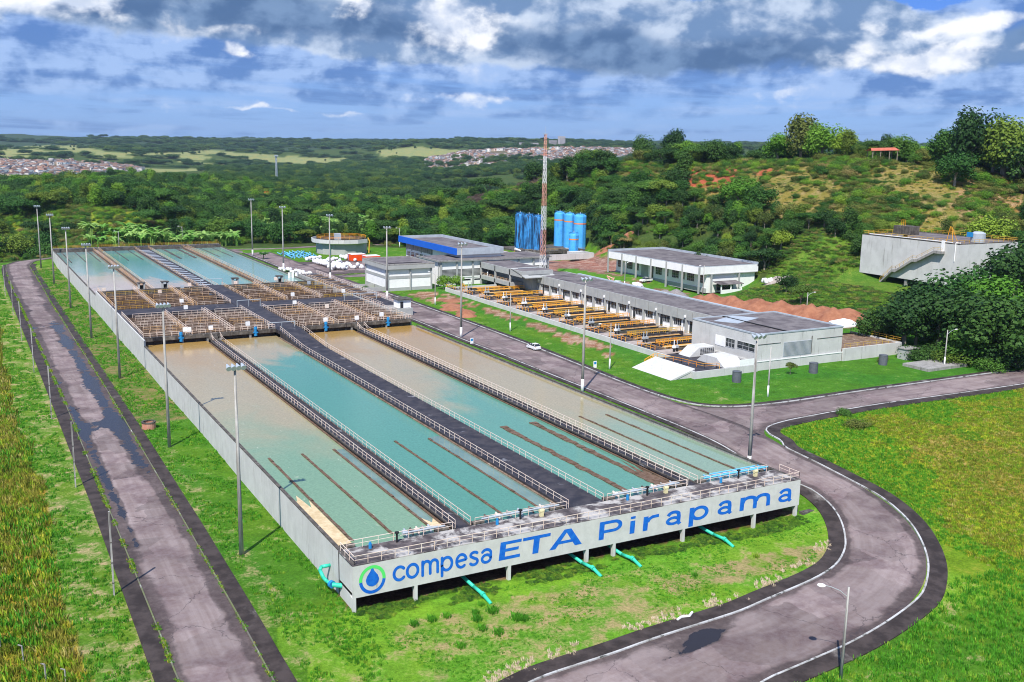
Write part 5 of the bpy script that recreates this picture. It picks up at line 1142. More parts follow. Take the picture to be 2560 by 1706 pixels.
# stair
ya,yb=Y0+W*.17,Y0+W*.69; zt_,zb_=19.6-.9,h1(X0-1,yb)+.3
mb=MB(); ys=[ya,ya+2.2]; 
pts=[(ya-1.6,18.1),(ya+1.2,18.1),(ya+7.2,14.8),(ya+8.6,14.8),(ya+(yb-ya)*.78,10.9),(ya+(yb-ya)*.85,10.9),(yb+1.5,zb_)]
for (a0,z0),(a1,z1) in zip(pts,pts[1:]):
    mb.prism([(a0,z0),(a1,z1),(a1,z1-.75),(a0,z0-.75)],X0-1.5,X0-.02,axis='x')
mb.build('stair_flight','conc',t,O)
mb=MB(); railing(mb,[(X0-1.4,a0,z0) for a0,z0 in pts],r=.05,step=2.0); mb.build('stair_railing','gold',t,O)
mb=MB(); mb.box(X0-.4,ya-1.4,18.1,X0-.05,ya-.4,21.2); mb.build('door_board','white',t,O)
mb=MB(); mb.path([(X0+.6,Y0-.12,20.9),(X0-.12,Y0+1.,20.9),(X0-.12,Y0+1.0,15.5)],.14,6); mb.path([(X0-.1,Y1-3,20.9),(X0-.1,Y0+2,20.9)],.12,6); mb.build('white_pipe','white',t,O)
# hut on the ridge
x,y,z=at(2205,404); t=thing('open_hut','open hut with red tiled roof on posts at the top of the ridge','hut',(x,y,z)); 
c_,s_=cr[0],cr[1]
def L2(a,b,zz): return (x+cr[0]*a+math.sin(YAW)*b,y+cr[1]*a+math.cos(YAW)*b,z+zz)
mb=MB(); mb.poly([L2(-5.8,-3.2,4.2),L2(5.8,-3.2,4.6),L2(5,0.5,5.7),L2(-4.8,.5,5.3)]); mb.poly([L2(-4.8,.5,5.3),L2(5,.5,5.7),L2(5.8,4,4.6),L2(-5.8,4,4.2)]); mb.poly([L2(-5.8,4,4.1),L2(5.8,4,4.5),L2(5.8,-3.2,4.5),L2(-5.8,-3.2,4.1)]); mb.build('tiled_roof','tile',t,(x,y,z))
for a in (-5,-1.8,1.8,5):
    for b in (-2.8,3.4): MB().tube(L2(a,b,-1.5),L2(a,b,4.3),.2,n=6).build('post','bark',t,(x,y,z))
x2,y2,z2=at(2312,404); MB().box(x2-2.5,y2-2,z2-1,x2+2.5,y2+2,z2+3).build('small_house','white',org=(x2,y2,z2),label='small white hut among the ridge trees right of the red roof',cat='hut')
HAZE=0.000045
# ------------------------------------------------------------------ vehicles and loose things
def car(x,y,rz,label,kind='hatch'):
    z=h1(x,y)+.07; t=thing('parked_car' if kind=='hatch' else 'pickup_truck',label,'car' if kind=='hatch' else 'pickup',(x,y,z),rz=rz)
    L=4.0 if kind=='hatch' else 5.2; w=.86
    if kind=='hatch': low=[(-2.0,.35),(-2.0,.85),(-1.85,1.0),(1.0,1.02),(1.85,.82),(2.0,.6),(2.0,.35)]; cab=[(-1.85,.98),(-1.45,1.42),(-1.1,1.5),(.15,1.47),(1.05,1.0)]
    else: low=[(-2.6,.5),(-2.6,1.1),(1.4,1.12),(2.4,1.0),(2.6,.75),(2.6,.45)]; cab=[(-.75,1.1),(-.55,1.72),(.6,1.75),(1.4,1.12)]
    mb=MB()
    def loft(P,sect):
        n=len(P)
        rows=[[(px_,s,pz) for px_,pz in P] for s in ()]
        k=len(mb.v)
        for s,ins,dz in sect:
            cx_=sum(p[0] for p in P)/n; cz=sum(p[1] for p in P)/n
            for px_,pz in P: mb.v.append((cx_+(px_-cx_)*(1-ins),s,pz-(dz if pz>cz else 0)))
        m=len(sect)
        for a in range(m-1):
            for i in range(n): j=(i+1)%n; mb.f.append((k+a*n+i,k+(a+1)*n+i,k+(a+1)*n+j,k+a*n+j)); mb.mi.append(0)
        mb.f.append(tuple(k+i for i in range(n))); mb.f.append(tuple(k+(m-1)*n+i for i in range(n))[::-1]); mb.mi+=[0,0]
    loft(low,[(-w,.03,.05),(-w+.1,0,0),(w-.1,0,0),(w,.03,.05)])
    mb.build('body','carpaint',t,(0,0,0))
    mb=MB(); loft(cab,[(-w+.06,.0,.3),(-w+.22,.0,0.03),(w-.22,.0,0.03),(w-.06,.0,.3)]); mb.build('cabin_glass','glass',t,(0,0,0))
    zt=1.49 if kind=='hatch' else 1.75; mb=MB(); xa,xb=(-1.3,.1) if kind=='hatch' else (-.5,.55); mb.box(xa,-.58,zt-.02,xb,.58,zt+.03)
    for s in (-1,1):
        for xx in ((-1.5,-.55,.35) if kind=='hatch' else (-.65,.1,.8)): mb.box(xx-.04,s*.72-.05,1.0,xx+.04,s*.72+.05,zt-.06)
    mb.build('roof_panel','carpaint',t,(0,0,0))
    if kind!='hatch': MB().box(-2.5,-.72,1.06,-.85,.72,1.13).build('load_bed','black',t,(0,0,0))
    for s in (-1,1):
        for xx in (-L*.31,L*.32):
            wh=MB().tube((xx,s*(w-.02),.33),(xx,s*(w-.22),.33),.33,n=16).build('wheel','black',t,(0,0,0)); MB().tube((xx,s*(w+.005),.33),(xx,s*(w-.05),.33),.19,n=10).build('rim','metal',wh,(0,0,0))
        MB().box(-L/2-.02,s*.78-.16*s,.78,-L/2+.1,s*.78,.98).build('tail_light','red',t,(0,0,0)); MB().box(L/2-.16,s*.74-.25*s,.62,L/2-.02,s*.74,.76).build('headlight','metal',t,(0,0,0))
        MB().box(.75,s*w,1.0,.9,s*(w+.16),1.12).build('wing_mirror','carpaint',t,(0,0,0))
    MB().box(-L/2-.03,-.3,.5,-L/2,.3,.62).build('number_plate','white',t,(0,0,0))
    return t
car(82.3,101.2,PI/2+.03,'white hatchback parked on the main road beside the lawn')
car(180.2,189.4,PI*1.05,'white double-cab pickup parked at the workshop door','pickup')
# crane truck half hidden behind the gallery roof
O=(158,181,h1(158,181)); t=thing('crane_truck','truck with white cab and folded red crane behind the filter gallery roof','truck',O,rz=-1.1)
MB().box(2.4,-1.2,.8,4.4,1.2,3.0).build('cab','carpaint',t,(0,0,0)); MB().box(4.38,-1.05,1.9,4.46,1.05,2.8).build('windscreen','glass',t,(0,0,0)); MB().box(-5,-1.2,.9,1.4,1.2,1.25).build('flatbed','grey',t,(0,0,0))
mb=MB(); mb.path([(1.9,0,1.2),(1.9,0,3.7),(-.6,.2,4.3),(.8,.3,2.6),(2.2,.2,3.9)],.22,6); mb.build('crane_arm','red',t,(0,0,0))
for xx in (-4,-2.8,3.3):
    for s in (-1,1): MB().tube((xx,s*1.2,.5),(xx,s*.85,.5),.5,n=14).build('wheel','black',t,(0,0,0))
# containers
for i,(x,y,l) in enumerate(((107.4,288.,'orange steel container with white top, the rear one of two'),(110.6,280.,'orange steel container with white top, the front one with an open flap'))):
    z=h1(x,y); t=thing('shipping_container',l,'container',(x,y,z),'orange containers'); MB().box(-3,-2.4,.1,3,2.4,2.7).build('shell','orange',t,(0,0,0))
    mb=MB(); 
    for k in range(12): mb.box(-3+k*.5+.1,-2.44,.25,-3+k*.5+.3,-2.4,2.55)
    for k in range(9): mb.box(-3.04,-2.4+k*.53+.1,.25,-3.,-2.4+k*.53+.3,2.55)
    mb.build('corrugation','orange',t,(0,0,0)); MB().box(-3.05,-2.45,2.7,3.05,2.45,2.8).build('roof','white',t,(0,0,0)); MB().box(-3.06,1.1,.2,-3.03,1.6,2.6).build('dark_stripe','bluegear',t,(0,0,0))
    if i: MB().box(.6,-3.1,1.5,2.0,-2.4,1.6).build('open_flap','orange',t,(0,0,0))
# white bulk bags
def bag_mesh(seed):
    mb=MB(); mb.ico((0,0,.62),.82,seed,.14,2,sq=(1,1,.85)); return mb
protoB=[]
rs=random.Random(8)
for i in range(4):
    me=bag_mesh(i).build('x','bag',smooth=True); d=me.data; bpy.data.objects.remove(me); protoB.append(d)
def bag(x,y,z,label,group,sc=1.): 
    o=link('bulk_bag',rs.choice(protoB),None,(x,y,z),label,None,'bag',group); o.rotation_euler[2]=rs.uniform(0,6); o.scale=(sc*rs.uniform(.85,1.1),sc*rs.uniform(.85,1.1),sc*rs.uniform(.85,1.15)); return o
A=[(88.6,290),(91,262),(97,268),(99,282),(94,294)]
n=0
for i in range(400):
    x=rs.uniform(87.5,100.5); y=rs.uniform(259,296)
    if n>=84: break
    if abs((x-88)-(294-y)*.12)<9 and (x-87)*.9+(y-296)*.1<11-abs(y-275)*.18: bag(x,y,h1(x,y)+rs.choice((0,0,.9)),'white bulk bag in the big heap in front of the round tank','white bags heaped before the round tank'); n+=1
for i in range(22): bag(87.6+(i%2)*1.3+i*.12,281-i*1.05,h1(88,270)+.5,'squarish white bag in the straight row at the road edge','white bags stacked in a row at the road edge',1.1)
for i in range(16): bag(rs.uniform(104,108),rs.uniform(285,300),h1(105,292),'white bulk bag standing apart on the grass left of the containers','white bags left of the containers')
for i in range(20): bag(69.8+i*.32+rs.uniform(-.3,.3),268-i*1.15,h1(71,260)+rs.choice((0,.5)),'white bag stacked along the far right tank edge','white bags along the far right tank edge')
for i in range(34):
    a=rs.uniform(0,6.28); r=rs.uniform(0,3.6); bag(166.5+r*math.cos(a)*1.0,176.5+r*1.5*math.sin(a),h1(166,176)+(1.1 if r<1.8 else 0)+rs.uniform(-.2,.2),'white bulk bag in the pile in front of the workshop','white bags piled before the workshop',1.)
for i in range(12): bag(204+rs.uniform(-3,3)*.6,152+rs.uniform(-3,3)*.6,h1(204,152)+rs.uniform(0,.6),'pale rubble bag on the paved patch left of the elevated tank','pale bags by the elevated tank')
# blue pipes
pm=MB().tube((0,-3,.22),(0,3,.22),.2,n=10).build('x','bluepipe',smooth=False); pd=pm.data; bpy.data.objects.remove(pm)
for i in range(60):
    x=85.2+ (i%20)*.62+rs.uniform(-.2,.2); y=306+(i//20)*7.5+rs.uniform(-1.5,1.5)+(i%20)*.2
    o=link('blue_pipe',pd,None,(x,y,h1(x,y)+(.35 if i%3==0 else 0)),['light blue pipe in the stack nearest the white bags','light blue pipe in the middle stack on the grass','light blue pipe in the rear stack below the round tank'][i//20],None,'pipe','light blue pipes stacked on the grass'); o.rotation_euler[2]=rs.uniform(-.5,.1)
# heaps
def heap(name,label,cat,pts,m,seed=0,res=26):
    """pts: (x,y,radius,height) cones merged into one heap"""
    x0=min(p[0]-p[2] for p in pts); x1=max(p[0]+p[2] for p in pts); y0=min(p[1]-p[2] for p in pts); y1=max(p[1]+p[2] for p in pts)
    nx=max(12,int((x1-x0)/.7)); ny=max(12,int((y1-y0)/.7)); X,Y=np.meshgrid(np.linspace(x0,x1,nx),np.linspace(y0,y1,ny)); xf,yf=X.ravel(),Y.ravel()
    hh=np.zeros(len(xf))
    for px_,py_,r,h_ in pts:
        d=np.hypot(xf-px_,yf-py_)/r; hh=np.maximum(hh,h_*np.clip(1-d**1.3,0,1))
    hh=hh*(.75+.5*fbm(xf/1.6,yf/1.6,seed)); z=H(xf,yf)+hh-.12
    mb=MB(); mb.v=[tuple(q) for q in np.c_[xf,yf,z]]
    for j in range(ny-1):
        for i in range(nx-1):
            a=j*nx+i
            if max(hh[a],hh[a+1],hh[a+nx],hh[a+nx+1])>.02: mb.f.append((a,a+1,a+nx+1,a+nx)); mb.mi.append(0)
    return mb.build(name,m,org=(pts[0][0],pts[0][1],h1(pts[0][0],pts[0][1])),smooth=True,label=label,kind='stuff')
heap('soil_heap','long heap of red soil behind the filter gallery','soil',[(162+i*.75+1.3*math.sin(i*1.9),137-i*2.15,6.2+1.2*math.sin(i*2.3),3.6+.5*math.sin(i*1.7)) for i in range(21)],'soil',4)
heap('gravel_heap','grey gravel heap in front of the workshop corner','gravel',[(169.4,158.4,4.6,2.7),(170.6,165.6,3.,1.9),(170,171,2,1)],'gravel',6)
heap('soil_heap','heap of pale brown soil on the grass by the main road','soil',[(88.5,150,3.3,2.),(91,155,3.2,1.3),(90,162,4,1.2),(93,168,4,1.),(97,176,4,.8)],'soil',9)
heap('rubble_heap','pale rubble heap left of the elevated tank','rubble',[(205.5,151,4,2.),(208,149,2.6,1.2)],'pad',2)
heap('soil_heap','low reddish soil ridge near the silos','soil',[(212,263,5,2.2),(220,259,4,1.5)],'soil',12)
# bins
for x,y,l in ((104.1,54.6,'grey drum on the lawn under the sloping hood, leftmost of three'),(125.3,54,'grey drum on the lawn beside the little tree, middle of three'),(146.8,53.8,'grey drum by the bush at the right end of the wall')):
    z=h1(x,y); t=thing('waste_drum',l,'drum',(x,y,z),'grey drums on the lawn'); MB().tube((0,0,-.1),(0,0,2.3),.95,.95,16).build('drum','bin',t,(0,0,0)); MB().lathe((0,0,2.2),[(.97,0),(1.0,.1),(.8,.14),(.8,0),(0,0)],16).build('rim','bin',t,(0,0,0))
for x,y,l,tx in ((84.6,78.4,'small blue and white sign on the lawn by the lamp post',1),(72.1,113.6,'small blue and white marker on the verge beside the tank',1)):
    z=h1(x,y); t=thing('small_sign',l,'sign',(x,y,z)); MB().box(-.4,-.06,0,.4,.06,1.5).build('board','white',t,(0,0,0)); MB().box(-.3,-.075,.8,.3,-.06,1.35).build('panel','bluegear',t,(0,0,0))
# concrete planters and slabs at the right lane
t=thing('concrete_box','pale concrete inspection box beside the lane at the right','box',(158,57,-1)); MB().box(155.8,55,-1.3,160,57.5,1.4).build('body','grey',t,(158,57,-1)); MB().box(155.6,54.8,1.4,160.2,57.7,1.6).build('lid','conc',t,(158,57,-1))
MB().box(150,44,-1.3,163,51,-.4).build('low_slab','conc',org=(156,47,-1),label='low stained concrete slab in front of the inspection box',cat='slab')
x,y,z=at(1155*1.0+ (1870-1150)*.3/1.0 if False else 1715,1545); MB().path([(x-1.4,y-.2,z+.2),(x-.6,y+.1,z+.22),(x+.4,y-.1,z+.2),(x+1.3,y+.5,z+.2)],.14,7).build('white_tube','white',org=(x,y,z),label='short bent white tube lying on the pavement edge',cat='tube')
# windsock
t=thing('windsock','white windsock on a pole behind the white building','windsock',(152,236,-1)); MB().tube((152,236,-1),(152,236,7.5),.09,n=6).build('pole','gold',t,(152,236,-1)); MB().tube((152,236,7.4),(154.2,235,6.6),.5,.25,10).build('sock','white',t,(152,236,-1))

# ------------------------------------------------------------------ vegetation
def crown_data(name,seed,kind='round',n=1100,leaf=.6,mats=('mid',)):
    """unit tree: height 10, made of leaf clumps through several lobes, light trunk separate"""
    rs=np.random.RandomState(seed); lobes=[]
    if kind=='round':
        for i in range(17): a=rs.rand()*6.28; r=rs.rand()**.5*3.1; lobes.append((r*math.cos(a),r*math.sin(a),3.9+rs.rand()*4.0-(r*.35),1.0+rs.rand()*1.2,.9+rs.rand()*.3))
        lobes.append((0,0,6.6,2.6,1.))
    elif kind=='flat':
        for i in range(13): a=rs.rand()*6.28; r=rs.rand()**.5*4.6; lobes.append((r*math.cos(a),r*math.sin(a),7.4+rs.rand()*1.2-r*.28,1.6+rs.rand()*.8,.5))
    elif kind=='tall':
        for i in range(9): a=rs.rand()*6.28; r=rs.rand()*1.5; lobes.append((r*math.cos(a),r*math.sin(a),3.5+i*.65,1.3+rs.rand()*.8,1.2))
    elif kind=='bush':
        for i in range(9): a=rs.rand()*6.28; r=rs.rand()**.5*3.6; lobes.append((r*math.cos(a),r*math.sin(a),1.2+rs.rand()*2.2,1.5+rs.rand()*1.3,.9))
    elif kind=='mound':
        for i in range(12): a=rs.rand()*6.28; r=rs.rand()**.5*4.2; lobes.append((r*math.cos(a),r*math.sin(a),.6+rs.rand()*1.4,1.2+rs.rand()*1.1,.7))
    L=np.array(lobes); wts=L[:,3]**2; k=rs.choice(len(L),n,p=wts/wts.sum()); d=rs.normal(size=(n,3)); d[:,2]=np.where(d[:,2]<0,d[:,2]*.55,d[:,2]); d/=np.linalg.norm(d,axis=1)[:,None]
    rad=L[k,3]*(.66+.48*rs.rand(n)**1.5); c=L[k,:3]+d*rad[:,None]*np.c_[np.ones(n),np.ones(n),L[k,4]]
    if kind in('bush','mound'): c[:,2]=np.maximum(c[:,2],.05)
    nr=d+rs.normal(size=(n,3))*.45; nr[:,2]+=.35; nr/=np.linalg.norm(nr,axis=1)[:,None]
    t1=np.cross(nr,rs.normal(size=(n,3))); t1/=np.linalg.norm(t1,axis=1)[:,None]; t2=np.cross(nr,t1); s=leaf*(.6+.8*rs.rand(n))[:,None]
    v=np.stack([c+t1*s*.55,c+t2*s*.5+t1*s*.1,c-t1*s*.55,c-t2*s*.5],1).reshape(-1,3)
    f=np.arange(4*n).reshape(-1,4); me=bpy.data.meshes.new(name); me.from_pydata([tuple(q) for q in v],[],[tuple(int(i) for i in q) for q in f]); me.update(); return me
def trunk_data(name,seed,kind):
    rs=random.Random(seed); mb=MB(); top={'round':5.5,'flat':6.6,'tall':4.}.get(kind,1.5)
    mb.tube((0,0,-1.2),(0.1,0,top*.55),.34,.24,7)
    for i in range(4): a=i*1.57+rs.uniform(-.4,.4); mb.tube((.1,0,top*.5),(math.cos(a)*1.6,math.sin(a)*1.6,top),.17,.07,5)
    me=mb.build('x','bark'); d=me.data; bpy.data.objects.remove(me); d.name=name; return d
KD={}
for kind,n,leaf in (('round',3400,.39),('flat',3000,.40),('tall',2200,.38),('bush',2300,.36),('mound',1000,.38)):
    KD[kind]=[crown_data(kind+'_crown',i*3+len(kind),kind,n,leaf) for i in range(3)]
KT={k:trunk_data(k+'_trunk',1,k) for k in ('round','flat','tall','bush')}
MATC={}
def withmat(me,m):
    k=(me.name,m)
    if k not in MATC:
        d=me.copy(); d.materials.clear(); d.materials.append(L_[m]); MATC[k]=d
    return MATC[k]
TREES=[]
def tree(x,y,hgt,kind,tone,label,group=None,wid=1.,rsd=None,cat='tree',name=None):
    rs_=random.Random(int(x*13+y*7)); z=h1(x,y); s=hgt/10.
    t=thing(name or {'round':'broadleaf_tree','flat':'spreading_tree','tall':'slender_tree','bush':'bush','mound':'shrub'}[kind],label,cat,(x,y,z-.2),group,rs_.uniform(0,6.28)); t.scale=(s*wid,s*wid,s)
    link('crown',withmat(rs_.choice(KD[kind]),tone),t)
    if kind in KT: link('trunk',KT[kind],t)
    TREES.append((x,y,hgt*.3)); return t
# palms and bananas
def frond_mesh(mb,base,az,ln,droop,w,seg=6,m=0,fold=.25):
    p=Vector(base); d=Vector((math.cos(az),math.sin(az),0)); side=Vector((-d.y,d.x,0)); prev=None; el=1.15
    for i in range(seg+1):
        t=i/seg; ww=w*math.sin(PI*min(1,.08+t*.92))**.7 if t<1 else .01
        c=p.copy(); L_=c+side*ww-Vector((0,0,ww*fold)); R_=c-side*ww-Vector((0,0,ww*fold))
        if prev: mb.quad(prev[0],tuple(c),tuple(L_),prev[1],m); mb.quad(tuple(c),prev[0],prev[2],tuple(R_),m)
        prev=(tuple(c),tuple(L_),tuple(R_)); p=p+(d*math.cos(el)+Vector((0,0,math.sin(el))))*ln/seg; el-=droop/seg
def banana_data(seed):
    rs_=random.Random(seed); mb=MB()
    for k in range(4): a=rs_.uniform(0,6.28); mb.tube((math.cos(a)*.7,math.sin(a)*.7,-.3),(math.cos(a)*.8,math.sin(a)*.8,2.2),.16,.1,5)
    for k in range(15): a=rs_.uniform(0,6.28); r=.8*rs_.random(); frond_mesh(mb,(r*math.cos(a*2),r*math.sin(a*2),1.6+rs_.random()*.6),a,rs_.uniform(2.4,3.6),rs_.uniform(1.4,2.6),rs_.uniform(.32,.48))
    o=mb.build('x',L_['banana']); d=o.data; bpy.data.objects.remove(o); d.name='banana_clump'; return d
def palm_data(seed,hgt):
    rs_=random.Random(seed); mb=MB(); mb.tube((0,0,-.5),(.2,0,hgt),.22,.15,7)
    for k in range(18):
        a=k*2.4; 
        frond_mesh(mb,(.2,0,hgt),a,rs_.uniform(2.6,3.4),rs_.uniform(1.6,2.9),.34,6,fold=.9)
    o=mb.build('x',L_['olive' if seed%2 else 'mid']); d=o.data; bpy.data.objects.remove(o); d.name='palm'; return d
BN=[banana_data(i) for i in range(4)]; rs=random.Random(77)
nb=0
def onD(px,D): d=ray(px,600); d=d/math.hypot(d[0],d[1]); return CAM+d*D
for i in range(90):
    if i<46: px=rs.uniform(640,930); D=rs.uniform(500,565); lab='banana plant in the bright grove beyond the far pole'; gp='banana plants in the grove behind the far road'
    else: px=rs.uniform(215,600); D=rs.uniform(482,508); lab='banana plant in the row behind the far end railing'; gp='banana plants behind the far end of the tanks'
    q=onD(px,D); 
    if q[1]<366 and q[0]<80: continue
    o=link('banana_plant',rs.choice(BN),None,(q[0],q[1],h1(q[0],q[1])),lab,None,'banana plant',gp); o.scale=(rs.uniform(1.4,2.1),)*3; o.rotation_euler[2]=rs.uniform(0,6); TREES.append((q[0],q[1],2))
for x,y,h_,l in ((74,306,1.6,'small palm by the far right tank corner'),(129,283,2.5,'young palm on the lawn left of the blue-fascia building'),(222,262,3.2,'palm at the foot of the hill right of the silos'),(231,222,2.6,'yellowish palm behind the workshop roof'),(8,368,1.5,'low yellowish palm behind the far end railing')):
    o=link('palm',palm_data(int(x),h_),None,(x,y,h1(x,y)),l,None,'palm'); TREES.append((x,y,2))
# named single trees: (x,y of the 2353 px view at the base, distance, height, kind, tone, width, label)
for dx,dy,D,hg,kd,tn,wd,l in (
 (1468,400,575,22,'round','dark',.8,'round dark tree standing alone on the left end of the skyline ridge'),(1543,398,545,22,'round','dark',.85,'dark domed tree on the skyline, right of the lone round one'),
 (1826,388,425,20,'round','olive',1.,'tall grey-green tree with an open crown on the ridge skyline'),(1775,392,430,13,'round','bright',1.3,'light green tree on the ridge left of the tallest grey-green one'),(1875,385,415,15,'round','bright',1.2,'light green tree just right of the tall grey-green one'),
 (2215,375,385,22,'round','dark',.9,'tallest dark tree near the right end of the ridge'),(2290,380,380,20,'round','mid',1.1,'big green tree at the right end of the ridge, beside the tallest'),(2340,390,370,18,'round','dark',1.,'dark ridge tree cut by the right edge of the picture'),(2160,380,395,15,'round','mid',1.1,'green ridge tree left of the tallest dark one'),(2245,430,350,15,'round','dark',1.2,'dark broad tree in front of the right end of the ridge'),(2180,405,360,12,'round','mid',1.2,'mid green tree below the white ridge hut'),
 (2085,372,400,11,'tall','mid',1.,'thin-trunked tree beside the red-roofed hut'),(1925,380,410,12,'round','bright',1.1,'fresh green tree on the ridge well left of the hut'),(1985,372,415,13,'round','dark',1.1,'dark tree rising behind the red-roofed hut'),(2040,372,412,13,'round','mid',1.1,'green tree behind the right end of the hut roof'),(1955,388,395,10,'round','olive',1.2,'dull green tree left of the red-roofed hut'),
 (1120,455,640,17,'flat','dark',1.,'flat-topped spreading tree left of the yellow-green patch'),(1020,480,640,16,'flat','dark',1.2,'wide flat-topped dark tree behind the far lawn'),(1095,440,690,16,'round','dark',1.3,'dark tree mass behind the brown scrub'),(1160,425,690,17,'round','dark',1.3,'big dark tree left of the lattice mast'),(1200,430,650,12,'tall','bright',1.,'small bright tree standing in the brown scrub'),
 (860,395,900,20,'flat','dark',1.4,'dark spreading canopy in the middle distance'),(1330,400,620,16,'round','olive',1.2,'pale trunked trees on the ridge right of the mast'),(1290,415,610,14,'round','mid',1.,'green tree just right of the lattice mast'),
 (1690,500,430,14,'round','bright',1.3,'bright green bushy tree in the middle of the slope above the workshop'),(1740,520,415,13,'round','mid',1.2,'green tree right of the bright bushy one on the slope'),(1375,490,520,14,'tall','mid',1.1,'pale-trunked tree above the right silos'),(1560,500,470,14,'tall','dark',1.1,'tall dark tree above the workshop roof'),(1225,480,590,14,'round','dark',1.2,'dark round tree above the left silos'),(1300,470,560,15,'round','dark',1.2,'dark tree behind the lattice mast foot'),
 (2270,515,372,12,'round','bright',1.5,'broad bright tree behind the drum on the elevated tank'),(1850,625,305,7,'flat','dark',1.,'small dark open tree on the grassy mound'),(1815,600,318,7,'round','dark',1.1,'dark shrubby tree on the left shoulder of the mound'),(1780,650,300,4.5,'bush','mid',1.1,'pale-leaved bush beside the end of the workshop'),
 (2100,745,262,10,'round','dark',1.4,'big dark tree right of the red soil heap'),(2180,740,262,12,'round','dark',1.35,'dark tree in the thick clump right of the mound'),(2260,760,255,13,'round','dark',1.35,'dark tree in the thick clump near the right edge'),(2330,780,250,13,'round','dark',1.3,'dark tree at the right edge above the lane'),(2150,690,280,11,'round','dark',1.3,'dark tree in front of the stilts of the elevated tank'),(2225,680,285,13,'round','mid',1.3,'green tree hiding the right corner of the elevated tank'),(2300,690,280,13,'round','bright',1.4,'light green crown right of the elevated tank stair'),(2345,650,300,13,'round','dark',1.3,'dark crown at the right edge beside the elevated tank'),(2050,730,268,7,'bush','dark',1.3,'low dark shrubbery at the foot of the mound'),(2120,800,243,7,'bush','dark',1.4,'dark shrub edge above the lane'),(2210,820,240,7,'bush','dark',1.4,'dark shrub at the bend of the lane'),(2300,825,238,7,'bush','mid',1.4,'green shrub by the kerb at the far right'),(2040,690,275,6,'bush','mid',1.3,'green bush halfway up the mound'),
 (2145,650,290,9,'round','olive',1.1,'grey-green small tree before the stilts of the elevated tank')):
    
    if dx>1750 and dy<415 and 340<D<440: D+=58; hg*=1.2
    if 1930<dx<2100 and dy<400: D=478; hg*=.85
    if 2030<dx and dy>=630 and D<310: hg*=1.4 if kd=='round' else .9; D+=0 if kd=='round' else 8
    q=onD(dx*1.088,D); tree(q[0],q[1],hg,kd,tn,l,wid=wd)
r_=random.Random(5)
for i in range(58):
    dx=1440+i*16.2+r_.uniform(-9,9); t_=(dx-1440)/913; base=np.interp(dx,[1440,1650,1800,2000,2200,2353],[405,395,385,378,385,398]); D=np.interp(dx,[1440,1650,1800,2000,2200,2353],[560,515,495,475,452,430])+r_.uniform(-4,26)
    hg=np.interp(dx,[1440,1700,1780,1860,2000,2120,2200,2353],[9,10,15,14,11,12,18,17])*r_.uniform(.75,1.12); q=onD(dx*1.088,D)
    if 1960<dx<2080 or 1530<dx<1695: continue
    to=r_.choices(('dark','mid','bright','olive'),(4,4,1.5,1))[0]; part_='left' if dx<1720 else ('middle' if dx<1990 else 'right')
    tree(q[0],q[1],hg,'round',to,'%s tree in the dense line along the %s part of the ridge'%({'dark':'dark green','mid':'mid green','bright':'bright green','olive':'olive'}[to],part_),'trees along the ridge',wid=r_.uniform(1.05,1.4))
r_=random.Random(15)
for i in range(40):
    dx=r_.uniform(2020,2400); dy=r_.uniform(690,815); D=262-(dy-745)*.22+r_.uniform(-6,10)
    if dy>760+(dx-2050)*.18: continue
    q=onD(dx*1.088,D); to=r_.choices(('dark','mid'),(4,1))[0]; tree(q[0],q[1],r_.uniform(8,13),r_.choice(('bush','round','bush')),to,'%s tree in the dense dark clump between the lane and the elevated tank'%{'dark':'dark green','mid':'mid green'}[to],'trees in the dark clump at the right',wid=r_.uniform(1.1,1.5))
tree(80.5,208.5,3.4,'bush','mid','dense clipped shrub with yellow flecks beside the store wall')
for x,y,l in ((105.5,200.5,'small round-headed tree in front of the long white building, left of its pair'),(109.5,199.2,'small round-headed tree in front of the long white building, right of its pair')): tree(x,y,5.4,'round','bright',l,wid=1.1)
tree(119.5,55,3.2,'flat','olive','sparse little tree on the lawn between two grey drums',wid=.8)
tree(149.5,56,3.6,'bush','olive','grey-leaved bush at the end of the low wall',wid=.8)
tree(151,190,4,'bush','dark','bush behind the gallery roof near the crane truck')
x,y,z=at(2150*1.0,1040*1.0) if False else at(1860+960/3.357,1000+230/3.357); tree(x,y,3.4,'bush','olive','clump of tall reed-like grass in the field by the road junction',wid=1.5,name='tall_grass_clump',cat='plant'); tree(x+3,y+6,3.2,'bush','mid','rounded green shrub just behind the reed clump',wid=1.1)
for px,py in ((1990,590),(2130,640),(1840,560)): x,y,z=at(1150+px/3.314 if False else 1150+px/3.314,1240+py/3.314-100) if False else (0,0,0)

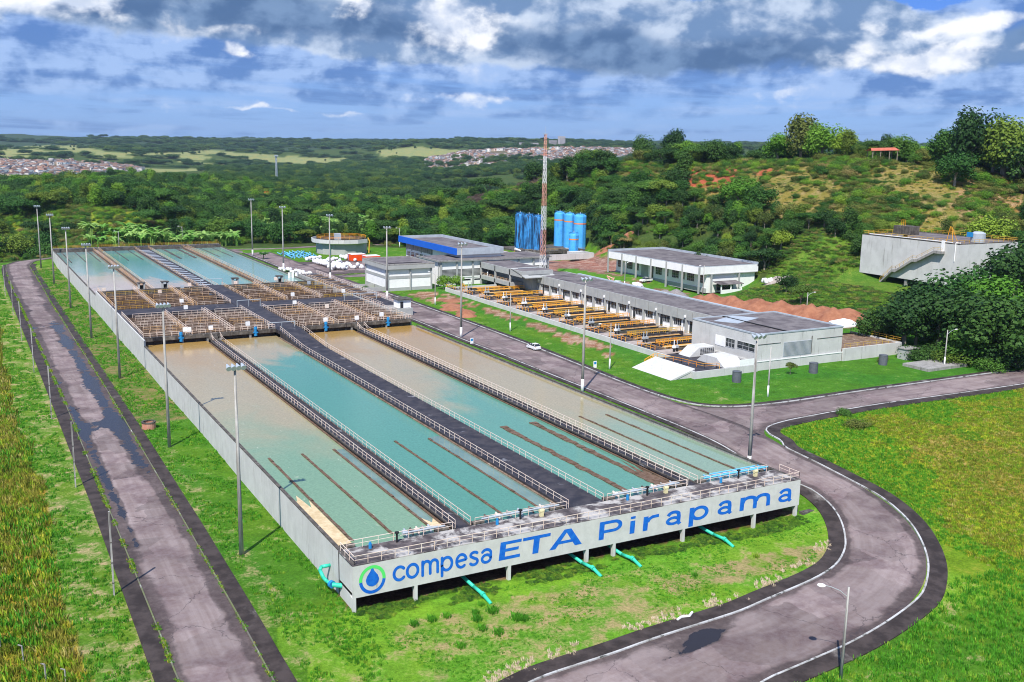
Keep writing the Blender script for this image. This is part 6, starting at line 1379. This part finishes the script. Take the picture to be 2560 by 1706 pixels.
# wooded areas: the nearest trees singly, the rest as one mass each
def scatter(name,label,P,S,protos,kind='stuff',rot=None):
    """one object: copies of the proto meshes on points P (n,3) with scales S (n,) or (n,3)"""
    n=len(P); me=bpy.data.meshes.new(name); me.vertices.add(n); me.vertices.foreach_set('co',np.asarray(P,float).ravel())
    S=np.asarray(S,float); S=np.c_[S,S,S] if S.ndim==1 else S
    a=me.attributes.new('sc','FLOAT_VECTOR','POINT'); a.data.foreach_set('vector',S.ravel())
    r=np.zeros((n,3)); r[:,2]=np.random.RandomState(len(P)).rand(n)*6.283
    a=me.attributes.new('rt','FLOAT_VECTOR','POINT'); a.data.foreach_set('vector',r.ravel())
    col=bpy.data.collections.new(name+'_source')
    for i,d in enumerate(protos): ob=bpy.data.objects.new('source_mesh',d); col.objects.link(ob)
    ng=bpy.data.node_groups.new(name,'GeometryNodeTree'); ng.interface.new_socket('Geometry',in_out='INPUT',socket_type='NodeSocketGeometry'); ng.interface.new_socket('Geometry',in_out='OUTPUT',socket_type='NodeSocketGeometry')
    N=ng.nodes; Lk=ng.links; gi=N.new('NodeGroupInput'); go=N.new('NodeGroupOutput'); ci=N.new('GeometryNodeCollectionInfo'); ci.inputs['Collection'].default_value=col; ci.inputs['Separate Children'].default_value=True; ci.inputs['Reset Children'].default_value=True
    ip=N.new('GeometryNodeInstanceOnPoints'); ip.inputs['Pick Instance'].default_value=True
    a1=N.new('GeometryNodeInputNamedAttribute'); a1.data_type='FLOAT_VECTOR'; a1.inputs['Name'].default_value='sc'; a2=N.new('GeometryNodeInputNamedAttribute'); a2.data_type='FLOAT_VECTOR'; a2.inputs['Name'].default_value='rt'
    Lk.new(gi.outputs[0],ip.inputs['Points']); Lk.new(ci.outputs[0],ip.inputs['Instance']); Lk.new(a1.outputs[0],ip.inputs['Scale']); Lk.new(a2.outputs[0],ip.inputs['Rotation']); Lk.new(ip.outputs[0],go.inputs[0])
    o=link(name,me,kind=kind,label=label); md=o.modifiers.new('scatter','NODES'); md.node_group=ng; return o
PRO=lambda ks,ms:[withmat(d,m) for k in ks for d in KD[k] for m in ms]
R=np.random.RandomState(12)
def field(n,D0,D1,px0=-120,px1=2680,power=1.):
    if px0==-120: px0=-420; n=int(n*1.1)
    if px1==2680: px1=3000; n=int(n*1.1)
    """random ground points inside the view, uniform per area"""
    D=np.sqrt(R.rand(n)*(D1**2-D0**2)+D0**2); px=px0+(px1-px0)*R.rand(n); a=np.arctan((px-1280)/FPX)+YAW
    x=CAM[0]+D*np.sin(a); y=CAM[1]+D*np.cos(a); z=H(x,y); qx,qy=proj(np.c_[x,y,z]); return x,y,z,qx,qy,D
def built(x,y):
    """compound, roads and lawns that stay clear"""
    return inpoly(x,y,[(-30,-80),(260,-80),(252,45),(238,85),(238,168),(212,164),(211,222),(216,232),(210,262),(224,280),(232,316),(170,330),(128,346),(88,384),(-30,384)])
def anyp(L,qx,qy): 
    r=np.zeros(len(qx),bool)
    for P in L: r|=inpoly(qx,qy,P)
    return r
# 1) woodland ring D 430-760
x,y,z,qx,qy,D=[np.concatenate(q) for q in zip(field(9000,300,900),field(12000,300,600,1050,2680))]
keep=~built(x,y)&(D>300)&(x<2000)&~((x>230)&(y<60)&(y>20)&False)
scr=inpoly(qx,qy,SCRUB)&(x>150)&(D<640); dr=inpoly(qx,qy,DRYR)&(x>150)
HX,HY,_=at(2205,404); HD_=math.hypot(HX-CAM[0],HY-CAM[1]); keep&=~((abs(qx-2205)<60)&(D<HD_+9)&(D>HD_-90)&(qy<450)); REDX=[PD('1525 384 1700 380 1705 440 1530 444'),PD('1440 388 1510 386 1515 430 1440 432'),PD('1725 384 1800 384 1800 425 1730 425')]; keep&=~anyp(REDX,qx,qy)
keep&=~scr&~dr&~(anyp(YELS,qx,qy)&(D<1100))&~anyp(REDS,qx,qy)
keep&=~((x<0)&(D<455))&~((x<75)&(y<388))
clear=inpoly(qx,qy,PD('0 505 130 495 190 480 345 485 380 540 300 600 0 620'))&(R.rand(len(x))<.75); keep&=~clear
x,y,z,qx,qy,D=[a[keep] for a in (x,y,z,qx,qy,D)]
# thin by spacing
cell={}; sel=[]
for i in np.argsort(D):
    cs=5.2 if D[i]<520 else 6.4; k=(int(x[i]//cs),int(y[i]//cs))
    if k in cell: continue
    if any(abs(x[i]-a)<5 and abs(y[i]-b)<5 for a,b,_ in TREES[:170] ): continue
    cell[k]=1; sel.append(i)
sel=np.array(sel); print('wood trees',len(sel))
vis=[i for i in sel if -40<qx[i]<2600 and qy[i]<760]
solo=vis[:225]; rest=np.array([i for i in sel if i not in set(solo)])
def zone(px,py,D):
    if px<330: return 'beyond the left road, left of the far tank corner' if D<560 else 'on the wooded rise at the left'
    if px<720: return 'behind the banana plants beyond the far tank end'
    if px<1100: return 'behind the round tank'
    if px<1420: return 'on the slope behind the blue silos'
    if px<1950: return 'at the foot of the hill behind the workshop'
    return 'on the hill above the elevated tank'
tn={'dark':'dark green','mid':'green','bright':'bright green','olive':'dull olive'}
kn={'round':'rounded tree','flat':'spreading tree','tall':'slender tree','bush':'bush'}
for i in solo:
    r_=random.Random(int(i)); kd=r_.choices(('round','flat','tall','bush'),(5,1.2,1,3))[0]; to=r_.choices(('dark','mid','bright','olive'),(4,4,1.2,1))[0]
    hg=r_.uniform(7,12) if kd!='bush' else r_.uniform(6,9)
    if qx[i]>1420: hg*=.75
    zz=zone(qx[i],qy[i],D[i]); tree(x[i],y[i],hg,kd,to,'%s %s %s'%(tn[to],kn[kd],zz),'trees %s'%zz,wid=r_.uniform(1.,1.35))
if len(rest):
    S=R.uniform(.75,1.35,len(rest)); scatter('woodland','mixed green woodland beyond and behind the treatment works',np.c_[x[rest],y[rest],z[rest]-.3],np.c_[S*R.uniform(1,1.35,len(S)),S*R.uniform(1,1.35,len(S)),S],PRO(('round','flat'),('dark','mid'))+PRO(('round','bush'),('mid','dark'))+PRO(('tall',),('dark','bright'))[:4])
# 2) distant forest
x,y,z,qx,qy,D=field(16000,880,2350); f=fbm(x/240,y/240,44)
keep=(~anyp(TOWNS,qx,qy)|(fbm(x/60,y/60,19)<.42))&~(anyp(PASTURE,qx,qy)&(fbm(x/210,y/210,55)<.62))&((f>.40)|(D<1200))&~(anyp(YELS,qx,qy)&(D<1100))&~((D>880)&(D<2300)&(qx<520)&(qy<468))&~((D>1250)&(D<2300)&(qx>1050)&(qx<1560)&(qy<432)&(f<.55)); P=np.c_[x,y,z-.3][keep]; D_=D[keep]
S=R.uniform(.6,1.15,len(P))*(1+D_/6000); scatter('distant_forest','dense forest filling the valley in the distance',P,np.c_[S*1.5,S*1.5,S],PRO(('round','bush'),('dark','far','far')))
x,y,z,qx,qy,D=field(15000,2350,6400); f=fbm(x/500,y/500,70)
keep=~anyp(TOWNS,qx,qy)&~(anyp(PASTURE,qx,qy)&(fbm(x/210,y/210,55)<.62))&(f>.34); P=np.c_[x,y,z-1][keep]; S=R.uniform(.9,1.8,len(P))
scatter('distant_forest','dark tree cover on the far blue hills',P,np.c_[S*2.6,S*2.6,S*.9],PRO(('round','bush'),('far',)))
x,y,z,qx,qy,D=field(1500,1900,4200); keep=anyp(PASTURE,qx,qy)&(fbm(x/200,y/200,5)>.5); P=np.c_[x,y,z-.5][keep][:150]; scatter('pasture_trees','scattered small trees on the far pastures',P,R.uniform(.6,1.2,len(P)),PRO(('round',),('far',)))
# 3) scrub on the hill
x,y,z,qx,qy,D=field(26000,260,640,1150,2680); inside=(inpoly(qx,qy,SCRUB)|inpoly(qx,qy,DRYR))&(x>150)&~built(x,y)&~anyp(REDS,qx,qy)
f=fbm(x/22,y/22,15); keep=inside&((f>.46)|(R.rand(len(x))<.22))&~(anyp(REDX,qx,qy)&(R.rand(len(x))<.8)); P=np.c_[x,y,z-.15][keep]; f_=f[keep]; print('scrub',len(P))
S=R.uniform(.17,.46,len(P))*np.where(f_>.55,1.5,1.); scatter('hill_scrub','olive and green scrub covering the hillside',P,np.c_[S*1.15,S*1.15,S],PRO(('bush','mound'),('olive','olive','mid','bright')))
x,y,z,qx,qy,D=field(30000,260,640,1150,2680); keep=(inpoly(qx,qy,SCRUB)|inpoly(qx,qy,DRYR))&(x>150)&~built(x,y)&~anyp(REDS,qx,qy); P=np.c_[x,y,z-.05][keep]; S=R.uniform(.05,.14,len(P)); scatter('hill_scrub','low weeds and small shrubs between the bushes of the hillside',P,np.c_[S*1.3,S*1.3,S],PRO(('mound',),('olive','mid','bright','olive')))
x,y,z,qx,qy,D=field(5000,560,760,1000,1350); keep=inpoly(qx,qy,PD('1045 455 1110 430 1200 415 1290 410 1260 425 1180 432 1120 445 1100 470'));P=np.c_[x,y,z-.2][keep]; S=R.uniform(.3,.6,len(P))
if len(P): scatter('bare_scrub','leafless brownish scrub left of the lattice mast',P,S,PRO(('mound','bush'),('brown',)))
# grassy mound, clearings, low growth around the works
x,y,z,qx,qy,D=field(15000,225,400,1700,2700); keep=(x>150)&(x<250)&(y>55)&(y<166)&(z>.1)&~((x>X0-12)&(x<X1)&(y>Y0-10)&(y<Y1+3))&~((x>179)&(x<212)&(y>156))&~((x>198)&(x<212)&(y>146)); P=np.c_[x,y,z-.05][keep]; S=R.uniform(.10,.26,len(P))
scatter('mound_growth','green weeds and low shrubs covering the mound below the elevated tank',P,np.c_[S*1.3,S*1.3,S],PRO(('mound',),('mid','bright','olive')))
x,y,z,qx,qy,D=field(16000,430,620); keep=~built(x,y)&((qx<1300)|(y>225)); P=np.c_[x,y,z-.1][keep]; S=R.uniform(.16,.5,len(P)); scatter('undergrowth','low green undergrowth at the edge of the woods',P,S,PRO(('mound','bush'),('mid','bright','olive')))
# grass tufts
def tuft_data(name,seed,m,n=14,hh=.5,w=.05,sp=.35):
    rs_=random.Random(seed); mb=MB()
    for i in range(n):
        a=rs_.uniform(0,6.28); r=rs_.random()*sp; x_,y_=r*math.cos(a),r*math.sin(a); b=rs_.uniform(0,6.28); lx,ly=math.cos(b),math.sin(b); h_=hh*rs_.uniform(.6,1.2); ln=h_*rs_.uniform(.15,.6)
        mb.poly([(x_-ly*w,y_+lx*w,-.05),(x_+ly*w,y_-lx*w,-.05),(x_+lx*ln*.5+ly*w*.6,y_+ly*ln*.5-lx*w*.6,h_*.7),(x_+lx*ln,y_+ly*ln,h_)])
    o=mb.build('x',L_[m]); d=o.data; bpy.data.objects.remove(o); d.name=name; return d
def near(n,x0,x1,y0,y1):
    x=x0+(x1-x0)*R.rand(n); y=y0+(y1-y0)*R.rand(n); z=H(x,y); qx,qy=proj(np.c_[x,y,z]); k=(qx>-420)&(qx<3050)&(qy<1950)&(((x-CAM[0])*cf[0]+(y-CAM[1])*cf[1])>0); return x[k],y[k],z[k]
x,y,z=near(64000,-95,-26.8,-30,340); D=np.hypot(x-CAM[0],y-CAM[1]); k=(x<-26.6-fbm(x/9,y/9,5)*4)&(R.rand(len(x))<np.clip(230/D,.25,1)); P=np.c_[x,y,z][k]; S=R.uniform(.7,1.7,len(P))*np.clip(D[k]/170,1,2.2); print('field tufts',len(P))
dz=fbm(P[:,0]/11,P[:,1]/16,91)
q=dz>.43; scatter('rough_grass','tall dry ochre grass in the field left of the road',P[q],S[q],[tuft_data('tuft',i,('drygrass','drygrass','lushgrass')[i],18,.62,.05,.6) for i in range(3)])
scatter('rough_grass','green tall weeds in the field left of the road',P[~q],S[~q]*.95,[tuft_data('tuft',i+5,('grass','drygrass','lushgrass')[i],16,.7,.08,.6) for i in range(3)])
x,y,z=near(9000,-29,-22.8,-35,340); D=np.hypot(x-CAM[0],y-CAM[1]); k=fbm(x/2.2,y/3.,17)>.44; scatter('verge_grass','short green tufts on the bare strip beside the left road',np.c_[x,y,z][k],R.uniform(.5,1.1,k.sum()),[tuft_data('tuft',i+9,'grass',12,.35,.06,.4) for i in range(3)])
x,y,z=near(14000,-9,-.1,-30,340); k=fbm(x/3,y/5,27)>.42; scatter('lawn_tufts','uneven grass of the lawn left of the tanks',np.c_[x,y,z][k],R.uniform(.35,.9,k.sum()),[tuft_data('tuft',i+12,'grass',12,.4,.06,.45) for i in range(3)])
x,y,z=near(30000,-8,70,-32,-1.5); k=(H(x,y)<-5.3)&(fbm(x/4,y/4,37)>.45)&(R.rand(len(x))<.6)
rp=np.r_[ri[ii:]]; dmin=np.array([np.min((rp[:,0]-a)**2+(rp[:,1]-b)**2) for a,b in zip(x,y)]); k&=(dmin>3.0**2)
jj=np.array([int(np.argmin((rp[:,0]-a)**2+(rp[:,1]-b)**2)) for a,b in zip(x,y)]); tt=np.gradient(rp,axis=0)[jj]; side=(tt[:,0]*(y-rp[jj,1])-tt[:,1]*(x-rp[jj,0])); k&=side<0
scatter('lawn_tufts','grass of the lawn below the lettered wall',np.c_[x,y,z][k],R.uniform(.2,.55,k.sum()),[tuft_data('tuft',i+15,'grass',12,.35,.07,.5) for i in range(3)])
x,y=R.uniform(0,68,2600),R.uniform(-2.6,.9,2600); z=H(x,y); k2=(fbm(x/5,y/2,3)>.40); scatter('leafy_weeds','bright leafy weeds along the foot of the lettered wall',np.c_[x,y,z][k2],R.uniform(.04,.10,k2.sum()),PRO(('mound',),('bright','mid')))
x,y,z=near(95000,78,175,-75,28); D=np.hypot(x-CAM[0],y-CAM[1])
def outside(x,y):
    bp=offset(kO,2.6); j=np.array([int(np.argmin((bp[:,0]-a)**2+(bp[:,1]-b)**2)) for a,b in zip(x,y)]); tt=np.gradient(bp,axis=0)[j]; return (tt[:,0]*(y-bp[j,1])-tt[:,1]*(x-bp[j,0]))>0.0
k=outside(x,y); x,y,z=x[k],y[k],z[k]; qx_,qy_=proj(np.c_[x,y,z]); jx=(fbm(x/12,y/12,71)-.47)*260; jy=(fbm(x/12,y/12,72)-.47)*260; qx_=qx_+jx; qy_=qy_+jy; g=inpoly(qx_,qy_,YFIELD); q=g&(fbm(x/9,y/9,61)>.30); br=inpoly(qx_,qy_,BFIELD)&(fbm(x/8,y/8,62)>.42); print('right tufts',len(x))
S=R.uniform(.3,.85,len(x)); scatter('field_grass','yellow-green tall grass in the field at the right',np.c_[x,y,z][q&~br],S[q&~br],[tuft_data('tuft',i+20,('lushgrass','lushgrass','drygrass')[i],14,.45,.08,.6) for i in range(3)])
scatter('field_grass','brownish dry grass patches in the field at the right',np.c_[x,y,z][br],S[br]*.9,[tuft_data('tuft',i+40,('drygrass','drygrass','lushgrass')[i],14,.4,.08,.6) for i in range(3)])
scatter('field_grass','fresh green grass in the field inside the road junction',np.c_[x,y,z][~q],S[~q]*.9,[tuft_data('tuft',i+25,('grass','lushgrass','grass')[i],14,.5,.08,.6) for i in range(3)])
x,y,z=near(5000,20,80,-60,-25); 
if len(x):
    k=outside(x,y); scatter('verge_grass','green grass outside the bend at the bottom right',np.c_[x,y,z][k],R.uniform(.5,1.2,k.sum()),[tuft_data('tuft',i+30,'grass',14,.5,.07,.6) for i in range(2)])
# weeds along the kerbs, dead clumps along the front pavement
def along(P,n,wd,seedv):
    r_=np.random.RandomState(seedv); P=resample(P,.5); i=r_.randint(0,len(P)-1,n); q=P[i]+r_.normal(size=(n,2))*wd; k=fbm(q[:,0]/4,q[:,1]/4,seedv)>.42; q=q[k]; return np.c_[q,H(q[:,0],q[:,1])+.14]
for P_,n_,w_,l_ in ((Lx[:7],6000,.16,'weeds growing along the outer kerb of the left road'),(Rx[:7],2200,.12,'moss and weeds along the inner kerb of the left road')):
    q=along(P_,n_,w_,len(l_)); scatter('kerb_weeds',l_,q,R.uniform(.2,.55,len(q)),[tuft_data('tuft',i+50,('grass','lushgrass')[i],12,.4,.06,.35) for i in range(2)])
ip=offset(ri[ii:],-2.9); r_=np.random.RandomState(3); q=resample(ip,.5); q=q[(q[:,0]>-4)&(q[:,0]<64)]; i_=r_.randint(0,len(q),600); q=q[i_]+r_.normal(size=(600,2))*np.array([.5,.55]); k=(fbm(q[:,0]/3,q[:,1]/3,14)>.46)
W_['dead']=mat('dead_weed_stalks',(.62,.50,.38),(.5,.42,.28),1.5)
L_['dead']=W_['dead']; q=q[k]; scatter('dead_weeds','pale dead weed clumps along the front pavement',np.c_[q,H(q[:,0],q[:,1])],R.uniform(.35,.8,len(q)),[tuft_data('tuft',60+i,'dead',16,.45,.07,.4) for i in range(2)])
# separate dark tussocks on the front lawn
tus=tuft_data('tussock',3,'grass',90,.75,.05,.6)
for i,(x,y,s_) in enumerate(((14.4,-6.2,1.2),(16.1,-8.8,1.2),(16.8,-9.3,1.),(12,-7,1.),(11.6,-9.1,.95),(12.8,-10.6,1.),(14,-4.2,.7),(7.3,-4.9,1.),(5.1,-5.1,.9),(7.9,-11.2,.9),(9.2,-4.9,.9),(12.5,-5.6,.8),(52.5,-8.3,.8),(41.4,-9.4,.7))):
    o=link('grass_tussock',tus,None,(x,y,h1(x,y)),'dark green grass tussock on the worn lawn under the word compesa' if i<12 else ['','dark tussock alone on the right half of the front lawn','small dark tussock at the middle of the front lawn'][i-11],None,'grass tussock','tussocks on the front lawn' if i<12 else None); o.scale=(s_*1.1,s_*1.1,s_*.9)

# ------------------------------------------------------------------ towns in the distance
HW=[mat('town_wall',c,rough=.9,rnd=.2) for c in ((.55,.53,.52),(.42,.27,.21),(.36,.34,.36),(.5,.4,.3),(.34,.42,.48),(.66,.64,.63))]; HR=[mat('town_roof',c,rough=.9,rnd=.3) for c in ((.18,.10,.075),(.15,.12,.11),(.22,.21,.21),(.25,.15,.11))]
def house_data(i):
    r_=random.Random(i); w_,d_,h_=r_.uniform(2.6,4.6),r_.uniform(3,5.5),r_.uniform(3,6.5); mb=MB(); mb.box(-w_,-d_,-3,w_,d_,h_,0)
    mb.poly([(-w_*1.1,-d_*1.1,h_),(w_*1.1,-d_*1.1,h_),(w_*1.1,0,h_+1.6),(-w_*1.1,0,h_+1.6)],1); mb.poly([(w_*1.1,d_*1.1,h_),(-w_*1.1,d_*1.1,h_),(-w_*1.1,0,h_+1.6),(w_*1.1,0,h_+1.6)],1)
    for s in (-1,1): mb.poly([(s*w_*1.0,-d_,h_),(s*w_*1.0,d_,h_),(s*w_,0,h_+1.5)][::s],0)
    for k in (-1,1): mb.box(k*w_*.5-.6,-d_-.03,h_*.35,k*w_*.5+.6,-d_,h_*.75,2); mb.box(-w_-.03,k*d_*.5-.6,h_*.35,-w_,k*d_*.5+.6,h_*.75,2)
    o=mb.build('x',[HW[i%6],HR[i%4],W_['glass']]); d=o.data; bpy.data.objects.remove(o); d.name='house'; return d
HD=[house_data(i) for i in range(12)]
def town(n,D0,D1,px0,px1,P,lab,gp,solo_n):
    x,y,z,qx,qy,D=field(n,D0,D1,px0,px1); k=anyp(P,qx,qy)&(fbm(x/60,y/60,19)>.40); x,y,z,D=x[k],y[k],z[k],D[k]; o_=np.argsort(D); cell=set(); pts=[]
    for i in o_:
        c=(int(x[i]//9),int(y[i]//9))
        if c in cell: continue
        cell.add(c); pts.append((x[i],y[i],z[i]))
    rs_=random.Random(n)
    for p in pts[:solo_n]: o=link('house',rs_.choice(HD),None,p,lab,None,'house',gp); o.rotation_euler[2]=rs_.uniform(0,6.28)
    if len(pts)>solo_n: scatter('town',lab.replace('small house','crowded houses'),np.array(pts[solo_n:]),np.full(len(pts)-solo_n,1.),HD)
    print('town',len(pts))
town(3200,1500,2500,-60,400,[TOWNS[0]],'small house with tiled roof in the hillside town at the far left','houses of the town at the far left',120)
town(5600,1500,2700,1060,1620,[TOWNS[1]],'small house in the hillside town right of centre, beyond the valley','houses of the town right of centre',150)
for i,(px,py,D,w_,h_,l) in enumerate(((1290*1.088,333,3100,9,26,'tall grey apartment tower on the skyline right of the lattice mast'),(1270*1.088,333,3100,10,14,'lower grey block on the skyline beside the apartment tower'),(1215*1.088,334,3100,30,10,'long low block on the skyline left of the lattice mast'))):
    q=ptD(px,py*1.088,D); z=h1(q[0],q[1]); top=47-(py*1.088-h_*FPX/D-351)/FPX*D; mb=MB(); 
    B0=max(z-5,-50); t=thing('apartment_block',l,'building',(q[0],q[1],z)); MB().box(-w_,-7,-4,w_,7,h_+2).build('wall',HW[2],t,(0,0,0))
    mb=MB()
    for a in range(int(w_*2/4)):
        for b in range(int(h_/3)): mb.box(-w_+a*4+1,-7.1,b*3+1,-w_+a*4+3,-7,b*3+2.4)
    mb.build('window_rows','glass',t,(0,0,0),kind='stuff')
def mast2(px,py,D,h_,label,name='radio_mast'):
    q=ptD(px,py,D); z=h1(q[0],q[1]); t=thing(name,label,'mast',(q[0],q[1],z)); mb=MB()
    for a in range(4): t_=a*PI/2; mb.tube((1.6*math.cos(t_),1.6*math.sin(t_),-1),(.7*math.cos(t_),.7*math.sin(t_),h_),.28,n=4)
    for k in range(8): 
        for a in range(4): t0,t1=a*PI/2,(a+1)*PI/2; mb.tube((1.4*math.cos(t0),1.4*math.sin(t0),h_*k/8),(1.2*math.cos(t1),1.2*math.sin(t1),h_*(k+1)/8),.14,n=3)
    mb.build('frame','metal',t,(0,0,0)); MB().box(-2,-2,h_,2,2,h_+1.5).build('antenna_head','metal',t,(0,0,0))
mast2(635*1.088,415,1250,34,'pale radio mast in the far valley left of centre'); 
x,y,z=ptD(118*1.088,400,1950); z=h1(x,y); t=thing('water_tower','small water tower above the far left town','water tower',(x,y,z)); MB().lathe((0,0,9),[(0,0),(4,1),(4.6,3),(4.6,6),(0,6.6)],12).build('tank',HW[0],t,(0,0,0)); MB().tube((0,0,-2),(0,0,10),2,n=8).build('stem',HW[0],t,(0,0,0))
# workshop with orange tanks among the trees
q=ptD(590*1.088,446*1.088,800); z=h1(q[0],q[1]); t=thing('valley_depot','low depot roof among the trees with an orange tank','building',(q[0],q[1],z+2.5),rz=-.5); t.scale=(.9,.9,.9); MB().box(-10,-6,-8,10,6,4).build('wall','grey',t,(0,0,0)); MB().box(-10.5,-6.5,4,10.5,6.5,4.4).build('roof','roof',t,(0,0,0)); MB().tube((5,0,5.6),(10.5,0,5.6),1.5,n=12).build('orange_tank','orange',t,(0,0,0)); MB().box(-2,-3,4.4,4,3,5.4).build('white_tank','white',t,(0,0,0)); MB().box(-5,-2,4.4,-3,1,6.6).build('blue_tank','bluegear',t,(0,0,0))
# ------------------------------------------------------------------ air
m=bpy.data.materials.new('haze_air'); m.use_nodes=True; tt=NT(m.node_tree); tt.n.clear(); o_=tt.add('ShaderNodeOutputMaterial'); pv=tt.add('ShaderNodeVolumePrincipled'); pv.inputs['Density'].default_value=HAZE; pv.inputs['Color'].default_value=(.62,.78,1,1); pv.inputs['Anisotropy'].default_value=.2; tt.l.new(pv.outputs[0],o_.inputs['Volume'])
if HAZE>0:
    o=MB().box(-9000,-9000,-140,11000,12000,190).build('haze',m,kind='stuff',label='thin bluish haze over the valley and hills');
